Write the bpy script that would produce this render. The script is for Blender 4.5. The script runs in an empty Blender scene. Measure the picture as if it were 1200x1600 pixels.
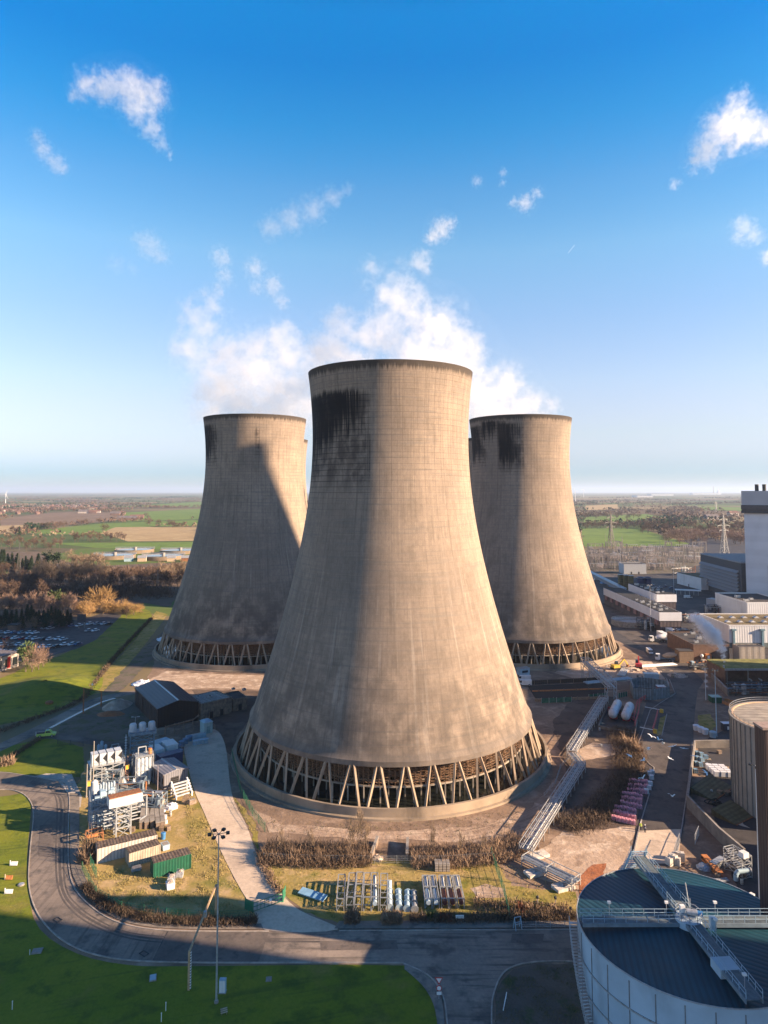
import bpy, bmesh, math, random
from mathutils import Vector, Matrix, noise as mnoise
R = math.radians
PI = math.pi
scene = bpy.context.scene
COL = scene.collection
rng = random.Random(7)

# ------------------------------------------------------------------ camera model
F_PX, HCAM, PITCH, YH = 1060.0, 77.8, R(3.5), 767.5
CY = YH - F_PX * math.tan(PITCH)
CP, SP = math.cos(PITCH), math.sin(PITCH)

def ray(px, py):
    a = (px - 600) / F_PX
    b = (CY - py) / F_PX
    return Vector((a, CP - SP * b, SP + CP * b))

def G(px, py, z=0.0):
    """pixel of the photograph -> point on the level z"""
    d = ray(px, py)
    t = (z - HCAM) / d.z
    return Vector((d.x * t, d.y * t, z))

def A(px, py, Y):
    """pixel of the photograph -> point at the distance Y"""
    d = ray(px, py)
    t = Y / d.y
    return Vector((d.x * t, Y, HCAM + d.z * t))

def Hat(p, py):
    """height z above the ground point p that shows on picture row py"""
    b = (CY - py) / F_PX
    d = Vector((0, CP - SP * b, SP + CP * b))
    return HCAM + d.z * p.y / d.y

# ------------------------------------------------------------------ mesh builder
class MB:
    def __init__(s):
        s.v = []; s.f = []; s.uv = None
    def add(s, vs, fs):
        o = len(s.v)
        s.v += [Vector(v) for v in vs]
        s.f += [tuple(i + o for i in f) for f in fs]
        return s
    def box(s, c, size, rz=0.0, top=None, M=None):
        x, y, z = size[0] / 2, size[1] / 2, size[2] / 2
        tx, ty = (x, y) if top is None else (x * top[0], y * top[1])
        vs = [(-x, -y, -z), (x, -y, -z), (x, y, -z), (-x, y, -z), (-tx, -ty, z), (tx, -ty, z), (tx, ty, z), (-tx, ty, z)]
        m = Matrix.Rotation(rz, 4, 'Z') if M is None else M
        vs = [m @ Vector(v) + Vector(c) for v in vs]
        return s.add(vs, [(0, 3, 2, 1), (4, 5, 6, 7), (0, 1, 5, 4), (1, 2, 6, 5), (2, 3, 7, 6), (3, 0, 4, 7)])
    def b0(s, x0, y0, z0, x1, y1, z1):
        return s.box(((x0 + x1) / 2, (y0 + y1) / 2, (z0 + z1) / 2), (abs(x1 - x0), abs(y1 - y0), abs(z1 - z0)))
    def _frame(s, p, q):
        p, q = Vector(p), Vector(q)
        d = (q - p)
        L = d.length
        if L < 1e-9: return None
        d.normalize()
        up = Vector((0, 0, 1)) if abs(d.z) < .95 else Vector((0, 1, 0))
        x = d.cross(up).normalized(); y = x.cross(d).normalized()
        return p, q, x, y
    def bar(s, p, q, w, h=None):
        h = w if h is None else h
        fr = s._frame(p, q)
        if not fr: return s
        p, q, x, y = fr
        vs = [e + x * (a * w / 2) + y * (b * h / 2) for e in (p, q) for a, b in ((-1, -1), (1, -1), (1, 1), (-1, 1))]
        return s.add(vs, [(0, 1, 2, 3), (7, 6, 5, 4), (0, 4, 5, 1), (1, 5, 6, 2), (2, 6, 7, 3), (3, 7, 4, 0)])
    def tube(s, p, q, r0, r1=None, n=8, cap=True):
        r1 = r0 if r1 is None else r1
        fr = s._frame(p, q)
        if not fr: return s
        p, q, x, y = fr
        vs = []
        for e, r in ((p, r0), (q, r1)):
            for i in range(n):
                t = 2 * PI * i / n
                vs.append(e + x * (r * math.cos(t)) + y * (r * math.sin(t)))
        fs = [(i, i + n, (i + 1) % n + n, (i + 1) % n) for i in range(n)]
        if cap: fs += [tuple(range(n)), tuple(range(2 * n - 1, n - 1, -1))]
        return s.add(vs, fs)
    def path(s, pts, r, n=8):
        for a, b in zip(pts[:-1], pts[1:]): s.tube(a, b, r, n=n)
        return s
    def lathe(s, prof, n=32, c=(0, 0, 0), a0=0.0, a1=2 * PI, capb=False, capt=False):
        full = abs(a1 - a0 - 2 * PI) < 1e-6
        m = n if full else n + 1
        vs = [(c[0] + r * math.cos(a0 + (a1 - a0) * i / n), c[1] + r * math.sin(a0 + (a1 - a0) * i / n), c[2] + z) for r, z in prof for i in range(m)]
        fs = []
        for k in range(len(prof) - 1):
            for i in range(n):
                j = (i + 1) % m
                fs.append((k * m + i, k * m + j, (k + 1) * m + j, (k + 1) * m + i))
        if capb: fs.append(tuple(range(m - 1, -1, -1)))
        if capt: fs.append(tuple((len(prof) - 1) * m + i for i in range(m)))
        return s.add(vs, fs)
    def cyl(s, c, r, h, n=16, r1=None):
        r1 = r if r1 is None else r1
        return s.lathe([(r, 0), (r1, h)], n, c, capb=True, capt=True)
    def prism(s, poly, z0, z1):
        n = len(poly)
        vs = [(x, y, z0) for x, y in poly] + [(x, y, z1) for x, y in poly]
        fs = [tuple(range(n - 1, -1, -1)), tuple(range(n, 2 * n))] + [(i, (i + 1) % n, (i + 1) % n + n, i + n) for i in range(n)]
        return s.add(vs, fs)
    def extr(s, prof, y0, y1):
        """outline in x,z swept along y"""
        n = len(prof)
        vs = [(x, y0, z) for x, z in prof] + [(x, y1, z) for x, z in prof]
        fs = [tuple(range(n)), tuple(range(2 * n - 1, n - 1, -1))] + [(i, i + n, (i + 1) % n + n, (i + 1) % n) for i in range(n)]
        return s.add(vs, fs)
    def sphere(s, c, r, n=10, m=7, sx=1, sy=1, sz=1, jit=0.0, rnd=None):
        prof = []
        vs = []; fs = []
        for k in range(m + 1):
            t = PI * k / m
            for i in range(n):
                p = 2 * PI * i / n
                q = 1 + (rnd.uniform(-jit, jit) if rnd else 0)
                vs.append((c[0] + r * sx * q * math.sin(t) * math.cos(p), c[1] + r * sy * q * math.sin(t) * math.sin(p), c[2] - r * sz * q * math.cos(t)))
        for k in range(m):
            for i in range(n):
                j = (i + 1) % n
                fs.append((k * n + i, k * n + j, (k + 1) * n + j, (k + 1) * n + i))
        return s.add(vs, fs)
    def xf(s, M):
        s.v = [M @ v for v in s.v]; return s
    def mesh(s, name, mat, smooth=False):
        me = bpy.data.meshes.new(name)
        me.from_pydata([tuple(v) for v in s.v], [], s.f)
        if mat: me.materials.append(mat)
        if smooth:
            me.polygons.foreach_set('use_smooth', [True] * len(me.polygons))
            try: me.set_sharp_from_angle(angle=R(40))
            except Exception: pass
        me.update()
        return me
    def build(s, name, mat, parent=None, smooth=False, loc=None, rz=0.0):
        o = bpy.data.objects.new(name, s.mesh(name, mat, smooth))
        COL.objects.link(o)
        if parent: o.parent = parent
        if loc is not None: o.location = loc
        if rz: o.rotation_euler = (0, 0, rz)
        return o

def tag(o, label=None, cat=None, group=None, kind=None):
    if label: o['label'] = label
    if cat: o['category'] = cat
    if group: o['group'] = group
    if kind: o['kind'] = kind
    return o

def thing(name, label, cat, loc=(0, 0, 0), rz=0.0, group=None):
    o = bpy.data.objects.new(name, None)
    COL.objects.link(o)
    o.location = loc; o.rotation_euler = (0, 0, rz)
    o.empty_display_size = .5
    return tag(o, label, cat, group)

KIDS = {}
def dup(o, loc=None, rz=None, label=None, group=None, scale=None, parent=None):
    c = o.copy(); COL.objects.link(c)
    if parent is not None: c.parent = parent
    if loc is not None: c.location = loc
    if rz is not None: c.rotation_euler = (0, 0, rz)
    if scale is not None: c.scale = scale if hasattr(scale, '__len__') else (scale,) * 3
    if label: c['label'] = label
    if group: c['group'] = group
    for ch in o.children: dup(ch, parent=c)
    return c

def swapmat(o, mat):
    for ms in o.material_slots:
        ms.link = 'OBJECT'; ms.material = mat

# ------------------------------------------------------------------ materials
class NT:
    """small helper for shader node trees"""
    def __init__(s, tree):
        s.t = tree; s.n = tree.nodes; s.l = tree.links
    def node(s, t, **kw):
        n = s.n.new(t)
        for k, v in kw.items(): setattr(n, k, v)
        return n
    def put(s, sock, val):
        if isinstance(val, bpy.types.NodeSocket): s.l.new(val, sock)
        elif val is not None:
            if hasattr(sock.default_value, '__len__') and not hasattr(val, '__len__'): val = (val,) * len(sock.default_value)
            if hasattr(val, '__len__') and len(sock.default_value) == 4 and len(val) == 3: val = tuple(val) + (1,)
            sock.default_value = val
    def math(s, op, a, b=None, c=None, clamp=False):
        n = s.node('ShaderNodeMath', operation=op, use_clamp=clamp)
        for i, v in enumerate((a, b, c)):
            if v is not None: s.put(n.inputs[i], v)
        return n.outputs[0]
    def vmath(s, op, a, b=None, out=0):
        n = s.node('ShaderNodeVectorMath', operation=op)
        s.put(n.inputs[0], a)
        if b is not None: s.put(n.inputs[1], b)
        return n.outputs[out]
    def mix(s, f, a, b, mode='MIX'):
        n = s.node('ShaderNodeMix', data_type='RGBA', blend_type=mode)
        s.put(n.inputs[0], f); s.put(n.inputs[6], a); s.put(n.inputs[7], b)
        return n.outputs[2]
    def step(s, v, a, b, lo=0.0, hi=1.0):
        n = s.node('ShaderNodeMapRange', interpolation_type='SMOOTHSTEP')
        s.put(n.inputs[0], v); s.put(n.inputs[1], a); s.put(n.inputs[2], b); s.put(n.inputs[3], lo); s.put(n.inputs[4], hi)
        return n.outputs[0]
    def noise(s, vec, scale, detail=3, rough=.55, dist=0.0, col=False):
        n = s.node('ShaderNodeTexNoise')
        s.put(n.inputs['Vector'], vec); s.put(n.inputs['Scale'], scale)
        n.inputs['Detail'].default_value = detail; n.inputs['Roughness'].default_value = rough
        n.inputs['Distortion'].default_value = dist
        return n.outputs[1 if col else 0]
    def scalev(s, vec, xyz):
        return s.vmath('MULTIPLY', vec, xyz)
    def obj(s):
        return s.node('ShaderNodeTexCoord').outputs['Object']
    def pos(s):
        return s.node('ShaderNodeNewGeometry').outputs['Position']
    def sep(s, vec):
        n = s.node('ShaderNodeSeparateXYZ'); s.put(n.inputs[0], vec); return n.outputs
    def comb(s, x, y, z):
        n = s.node('ShaderNodeCombineXYZ')
        for i, v in enumerate((x, y, z)): s.put(n.inputs[i], v)
        return n.outputs[0]
    def bump(s, h, strength=.3, dist=.1):
        n = s.node('ShaderNodeBump'); s.put(n.inputs['Height'], h)
        n.inputs['Strength'].default_value = strength; n.inputs['Distance'].default_value = dist
        return n.outputs[0]

def newmat(name):
    m = bpy.data.materials.new(name); m.use_nodes = True
    t = NT(m.node_tree)
    b = t.n['Principled BSDF']
    return m, t, b

MATS = {}
def mat(name, col, rough=.7, metal=0.0, var=.18, scale=1.5, dirt=None, dirt_amt=.35, spec=.4, bump=0.0, stripes=None, world=False):
    """painted metal, timber, cloth: a base colour, mottling and grime; stripes = (axis vector, per metre, depth)"""
    if name in MATS: return MATS[name]
    m, t, b = newmat(name)
    o = t.pos() if world else t.obj()
    n1 = t.noise(o, scale, 4)
    c = t.mix(t.step(n1, .3, .7), tuple(x * (1 - var) for x in col), tuple(min(1, x * (1 + var)) for x in col))
    if dirt:
        n2 = t.noise(t.scalev(o, (1, 1, .35)), scale * .7, 5, .65)
        c = t.mix(t.math('MULTIPLY', t.step(n2, .5, .72), dirt_amt), c, dirt)
    h = n1
    if stripes:
        ax, per, dep = stripes
        d = t.vmath('DOT_PRODUCT', o, tuple(a * per for a in ax), out=1)
        w = t.math('PINGPONG', d, .5)
        k = t.step(w, .12, .34)
        c = t.mix(t.math('MULTIPLY', t.math('SUBTRACT', 1.0, k), dep), c, tuple(x * .45 for x in col))
        h = k
        b.inputs['Normal'].default_value = (0, 0, 0)
        t.put(b.inputs['Normal'], t.bump(h, .6, .06))
    elif bump:
        t.put(b.inputs['Normal'], t.bump(t.noise(o, scale * 6, 4), bump, .1))
    t.put(b.inputs['Base Color'], c)
    b.inputs['Roughness'].default_value = rough
    b.inputs['Metallic'].default_value = metal
    b.inputs['Specular IOR Level'].default_value = spec
    MATS[name] = m
    return m

def ground_mat(name, cols, scale=.08, rough=.95, fine=1.2, bump=.4, thr=(.35, .65), extra=None, streak=None):
    """soil, grass, gravel, concrete in world metres: large blotches, patches and fine grain"""
    m, t, b = newmat(name)
    p = t.pos()
    n1 = t.noise(p, scale, 5, .6)
    n2 = t.noise(t.vmath('ADD', p, (31, 17, 5)), scale * 4.3, 5, .6)
    n3 = t.noise(p, fine, 4, .65)
    c = t.mix(t.step(n1, *thr), cols[0], cols[1])
    if len(cols) > 2: c = t.mix(t.step(n2, .48, .68), c, cols[2])
    if len(cols) > 3: c = t.mix(t.math('MULTIPLY', t.step(t.noise(t.vmath('ADD', p, (-7, 90, 3)), scale * 2.1, 4), .55, .72), .8), c, cols[3])
    if streak:   # (direction in radians, across frequency, colour, amount)
        d, fr, sc, am = streak
        ca, sa = math.cos(d), math.sin(d)
        u = t.vmath('DOT_PRODUCT', p, (-sa * fr, ca * fr, 0), out=1)
        v = t.vmath('DOT_PRODUCT', p, (ca * fr * .06, sa * fr * .06, 0), out=1)
        w = t.noise(t.comb(u, v, 0.0), 1.0, 4, .6)
        c = t.mix(t.math('MULTIPLY', t.step(w, .5, .7), am), c, sc)
    g = t.math('MULTIPLY_ADD', n3, .6, .70)
    c = t.mix(1.0, c, t.comb(g, g, g), 'MULTIPLY')
    t.put(b.inputs['Base Color'], c)
    b.inputs['Roughness'].default_value = rough
    b.inputs['Specular IOR Level'].default_value = .25
    t.put(b.inputs['Normal'], t.bump(t.math('ADD', n3, t.math('MULTIPLY', n2, 1.2)), bump * .55, .3))
    return m

# ------------------------------------------------------------------ sky, sun, air
SUN_A, SUN_E = R(12.0), R(19.0)
SUN = Vector((math.cos(SUN_E) * math.cos(SUN_A), -math.cos(SUN_E) * math.sin(SUN_A), math.sin(SUN_E)))
w = bpy.data.worlds.new("World"); scene.world = w; w.use_nodes = True
wt = NT(w.node_tree)
sky = wt.node('ShaderNodeTexSky', sky_type='NISHITA')
sky.sun_disc = False
sky.sun_elevation = SUN_E
sky.sun_rotation = R(102.0)
sky.altitude = 0; sky.air_density = 1.0; sky.dust_density = .0; sky.ozone_density = 4.0
hs_ = wt.node('ShaderNodeHueSaturation'); hs_.inputs['Saturation'].default_value = 1.3
wt.put(hs_.inputs['Color'], sky.outputs[0])
SKY_TINT = [(0.0, [0.0994, 0.1275, 0.1911]), (0.0259, [0.1281, 0.154, 0.233]), (0.0824, [0.3931, 0.2446, 0.2281]), (0.157, [0.7808, 0.3436, 0.2663]), (0.2474, [1.1543, 0.4108, 0.3024]), (0.3328, [1.5598, 0.4929, 0.3316]), (0.4115, [1.2669, 0.4562, 0.3458]), (0.4829, [0.513, 0.4204, 0.3649]), (0.5464, [0.1013, 0.3745, 0.3837]), (0.5918, [0.0593, 0.4243, 0.4191]), (0.72, [0.03, 0.12, 0.16]), (1.0, [0.03, 0.07, 0.11])]
gz_ = wt.sep(wt.vmath('NORMALIZE', wt.node('ShaderNodeTexCoord').outputs['Generated']))[2]
rp_ = wt.node('ShaderNodeValToRGB'); el_ = rp_.color_ramp.elements
el_[0].position, el_[1].position = SKY_TINT[0][0], SKY_TINT[-1][0]
el_[0].color, el_[1].color = tuple(SKY_TINT[0][1]) + (1,), tuple(SKY_TINT[-1][1]) + (1,)
for a_, c_ in SKY_TINT[1:-1]:
    e_ = el_.new(a_); e_.color = tuple(c_) + (1,)
wt.put(rp_.inputs[0], gz_)
x4_ = wt.vmath('SCALE', rp_.outputs[0]); x4_.node.inputs['Scale'].default_value = 4.0
wt.put(wt.n['Background'].inputs[0], wt.vmath('MULTIPLY', hs_.outputs[0], x4_))
wt.n['Background'].inputs[1].default_value = SKY_STRENGTH = .06
sl = bpy.data.lights.new('sun', 'SUN'); so = bpy.data.objects.new('sun', sl); COL.objects.link(so)
sl.energy = 5.0; sl.angle = R(.5); sl.color = (1.0, .74, .51)
so.rotation_euler = SUN.to_track_quat('Z', 'Y').to_euler()
so.location = (200, -100, 300)

cam = bpy.data.cameras.new('camera'); co = bpy.data.objects.new('camera', cam); COL.objects.link(co)
co.location = (0, 0, HCAM); co.rotation_euler = (PI / 2 + PITCH, 0, 0)
cam.sensor_fit = 'VERTICAL'; cam.sensor_height = 36; cam.sensor_width = 27
cam.lens = 36 * F_PX / 1600; cam.shift_y = -(800 - CY) / 1600
cam.clip_start = 1; cam.clip_end = 120000
scene.camera = co
scene.view_settings.view_transform = 'Standard'; scene.view_settings.look = 'None'
scene.view_settings.gamma = 1; scene.view_settings.exposure = 1.68
scene.render.engine = 'CYCLES'
cy_ = scene.cycles
cy_.use_denoising = True
cy_.max_bounces = 9; cy_.diffuse_bounces = 2; cy_.glossy_bounces = 2; cy_.transmission_bounces = 3
cy_.volume_bounces = 7; cy_.transparent_max_bounces = 12
cy_.volume_step_rate = .6; cy_.volume_max_steps = 256
cy_.use_adaptive_sampling = True; cy_.adaptive_threshold = .012
# ------------------------------------------------------------------ cooling towers
TH, ZL, RL, RW, RTHR, ZTHR = 114.5, 10.8, 42.2, 46.85, 24.3, 93.5
KH = (RL ** 2 - RTHR ** 2) / (ZTHR - ZL) ** 2
def rad(z): return math.sqrt(RTHR ** 2 + KH * (ZTHR - z) ** 2)

def shell_mat(name, stains, seed, dark=.0):
    """board-marked concrete: lift lines, ribs, weathering and black damp stains.
    stains: list of (u0, u1, z_top, z_bot, u_tail) around the camera side, u in radians from -Y, positive to +X"""
    m, t, b = newmat(name)
    o = t.obj()
    x, y, z = t.sep(o)
    ang = t.math('ARCTAN2', x, t.math('MULTIPLY', y, -1.0))      # 0 towards -Y
    au = t.math('MULTIPLY', ang, 30.0)                            # metres-like
    sd = float(seed)
    cyl = t.comb(au, z, sd)
    big = t.noise(t.scalev(cyl, (.035, .03, 1)), 1.0, 4, .6)
    mid = t.noise(t.scalev(cyl, (.22, .14, 1)), 1.0, 5, .62)
    fine = t.noise(t.scalev(cyl, (1.6, .9, 1)), 1.0, 4, .7)
    vst = t.noise(t.scalev(cyl, (1.1, .035, 1)), 1.0, 4, .65)      # vertical run marks
    hst = t.noise(t.scalev(cyl, (.05, 1.3, 1)), 1.0, 3, .6)        # lift bands
    c = t.mix(t.step(big, .3, .7), (.335, .258, .192), (.23, .182, .142))
    c = t.mix(t.math('MULTIPLY', t.step(mid, .4, .75), .55), c, (.18, .145, .11))
    c = t.mix(t.math('MULTIPLY', t.step(vst, .50, .70), .55), c, (.15, .12, .095))
    c = t.mix(t.math('MULTIPLY', t.step(vst, .44, .3), .30), c, (.43, .35, .26))
    c = t.mix(t.math('MULTIPLY', t.step(hst, .50, .68), .55), c, (.19, .165, .14))
    c = t.mix(t.math('MULTIPLY', t.step(hst, .42, .28), .22), c, (.42, .335, .245))
    # individual shutter panels differ a little
    vor = t.node('ShaderNodeTexWhiteNoise', noise_dimensions='2D')
    pu = t.math('FLOOR', t.math('MULTIPLY', ang, 90 / PI)); pz = t.math('FLOOR', t.math('MULTIPLY', z, .62))
    t.put(vor.inputs['Vector'], t.comb(pu, pz, 0.0))
    pv = t.math('MULTIPLY_ADD', vor.outputs[0], .10, .95)
    c = t.mix(1.0, c, t.comb(pv, pv, pv), 'MULTIPLY')
    # lift lines every 1.6 m, joint lines every 2 degrees, stronger every 10 degrees
    up = t.step(z, 60, 88)
    ln = t.math('PINGPONG', t.math('MULTIPLY', z, .62), .5)
    ll = t.math('MULTIPLY', t.step(ln, .045, .015), t.math('MULTIPLY_ADD', up, .40, .16))
    vn = t.math('PINGPONG', t.math('MULTIPLY', ang, 24 / PI), .5)
    vl = t.math('MULTIPLY', t.step(vn, .022, .008), t.math('MULTIPLY_ADD', up, .55, .14))
    vn2 = t.math('PINGPONG', t.math('MULTIPLY', ang, 90 / PI), .5)
    vl2 = t.math('MULTIPLY', t.step(vn2, .09, .03), t.math('MULTIPLY_ADD', up, -.08, .10))
    lines = t.math('MAXIMUM', t.math('MAXIMUM', ll, vl), vl2)
    lines = t.math('MULTIPLY', lines, t.math('MULTIPLY_ADD', mid, 1.2, .3))
    c = t.mix(lines, c, (.075, .06, .05))
    # pale lime runs
    lime = t.math('MULTIPLY', t.step(t.noise(t.scalev(cyl, (.55, .018, 1)), 1.3, 3), .60, .68), t.step(z, 70, 35))
    c = t.mix(t.math('MULTIPLY', lime, .22), c, (.55, .48, .40))
    # smoky lower skirt
    low = t.math('MULTIPLY', t.step(t.math('ADD', z, t.math('MULTIPLY', big, 26.0)), 62, 24), t.step(mid, .30, .60))
    c = t.mix(t.math('MULTIPLY', low, .62 + dark), c, (.085, .072, .062))
    lip = t.step(z, 14.5, 11.5)
    c = t.mix(t.math('MULTIPLY', lip, .35), c, (.15, .13, .115))
    # sooty rim with drips
    drip = t.noise(t.scalev(cyl, (1.5, .05, 1)), 1.0, 4, .7)
    rimz = t.math('ADD', z, t.math('MULTIPLY', drip, 5.5))
    c = t.mix(t.math('MULTIPLY', t.step(rimz, 114.2, 116.0), .90), c, (.05, .042, .036))
    # black damp stains
    for (u0, u1, zt, zb, tail) in stains:
        s1 = t.noise(t.scalev(cyl, (.85, .012, 1)), 1.0, 3, .75)
        s2 = t.noise(t.scalev(cyl, (2.6, .02, 1)), 1.0, 3, .7)
        ztop = t.math('ADD', z, t.math('MULTIPLY', s2, 4.0))
        a = t.step(t.math('ADD', ztop, t.math('MULTIPLY', s1, 3.0)), zt + 4.4, zt + 2.6)
        zl = t.math('ADD', t.math('MULTIPLY', t.math('SUBTRACT', s1, .5), 26.0), t.math('MULTIPLY', t.math('SUBTRACT', s2, .5), 14.0))
        # the stain is shorter towards u1
        fade = t.step(ang, u0, u1, 0.0, 1.0)
        zbot = t.math('ADD', t.math('MULTIPLY_ADD', fade, (zt - zb) * tail, zb), zl)
        bb = t.step(t.math('SUBTRACT', z, zbot), -3.0, 3.0)
        e = t.math('MULTIPLY', t.step(t.math('ADD', ang, t.math('MULTIPLY', s2, .06)), u0 - .03, u0 + .06), t.step(t.math('ADD', ang, t.math('MULTIPLY_ADD', s1, .34, t.math('MULTIPLY', s2, .20))), u1 + .33, u1 + .24))
        k = t.math('MULTIPLY', t.math('MULTIPLY', a, bb), e)
        k = t.math('MULTIPLY', k, t.math('MULTIPLY', t.step(s2, .33, .40, .30, 1.0), t.step(mid, .2, .5, .9, 1.0)))
        fd2 = t.step(ang, u1 - .62, u1 + .12)
        k = t.math('MULTIPLY', k, t.step(t.math('SUBTRACT', s2, t.math('MULTIPLY', fd2, .34)), .22, .27))
        # browner, thinner wash below
        wash = t.math('MULTIPLY', t.math('MULTIPLY', t.step(z, zb - 5, zb + 3), t.step(z, zt, zt - 3)), t.math('MULTIPLY', e, t.step(mid, .35, .6)))
        c = t.mix(t.math('MULTIPLY', wash, .72), c, (.055, .042, .036))
        gridl = t.math('MULTIPLY', t.math('MULTIPLY', t.step(ln, .10, .03), t.step(z, zb - 7, zb)), t.math('MULTIPLY', e, t.step(z, zt, zt - 2)))
        c = t.mix(t.math('MULTIPLY', gridl, .6), c, (.02, .018, .018))
        c = t.mix(t.math('MULTIPLY', k, .96), c, (.013, .012, .013))
    g = t.math('MULTIPLY_ADD', fine, .5, .75)
    c = t.mix(1.0, c, t.comb(g, g, g), 'MULTIPLY')
    t.put(b.inputs['Base Color'], c)
    b.inputs['Roughness'].default_value = .92
    b.inputs['Specular IOR Level'].default_value = .2
    h = t.math('SUBTRACT', t.math('MULTIPLY', fine, .4), t.math('MAXIMUM', ll, vl))
    t.put(b.inputs['Normal'], t.bump(h, .35, .12))
    return m

conc = mat('weathered_concrete', (.33, .28, .22), .9, var=.22, scale=.5, dirt=(.10, .085, .07), dirt_amt=.6, bump=.3)
conc_leg = mat('leg_concrete', (.33, .25, .175), .9, var=.15, scale=.4, dirt=(.16, .13, .10), dirt_amt=.5)
conc_wall = mat('pond_wall_concrete', (.31, .24, .17), .92, var=.2, scale=.12, dirt=(.10, .08, .062), dirt_amt=.9, bump=.3)
timber_dk = mat('wet_timber', (.22, .13, .075), .8, var=.4, scale=2.0, dirt=(.03, .025, .02), dirt_amt=.6)
m_, t_, b_ = newmat('pond_water')
b_.inputs['Base Color'].default_value = (.018, .020, .016, 1); b_.inputs['Roughness'].default_value = .12
t_.put(b_.inputs['Normal'], t_.bump(t_.noise(t_.pos(), 1.2, 3), .15, .05))
pond_water = m_

def make_shell(bottom=ZL):
    mb = MB()
    zs = [ZL + (TH - ZL) * i / 56 for i in range(57)]
    prof = [(rad(z) - .55, z) for z in reversed(zs)]                 # inside, downwards
    prof += [(RL - .95, ZL - .35), (RL + .25, ZL - .35), (RL + .25, ZL + .9)]
    prof += [(rad(z), z) for z in zs[1:]]
    prof += [(rad(TH) - .55, TH)]
    mb.lathe(prof, 144)
    return mb

NV = 40
def make_tower(loc, label, smat, full=True):
    t = thing('cooling_tower', label, 'cooling tower', loc, 0, 'hyperbolic concrete cooling towers')
    make_shell().build('shell', smat, t, smooth=True)
    if not full: return t
    w_ = MB().lathe([(RW + .9, 0), (RW + .85, .5), (RW + .05, .6), (RW - .1, 2.5), (RW - .8, 2.5), (RW - .95, .25)], 120)
    w_.build('pond_wall', conc_wall, t, smooth=True)
    MB().lathe([(.1, .7), (RW - .92, .7)], 96).build('pond_water', pond_water, t)
    # raking legs: V pairs between the pond and the lip of the shell
    for i in range(NV):
        a = 2 * PI * (i + .5) / NV
        for sg in (-1, 1):
            at = a + sg * .010
            af = a + sg * (PI / NV - .016)
            p = Vector((math.cos(at) * (RL - .15), math.sin(at) * (RL - .15), ZL - .1))
            q = Vector((math.cos(af) * (RW - 1.7), math.sin(af) * (RW - 1.7), .5))
            MB().bar(q, p, .5, .62).build('raking_leg', conc_leg, t)
    # timber cooling pack hanging inside, with its posts
    pk = MB(); rr = random.Random(3)
    for ring, n in ((39.2, 190), (37.4, 170), (35.4, 150)):
        for i in range(n):
            a = 2 * PI * i / n + rr.uniform(-.004, .004)
            ca, sa = math.cos(a), math.sin(a)
            z0 = 4.7 + rr.uniform(-.2, .3)
            pk.bar((ca * ring, sa * ring, z0), (ca * ring, sa * ring, 10.4), .28, .14)
        for k in range(9):
            z = 4.9 + k * .64
            for i in range(n):
                if rr.random() < .12: continue
                a0 = 2 * PI * i / n; a1 = a0 + 2 * PI / n * .8
                pk.bar((math.cos(a0) * (ring + .25), math.sin(a0) * (ring + .25), z + rr.uniform(-.12, .12)), (math.cos(a1) * (ring + .3), math.sin(a1) * (ring + .3), z + rr.uniform(-.15, .15)), .22, .10)
    pk.lathe([(34.5, 4.8), (34.5, 10.6)], 90)
    pk.lathe([(.1, 10.3), (40.2, 10.3)], 90)
    pk.build('cooling_pack', timber_dk, t)
    fr = MB()
    for ring, n in ((39.6, 60), (36, 54), (31, 46)):
        for i in range(n):
            a = 2 * PI * (i + .3) / n
            ca, sa = math.cos(a), math.sin(a)
            fr.bar((ca * ring, sa * ring, .3), (ca * ring, sa * ring, 4.8), .34)
            b2 = 2 * PI * (i + 1.3) / n
            fr.bar((ca * ring, sa * ring, 4.6), (math.cos(b2) * ring, math.sin(b2) * ring, 4.6), .26, .4)
    fr.build('pack_frame', conc, t)
    return t

SM = [shell_mat('concrete_shell_near', [(-1.9, -.27, 106.5, 81.0, .60)], 1.0),
      shell_mat('concrete_shell_west', [(-1.9, -.66, 110.0, 93.5, .1), (.20, .27, 108, 97.5, .1)], 5.0, .2),
      shell_mat('concrete_shell_east', [(-1.75, -.95, 110.5, 93, .2), (-.62, -.16, 110.5, 90, .1), (-1.0, -.45, 112, 106, .2)], 9.0, .1),
      shell_mat('concrete_shell_far', [], 13.0)]
TN = Vector((2.0, 212.6, 0)); TWE = Vector((-65.7, 345, 0)); TEA = Vector((69.8, 347, 0))
tn = make_tower(TN, 'largest and nearest concrete cooling tower, a broad black stain below its rim', SM[0])
tw = dup(tn, TWE, .04, 'concrete cooling tower behind the brown gabled shed, crossed by a slanting shadow')
te = dup(tn, TEA, -.03, 'concrete cooling tower at the far end of the elevated lattice pipe bridge')
for o_, m_ in ((tw, SM[1]), (te, SM[2])):
    for c_ in o_.children:
        if c_.name.startswith('shell'): swapmat(c_, m_)
        if c_.name.startswith('shell'): c_.rotation_euler = (0, 0, -o_.rotation_euler.z)
TFA = A(776, 683, 480); TFB = A(424, 688, 485)
make_tower((TFA.x, 482, 0), 'far cooling tower, only a grey sliver in the gap right of the nearest tower', SM[3], False)
make_tower((TFB.x, 487, 0), 'far cooling tower whose edge barely peeps out behind the tower beyond the brown shed', SM[3], False)
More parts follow.
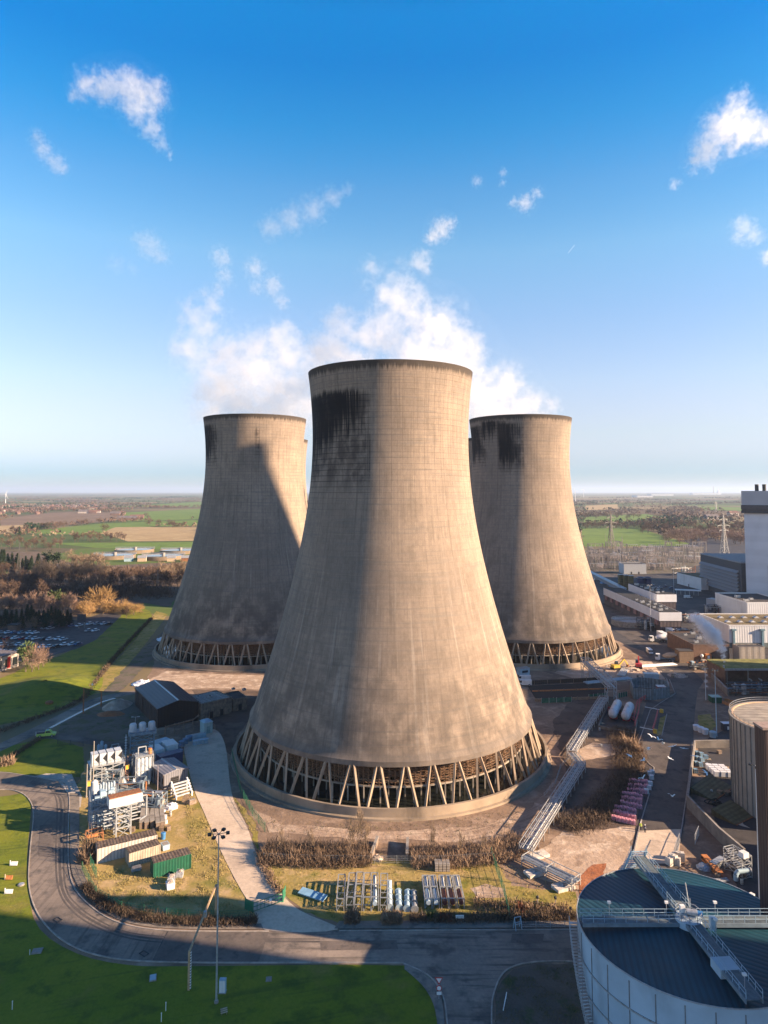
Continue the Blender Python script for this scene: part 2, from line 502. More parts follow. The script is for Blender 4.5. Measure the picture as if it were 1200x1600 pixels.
# ------------------------------------------------------------------ ground
def catmull(pts, n=6, closed=True):
    out = []
    N = len(pts)
    rg = range(N) if closed else range(N - 1)
    for i in rg:
        if closed: p0, p1, p2, p3 = (pts[(i - 1) % N], pts[i], pts[(i + 1) % N], pts[(i + 2) % N])
        else: p0, p1, p2, p3 = (pts[max(i - 1, 0)], pts[i], pts[i + 1], pts[min(i + 2, N - 1)])
        for k in range(n):
            s = k / n
            out.append(p1 * (1 - 3 * s * s + 2 * s ** 3) + p2 * (3 * s * s - 2 * s ** 3) + (p2 - p0) * .5 * (s - 2 * s * s + s ** 3) + (p3 - p1) * .5 * (s ** 3 - s * s))
    if not closed: out.append(pts[-1])
    return out

_ZC = [0]
def flat(pts, z, name, m, kind='structure', label=None, cat=None):
    _ZC[0] += 1; z += .0007 * _ZC[0]
    bm = bmesh.new()
    f = bm.faces.new([bm.verts.new((p.x, p.y, z)) for p in pts])
    bm.normal_update()
    if f.normal.z < 0: f.normal_flip()
    bmesh.ops.triangulate(bm, faces=bm.faces[:])
    me = bpy.data.meshes.new(name); bm.to_mesh(me); bm.free()
    me.materials.append(m)
    o = bpy.data.objects.new(name, me); COL.objects.link(o)
    return tag(o, label, cat, None, kind)

def patch(name, px, m, z, smooth=0, jit=0.0, pix=True, step=1.5, seed=1, kind='structure'):
    pts = [G(*p) if pix else Vector((p[0], p[1], 0)) for p in px]
    if smooth: pts = catmull(pts, smooth)
    if jit:
        out = []
        N = len(pts)
        for i in range(N):
            a, b = pts[i], pts[(i + 1) % N]
            k = max(1, min(60, int((b - a).length / step)))
            for j in range(k): out.append(a.lerp(b, j / k))
        r2 = []
        for p in out:
            n1 = mnoise.noise_vector(Vector((p.x * .25 / max(jit, .3), p.y * .25 / max(jit, .3), seed * 7.3)))
            n2 = mnoise.noise_vector(Vector((p.x * .9, p.y * .9, seed * 3.1)))
            r2.append(p + Vector((n1.x, n1.y, 0)) * jit + Vector((n2.x, n2.y, 0)) * jit * .5)
        pts = r2
    return flat(pts, z, name, m, kind)

asphalt = ground_mat('worn_asphalt', [(.19, .155, .128), (.30, .24, .19), (.11, .095, .083), (.34, .28, .22)], .06, .85, 1.6, .15, streak=(.0, 1.0, (.055, .05, .045), .75))
asphalt_dk = ground_mat('dark_asphalt', [(.085, .073, .066), (.125, .105, .09), (.055, .048, .045), (.17, .14, .115)], .05, .8, 1.2, .15, streak=(PI / 2, .8, (.13, .11, .095), .35))
asphalt_v = ground_mat('worn_asphalt_bend', [(.17, .14, .115), (.25, .20, .16), (.11, .095, .083)], .06, .85, 1.6, .15, streak=(PI / 2, 1.0, (.06, .052, .048), .55))
pave = ground_mat('paving', [(.22, .185, .15), (.27, .225, .18), (.15, .13, .11)], .12, .9, 2.0, .15)
kerb_m = mat('kerb_stone', (.36, .31, .26), .9, var=.2, scale=.8, dirt=(.1, .09, .07))
concrete_g = ground_mat('concrete_slab', [(.56, .44, .325), (.64, .51, .385), (.47, .37, .275), (.40, .31, .235)], .05, .9, 1.5, .1)
concrete_blue = ground_mat('pale_concrete', [(.42, .37, .31), (.50, .44, .37), (.33, .28, .23)], .1, .9, 1.5, .1)
lawn = ground_mat('mown_lawn', [(.145, .175, .012), (.19, .20, .016), (.085, .115, .012), (.21, .175, .04)], .05, .95, 1.6, .6, streak=(.25, .55, (.06, .085, .014), .55))
lawn_dk = ground_mat('damp_lawn', [(.045, .085, .018), (.06, .10, .02), (.035, .065, .016), (.075, .085, .03)], .05, .95, 1.4, .5)
drygrass = ground_mat('dry_grass', [(.40, .275, .11), (.29, .225, .07), (.46, .32, .16), (.17, .165, .03)], .07, .95, 1.5, .6)
mossgrass = ground_mat('mossy_grass', [(.25, .205, .045), (.35, .255, .09), (.14, .14, .025), (.40, .28, .14)], .10, .95, 1.5, .6)
soil = ground_mat('bare_soil', [(.26, .178, .12), (.18, .125, .09), (.35, .25, .18), (.11, .08, .06)], .045, .95, 1.0, .9)
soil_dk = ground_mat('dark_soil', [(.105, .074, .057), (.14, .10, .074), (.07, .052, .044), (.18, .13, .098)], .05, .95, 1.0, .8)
sand = ground_mat('pale_rubble', [(.47, .345, .25), (.36, .26, .185), (.58, .46, .35), (.24, .165, .115)], .08, .95, 1.0, .9)
def ring_mat(name, cols, c):
    m = ground_mat(name, cols, .07, .95, 1.1, 1.0); t = NT(m.node_tree); b = t.n['Principled BSDF']; old = b.inputs['Base Color'].links[0].from_socket
    d = t.vmath('SUBTRACT', t.pos(), tuple(c)); x, y, z = t.sep(d); r = t.vmath('LENGTH', d, out=1); a = t.math('ARCTAN2', y, x)
    tr = t.noise(t.comb(t.math('MULTIPLY', r, 1.1), t.math('MULTIPLY', a, 1.5), 0.0), 1.0, 4, .65)
    cl = t.math('PINGPONG', t.math('MULTIPLY', a, 75.0), .5)
    k = t.math('MULTIPLY', t.step(tr, .5, .62), t.math('MULTIPLY_ADD', t.step(cl, .1, .3), .5, .5))
    t.put(b.inputs['Base Color'], t.mix(t.math('MULTIPLY', k, .6), old, tuple(v * .4 for v in cols[1])))
    return m
redsoil = ground_mat('red_clay', [(.32, .115, .05), (.40, .17, .085), (.22, .09, .05)], .12, .95, 1.2, .9)
gravel = ground_mat('dark_gravel', [(.12, .10, .08), (.16, .13, .10), (.07, .085, .035), (.10, .10, .04)], .07, .95, 2.5, .8)
yard_dk = ground_mat('dark_yard', [(.05, .047, .048), (.075, .068, .066), (.035, .033, .035), (.12, .105, .10)], .05, .75, .9, .15)  # very dark ground with random mottling

# the open country: a patchwork of fields in one sheet to the horizon
m, t, b = newmat('countryside')
p = t.pos()
wob = t.vmath('SCALE', t.vmath('SUBTRACT', t.noise(p, .0016, 2, .5, col=True), (.5, .5, .5)), None)
wob.node.inputs['Scale'].default_value = 220
pv = t.vmath('ADD', p, wob)
vo = t.node('ShaderNodeTexVoronoi', feature='F1'); t.put(vo.inputs['Vector'], t.scalev(pv, (.0021, .0026, 0))); vo.inputs['Scale'].default_value = 1.0
vo.inputs['Randomness'].default_value = .85
rr_ = t.sep(vo.outputs['Color'])
cr = t.node('ShaderNodeValToRGB')
cr.color_ramp.interpolation = 'CONSTANT'
els = cr.color_ramp.elements
stops = [(0, (.075, .11, .032)), (.22, (.20, .155, .085)), (.42, (.065, .088, .032)), (.55, (.15, .105, .065)), (.66, (.27, .21, .11)), (.76, (.10, .15, .035)), (.88, (.12, .10, .055))]
els[0].position = 0; els[0].color = stops[0][1] + (1,)
els[1].position = stops[1][0]; els[1].color = stops[1][1] + (1,)
for pos_, c_ in stops[2:]:
    e_ = els.new(pos_); e_.color = c_ + (1,)
t.put(cr.inputs[0], rr_[0])
n2 = t.noise(p, .02, 5, .6); n3 = t.noise(t.scalev(p, (.4, .05, 1)), 1.0, 3)
c = t.mix(t.math('MULTIPLY', t.step(n2, .4, .7), .35), cr.outputs[0], (.16, .13, .07))
g = t.math('MULTIPLY_ADD', n3, .35, .82)
c = t.mix(1.0, c, t.comb(g, g, g), 'MULTIPLY')
t.put(b.inputs['Base Color'], c); b.inputs['Roughness'].default_value = .95; b.inputs['Specular IOR Level'].default_value = .15
countryside = m
S_ = 60000
gp = MB().add([(-S_, -S_, 0), (S_, -S_, 0), (S_, S_, 0), (-S_, S_, 0)], [(0, 1, 2, 3)]).build('ground', countryside)
tag(gp, kind='structure')

# the works' own ground
patch('site_ground', [(-40, 60), (170, 40), (360, 60), (360, 470), (250, 520), (90, 560), (-50, 560), (-112, 430), (-112, 330), (-88, 262), (-84, 200), (-62, 118)], soil, .02, pix=False, jit=3, step=6)
patch('yard', [(60, 40), (360, 40), (360, 300), (200, 300), (96, 214), (80, 170), (66, 128)], yard_dk, .04, pix=False, jit=.8)
patch('yard', [(830, 1000), (880, 930), (915, 870), (1090, 840), (1500, 840), (1600, 1100), (1100, 1050), (1075, 1040), (990, 1012), (960, 1000)], yard_dk, .035, jit=1.5)
# lawns
patch('lawn', [(-260, 1700), (-120, 1440), (-60, 1242), (0, 1245), (45, 1240), (48, 1270), (42, 1340), (45, 1400), (62, 1452), (120, 1490), (200, 1508), (300, 1510), (640, 1509), (672, 1535), (688, 1570), (700, 1640), (720, 1800), (-200, 1900)], lawn, .04, smooth=3)
patch('lawn', [(-60, 1165), (0, 1170), (40, 1160), (78, 1153), (130, 1168), (132, 1215), (60, 1212), (-60, 1205)], lawn, .04, jit=.4, seed=2)
patch('dry_grass', [(108, 1262), (140, 1180), (290, 1180), (318, 1265), (345, 1330), (372, 1385), (398, 1428), (405, 1444), (300, 1446), (205, 1436), (150, 1412), (118, 1375), (108, 1320)], drygrass, .04, jit=.8, seed=3)
patch('dry_grass', [(362, 1240), (400, 1285), (405, 1330), (560, 1345), (640, 1345), (770, 1340), (800, 1385), (900, 1395), (905, 1440), (530, 1442), (475, 1424), (438, 1392), (405, 1338), (388, 1290)], mossgrass, .04, jit=.6, seed=4)
patch('dry_grass', [(400, 1350), (560, 1352), (720, 1356), (760, 1368), (700, 1378), (520, 1384), (440, 1380)], drygrass, .055, jit=.9, seed=5)
patch('rubble_ground', [(735, 1388), (760, 1382), (792, 1390), (790, 1402), (745, 1404)], sand, .06, jit=.5, seed=6)
patch('dry_grass', [(860, 1330), (880, 1305), (920, 1300), (940, 1320), (900, 1335)], mossgrass, .05, jit=.8, seed=66)
patch('trodden_soil', [(395, 1262), (440, 1288), (600, 1300), (760, 1290), (830, 1262), (868, 1215), (880, 1230), (850, 1290), (800, 1322), (640, 1312), (560, 1312), (420, 1300)], ring_mat('tracked_soil', [(.42, .30, .215), (.32, .225, .16), (.50, .38, .28), (.22, .155, .115)], TN), .05, jit=.8, seed=8)
patch('painted_shade_soil', [(862, 1130), (905, 1080), (960, 1090), (1000, 1130), (1005, 1180), (985, 1290), (960, 1298), (880, 1300), (850, 1290), (890, 1215)], soil_dk, .045, jit=1.0, seed=9)  # shade over this ground painted as a darker soil
patch('rubble_ground', [(885, 1180), (925, 1160), (985, 1165), (960, 1180), (900, 1192)], sand, .055, jit=.8, seed=10)
patch('bare_soil', [(830, 1340), (880, 1300), (990, 1292), (985, 1345), (930, 1385), (905, 1392), (840, 1372)], sand, .05, jit=.8, seed=11)
patch('clay_pit', [(902, 1375), (925, 1352), (950, 1350), (940, 1375), (908, 1400)], redsoil, .07, jit=.5, seed=12)
patch('rubble_ground', [(865, 1052), (900, 1033), (960, 1030), (1040, 1034), (1075, 1036), (1060, 1060), (1000, 1064), (920, 1066)], sand, .06, jit=1.2, seed=13)
patch('rubble_ground', [(215, 1072), (260, 1048), (300, 1052), (420, 1056), (420, 1078), (330, 1076), (250, 1078)], sand, .06, jit=1.2, seed=14)
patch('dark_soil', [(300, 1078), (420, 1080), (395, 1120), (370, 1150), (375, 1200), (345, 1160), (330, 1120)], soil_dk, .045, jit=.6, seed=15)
patch('dark_soil', [(95, 1130), (160, 1100), (230, 1090), (240, 1150), (195, 1165), (90, 1150)], gravel, .045, jit=.6, seed=16)
# berm and verges beyond the service road
patch('lawn', [(-150, 1160), (0, 1133), (80, 1112), (135, 1082), (165, 1045), (210, 1000), (238, 962), (215, 950), (172, 972), (140, 1000), (90, 1026), (50, 1036), (0, 1060), (-150, 1090)], lawn, .05, smooth=3)
patch('dry_verge', [(132, 1090), (170, 1045), (212, 1000), (244, 955), (262, 960), (240, 990), (200, 1040), (165, 1080)], mossgrass, .05, jit=.6, seed=17)
patch('track', [(160, 1082), (178, 1062), (232, 1005), (258, 985), (262, 1010), (222, 1045), (200, 1070), (185, 1082)], gravel, .06, jit=.8, seed=18)
# roads
def ribbon(name, c, w, m, z, pix=True, smooth=6):
    pts = [G(*q) if pix else Vector((q[0], q[1], 0)) for q in c]
    pts = catmull(pts, smooth, False)
    L, Rr = [], []
    for i, q in enumerate(pts):
        d = (pts[min(i + 1, len(pts) - 1)] - pts[max(i - 1, 0)]).normalized()
        n = Vector((-d.y, d.x, 0)) * w / 2
        L.append(q + n); Rr.append(q - n)
    mb = MB()
    for q in L + Rr: q.z = z
    N = len(pts)
    mb.add(L + Rr, [(i, i + N, i + 1 + N, i + 1) for i in range(N - 1)])
    return tag(mb.build(name, m), kind='structure')

outer = [(-60, 1246), (0, 1234), (30, 1238), (47, 1252), (52, 1275), (47, 1330), (45, 1380), (55, 1420), (78, 1453), (115, 1480), (165, 1496), (230, 1503), (330, 1505)]
inner = [(330, 1456), (240, 1453), (180, 1440), (140, 1415), (115, 1385), (107, 1345), (107, 1285), (108, 1245), (95, 1222), (40, 1212), (0, 1207), (-60, 1208)]
P1 = catmull([G(*q) for q in outer], 5, False); P2 = catmull([G(*q) for q in inner], 5, False)
flat(P1 + P2, .06, 'road', asphalt_v)
flat([G(*q) for q in [(329, 1505), (628, 1505)]] + catmull([G(*q) for q in [(628, 1505), (668, 1524), (690, 1552), (698, 1590), (706, 1700)]], 5, False)
     + catmull([G(*q) for q in [(772, 1700), (768, 1590), (773, 1548), (792, 1516), (835, 1504)]], 5, False) + [G(1000, 1502), G(1000, 1452), G(600, 1455), G(329, 1456)], .062, 'road', asphalt)
for side, nm in ((P1, 'o'), (P2, 'i')):
    ring_ = [q + Vector((0, 0, .06)) for q in side]
    k = MB()
    for a_, b_2 in zip(ring_[:-1], ring_[1:]): k.bar(a_, b_2, .22, .22)
    tag(k.build('kerb', kerb_m), kind='structure')
k = MB()
for seg in ([(330, 1505), (628, 1505)], [(628, 1505), (668, 1524), (690, 1552), (698, 1590), (706, 1700)], [(772, 1700), (768, 1590), (773, 1548), (792, 1516), (835, 1504), (905, 1503)], [(330, 1456), (420, 1456)], [(530, 1455), (905, 1453)]):
    pts = catmull([G(*q) for q in seg], 5, False)
    for a_, b_2 in zip(pts[:-1], pts[1:]): k.bar(a_ + Vector((0, 0, .06)), b_2 + Vector((0, 0, .06)), .22, .22)
tag(k.build('kerb', kerb_m), kind='structure')
# pavements
flat(catmull([G(*q) for q in [(109, 1240), (109, 1300), (110, 1350), (121, 1385), (146, 1412), (184, 1437), (242, 1450), (330, 1453)]], 4, False)
     + catmull([G(*q) for q in [(330, 1446), (240, 1443), (190, 1428), (158, 1405), (135, 1375), (125, 1340), (124, 1290), (124, 1240)]], 4, False), .10, 'pavement', pave)
flat([G(*q) for q in [(330, 1453), (412, 1453), (408, 1444), (330, 1446)]], .11, 'pavement', pave)
flat([G(*q) for q in [(522, 1452), (905, 1450), (905, 1438), (530, 1440)]], .11, 'pavement', pave)
flat([G(632, 1507)] + catmull([G(*q) for q in [(632, 1507), (655, 1517), (682, 1541), (692, 1575), (697, 1640)]], 4, False) + catmull([G(*q) for q in [(686, 1640), (680, 1580), (664, 1546), (640, 1522), (632, 1516)]], 4, False), .11, 'pavement', pave)
patch('gravel_island', [(776, 1640), (774, 1560), (783, 1535), (802, 1515), (840, 1507), (1000, 1505), (1000, 1640)], gravel, .07, jit=.2)
patch('driveway', [(287, 1165), (300, 1150), (335, 1140), (352, 1165), (362, 1240), (385, 1290), (403, 1338), (436, 1392), (470, 1424), (528, 1453), (415, 1454), (397, 1424), (372, 1383), (345, 1330), (318, 1268), (302, 1230)], concrete_g, .075, smooth=4)
patch('forecourt', [(52, 1214), (72, 1209), (112, 1210), (128, 1245), (126, 1262), (108, 1262), (106, 1240), (92, 1222)], concrete_blue, .08)
# service road with the wet gutter beside it
ribbon('service_road', [(-60, 1195), (0, 1168), (60, 1140), (110, 1114), (150, 1095), (190, 1085), (240, 1079)], 5.2, asphalt, .07)
m, t, b = newmat('wet_gutter'); b.inputs['Base Color'].default_value = (.10, .11, .12, 1); b.inputs['Roughness'].default_value = .06
ribbon('wet_gutter', [(78, 1138), (110, 1121), (140, 1106), (160, 1097), (180, 1091)], 1.3, m, .075)
ribbon('dark_lane', [(60, 1150), (100, 1152), (150, 1160), (205, 1168)], 4.2, asphalt_dk, .072)
# yard road on the east side
patch('yard_road', [(1045, 1060), (1056, 1085), (1030, 1098), (1020, 1140), (1003, 1230), (988, 1345), (980, 1420), (1062, 1420), (1060, 1340), (1068, 1290), (1080, 1200), (1086, 1110), (1090, 1075), (1082, 1058)], asphalt_dk, .06, smooth=3)
patch('yard_road', [(930, 880), (965, 905), (1000, 925), (1080, 1045), (1100, 1065), (1085, 1085), (1040, 1062), (1000, 1010), (960, 985), (920, 930)], asphalt_dk, .058)
patch('concrete_patch', [(996, 1299), (1064, 1296), (1060, 1350), (986, 1350)], concrete_g, .075)
patch('lane', [(1000, 1130), (1012, 1092), (1030, 1098), (1012, 1180), (998, 1172)], asphalt_dk, .066)
patch('car_park', [(-150, 985), (0, 965), (60, 962), (125, 970), (168, 955), (190, 962), (150, 1000), (120, 1014), (60, 1030), (0, 1046), (-150, 1070)], yard_dk, .06, jit=.5, seed=21)
patch('car_park', [(1000, 905), (1075, 912), (1090, 935), (1010, 935), (985, 915)], yard_dk, .06)

# concrete joints in the driveway and old tyre marks are part of the surfaces; kerbside joints in the road as thin strips
tar = mat('bitumen', (.03, .028, .027), .6, var=.2)
def strip(px, w, m, z, name='road_marking', pix=True):
    pts = catmull([G(*q) if pix else Vector((q[0], q[1], 0)) for q in px], 5, False)
    mb = MB(); L = []; Q = []
    for i, q in enumerate(pts):
        d = (pts[min(i + 1, len(pts) - 1)] - pts[max(i - 1, 0)]).normalized()
        n = Vector((-d.y, d.x, 0)) * w / 2
        a_, b_2 = q + n, q - n; a_.z = b_2.z = z
        L.append(a_); Q.append(b_2)
    N = len(pts)
    mb.add(L + Q, [(i, i + N, i + 1 + N, i + 1) for i in range(N - 1)])
    return mb
rep_m = ground_mat('tarmac_repair', [(.12, .10, .085), (.16, .13, .11), (.09, .078, .07)], .15, .85, 1.6, .15)
for q in ([(262, 1457), (420, 1457), (404, 1504), (238, 1503)], [(500, 1471), (620, 1470), (622, 1484), (502, 1486)], [(62, 1290), (82, 1288), (84, 1340), (60, 1338)], [(800, 1460), (850, 1460), (848, 1474), (798, 1474)]): patch('road_repair', q, rep_m, .066, jit=.12)
tyre = ground_mat('tyre_rubbed_tarmac', [(.085, .074, .066), (.12, .10, .088)], .3, .8, 2.0, .1)
mb = MB()
for dx, dy, w_ in ((0, 0, .5), (7, -3, .35), (-9, 4, .4), (13, -8, .5), (-16, 9, .3), (19, -12, .3)):
    s_ = strip([(70 + dx, 1228 - dy), (82 + dx, 1255), (80 + dx, 1330), (84 + dx, 1388), (104 + dx, 1424 + dy * .6), (142 + dx * .6, 1450 + dy), (195, 1468 + dy), (255, 1476 + dy), (360, 1479 + dy), (500, 1480 + dy)], w_, tyre, .074 + .0004 * dx); mb.add(s_.v, s_.f)
tag(mb.build('tyre_wear', tyre), kind='structure')
mb = MB()
for q in ([(262, 1456), (238, 1504)], [(417, 1457), (403, 1505)], [(453, 1457), (444, 1505)], [(330, 1470), (480, 1472), (640, 1470)], [(700, 1470), (735, 1500), (752, 1545), (760, 1600)], [(640, 1462), (690, 1466), (722, 1485), (742, 1510)], [(502, 1457), (500, 1482)], [(815, 1470), (819, 1486)]):
    s_ = strip(q, .22, tar, .078); mb.add(s_.v, s_.f)
tag(mb.build('tar_joint', tar), kind='structure')
# ------------------------------------------------------------------ air
def haze():
    mb = MB(); mb.b0(-45000, -3000, -1.0, 45000, 55000, 330.0)
    m = bpy.data.materials.new('haze_air'); m.use_nodes = True
    t = NT(m.node_tree); t.n.remove(t.n['Principled BSDF'])
    v = t.node('ShaderNodeVolumePrincipled')
    v.inputs['Color'].default_value = (.62, .76, .98, 1)
    v.inputs['Density'].default_value = HAZE_D
    v.inputs['Anisotropy'].default_value = .15
    t.l.new(v.outputs[0], t.n['Material Output'].inputs['Volume'])
    o = mb.build('haze', m)
    m.cycles.homogeneous_volume = True if hasattr(m.cycles, 'homogeneous_volume') else None
    tag(o, 'thin bluish winter haze lying over the plain', None, None, 'stuff')
    return o
HAZE_D = 4.8e-5
haze()
# ------------------------------------------------------------------ shared materials
galv = mat('galvanised_steel', (.46, .47, .47), .5, .5, var=.15, scale=2, dirt=(.22, .17, .13), dirt_amt=.4)
steel_w = mat('white_steel', (.34, .36, .37), .5, .15, var=.14, scale=1.5, dirt=(.20, .13, .09), dirt_amt=.55)
white_p = mat('white_paint', (.74, .73, .70), .5, var=.05, scale=1, dirt=(.35, .30, .25), dirt_amt=.3)
white_cl = mat('white_cladding', (.72, .71, .69), .55, var=.04, scale=.2, dirt=(.42, .38, .34), dirt_amt=.35, stripes=((1, 1, 0), .8, .25))
black_p = mat('black_paint', (.025, .025, .027), .5, var=.2)
rust = mat('rusty_steel', (.27, .115, .05), .85, var=.35, scale=2.5, dirt=(.10, .045, .03))
orange_p = mat('orange_steel', (.50, .19, .06), .7, var=.25, scale=2, dirt=(.25, .10, .05))
yellow_p = mat('yellow_paint', (.62, .40, .05), .6, var=.15, dirt=(.2, .14, .05))
brown_cl = mat('brown_cladding', (.018, .014, .014), .6, var=.15, scale=.3, stripes=((1, 1, 0), .9, .4))
slate_roof = mat('slate_blue_roof', (.030, .036, .050), .45, var=.10, scale=.15, stripes=((1, 0, 0), .8, .3))
shed_grey = mat('grey_cladding', (.20, .20, .22), .6, var=.1, scale=.4, stripes=((1, 1, 0), 1.6, .5))
navy = mat('navy_container_paint', (.035, .055, .14), .5, var=.12, stripes=((1, 1, 0), 2.2, .5))
lblue = mat('pale_blue_paint', (.33, .45, .52), .5, var=.12, scale=.8, dirt=(.25, .25, .25))
rad_blue = mat('radiator_blue_grey', (.20, .255, .30), .5, .2, var=.2, scale=1.4, dirt=(.16, .13, .11), dirt_amt=.5)
tank_w = mat('white_tank_paint', (.48, .51, .53), .4, var=.08, scale=1, dirt=(.24, .18, .13), dirt_amt=.5)
green_c = mat('green_container_paint', (.014, .10, .055), .5, var=.12, scale=1, dirt=(.03, .06, .04), stripes=((1, 1, 0), 1.7, .45))
moss_roof = mat('mossy_roof', (.12, .085, .065), .9, var=.5, scale=1.4, dirt=(.26, .22, .17), dirt_amt=.6, stripes=((1, 0, 0), 1.6, .4))
cream_cl = mat('cream_cladding', (.42, .36, .27), .7, var=.12, scale=1, dirt=(.22, .16, .11), dirt_amt=.55, stripes=((1, 1, 0), 1.9, .5))
wht_corr = mat('white_corrugated', (.52, .47, .42), .6, var=.06, scale=1, dirt=(.40, .24, .14), dirt_amt=.4, stripes=((1, 1, 0), 1.5, .5))
plast_b = mat('blue_plastic', (.06, .20, .42), .45, var=.15)
plast_w = mat('white_plastic', (.70, .70, .72), .5, var=.06)
plast_k = mat('dark_plastic', (.05, .05, .06), .5, var=.2)
glass_m = mat('dark_glass', (.03, .04, .05), .12, var=.05, spec=.6)
rubber = mat('tyre_rubber', (.022, .022, .022), .9, var=.1)
wood = mat('old_timber', (.27, .19, .12), .9, var=.25, scale=3, dirt=(.12, .08, .05))
wood_p = mat('pale_timber', (.48, .36, .24), .85, var=.2, scale=2)
green_f = mat('green_fence_paint', (.03, .16, .09), .5, var=.15)
conc_b = mat('grey_block', (.30, .27, .235), .92, var=.2, scale=.9, dirt=(.12, .10, .085), dirt_amt=.6, bump=.3)
conc_brown = mat('stained_concrete', (.22, .165, .125), .95, var=.3, scale=.9, dirt=(.08, .06, .05), dirt_amt=.7, bump=.4)
brick_br = mat('brown_brick', (.19, .115, .08), .9, var=.18, scale=.6, dirt=(.08, .06, .05), stripes=((0, 0, 1), 3.0, .25))
felt = mat('dark_roof_felt', (.05, .045, .045), .9, var=.25, scale=.2, dirt=(.09, .08, .06))
rubble_m = mat('rubble', (.42, .34, .27), .95, var=.35, scale=1.5, bump=.5)

def FR(pl, pr, z=0.0):
    a, b = G(*pl, z), G(*pr, z)
    d = b - a
    return a, math.atan2(d.y, d.x), d.length

def railing(mb, pts, h=1.05, r=.03, gap=1.5, mid=True):
    for a, b in zip(pts[:-1], pts[1:]):
        a, b = Vector(a), Vector(b); L = (b - a).length; n = max(1, int(L / gap))
        for i in range(n + 1):
            p = a.lerp(b, i / n); mb.bar(p, p + Vector((0, 0, h)), r * 1.6)
        for hh in ((h, h * .5) if mid else (h,)):
            mb.bar(a + Vector((0, 0, hh)), b + Vector((0, 0, hh)), r * 1.6)

def lattice(mb, x0, y0, x1, y1, z0, z1, w=.14, nz=3, brace=.08):
    c = [(x0, y0), (x1, y0), (x1, y1), (x0, y1)]
    for x, y in c: mb.bar((x, y, z0), (x, y, z1), w)
    for k in range(nz + 1):
        z = z0 + (z1 - z0) * k / nz
        for i in range(4):
            p, q = c[i], c[(i + 1) % 4]
            if k: mb.bar((*p, z), (*q, z), w * .85)
            if k < nz:
                z2 = z0 + (z1 - z0) * (k + 1) / nz
                mb.bar((*p, z), (*q, z2), brace); mb.bar((*q, z), (*p, z2), brace)

def container(name, label, cat, pl, pr, h, d, m, roof=None, group=None, z=0.0, door=True):
    a, rz, w = FR(pl, pr)
    t = thing(name, label, cat, (a.x, a.y, z), rz, group)
    MB().b0(0, 0, .12, w, d, h).build('body', m, t)
    f = MB()
    for x in (0, w):
        for y in (0, d): f.bar((x, y, 0), (x, y, h + .05), .16)
    for y in (0, d):
        f.bar((0, y, .1), (w, y, .1), .16); f.bar((0, y, h), (w, y, h), .14)
    for x in (0, w): f.bar((x, 0, h), (x, d, h), .14)
    f.build('corner_frame', m, t)
    r_ = MB().b0(-.06, -.06, h + .01, w + .06, d + .06, h + .11)
    r_.build('roof', roof or m, t)
    if door:
        dm = MB()
        for k in (0, 1): dm.b0(-.06, .1 + k * (d / 2 - .05), .2, -.01, d / 2 - .1 + k * (d / 2 - .05), h - .15)
        dm.build('door', m, t)
    return t

def lamp_post(name, label, base, h, heads=2, span=.9, rz=0.0, pm=None, group=None, r=.09, flood=False):
    t = thing(name, label, 'lamp post', base, rz, group)
    p = MB(); p.tube((0, 0, 0), (0, 0, h), r * 1.25, r * .6, 10)
    p.build('pole', pm or galv, t, True)
    MB().cyl((0, 0, 0), r * 2.6, .35, 10).build('base_plate', conc_b, t)
    for k in range(heads):
        a = 2 * PI * k / heads + .2
        hb = MB(); x, y = math.cos(a), math.sin(a)
        hb.bar((0, 0, h - .1), (x * span, y * span, h), .07)
        if flood:
            hb.box((x * span * 1.15, y * span * 1.15, h - .05), (.55, .5, .32), a)
        else:
            hb.box((x * (span + .25), y * (span + .25), h + .02), (.75, .3, .16), a, top=(.8, .8))
        hb.build('lamp_head', black_p if flood else galv, t)
    return t

# ------------------------------------------------------------------ west side: shed, switch house, yard things
def gable_shed(name, label, cat, pl, pr, d, he, hr, wm, rm, over=.3):
    a, rz, w = FR(pl, pr)
    t = thing(name, label, cat, a, rz)
    MB().extr([(0, 0), (w, 0), (w, he), (w / 2, hr), (0, he)], 0, d).build('wall', wm, t)
    r_ = MB(); th = .18; o = over; sl_ = (hr - he) / (w / 2)
    r_.extr([(-o, he - o * sl_ + .03), (w / 2, hr + .03), (w / 2, hr + .03 + th), (-o, he - o * sl_ + .03 + th)], -o, d + o)
    r_.extr([(w / 2, hr + .03), (w + o, he - o * sl_ + .03), (w + o, he - o * sl_ + .03 + th), (w / 2, hr + .03 + th)], -o, d + o)
    r_.build('roof', rm, t)
    MB().extr([(w / 2 - .35, hr + .12), (w / 2 + .35, hr + .12), (w / 2, hr + .34)], -o - .05, d + o + .05).build('ridge_cap', galv, t)
    g = MB()
    for x in (-o - .05, w + o + .05): g.bar((x, -o, he - .1), (x, d + o, he - .1), .14, .12)
    for y in (0, d * .33, d * .66, d): g.tube((-.12, y, 0), (-.12, y, he), .07, n=6)
    g.build('gutter', mat('dark_gutter', (.10, .07, .06), .5), t)
    dm = MB().b0(w * .28, -.08, 0, w * .62, -.01, he * .72); dm.build('roller_door', mat('black_door', (.012, .012, .014), .6, var=.1, stripes=((0, 0, 1), 2, .4)), t)
    for k in range(5): MB().b0(-.07, d * (k + .3) / 5, 1.6, -.005, d * (k + .7) / 5, he - 1.2).build('side_louvre', mat('side_louvre', (.02, .018, .02), .7, stripes=((0, 0, 1), 3, .5)), t)
    return t
p0 = G(246, 1138)
gable_shed('gabled_shed', 'dark brown clad shed with a slate blue gabled roof', 'shed', (246, 1138), (309, 1126), 29.0, Hat(p0, 1108), Hat(G(277, 1132), 1096) + .3, brown_cl, slate_roof)

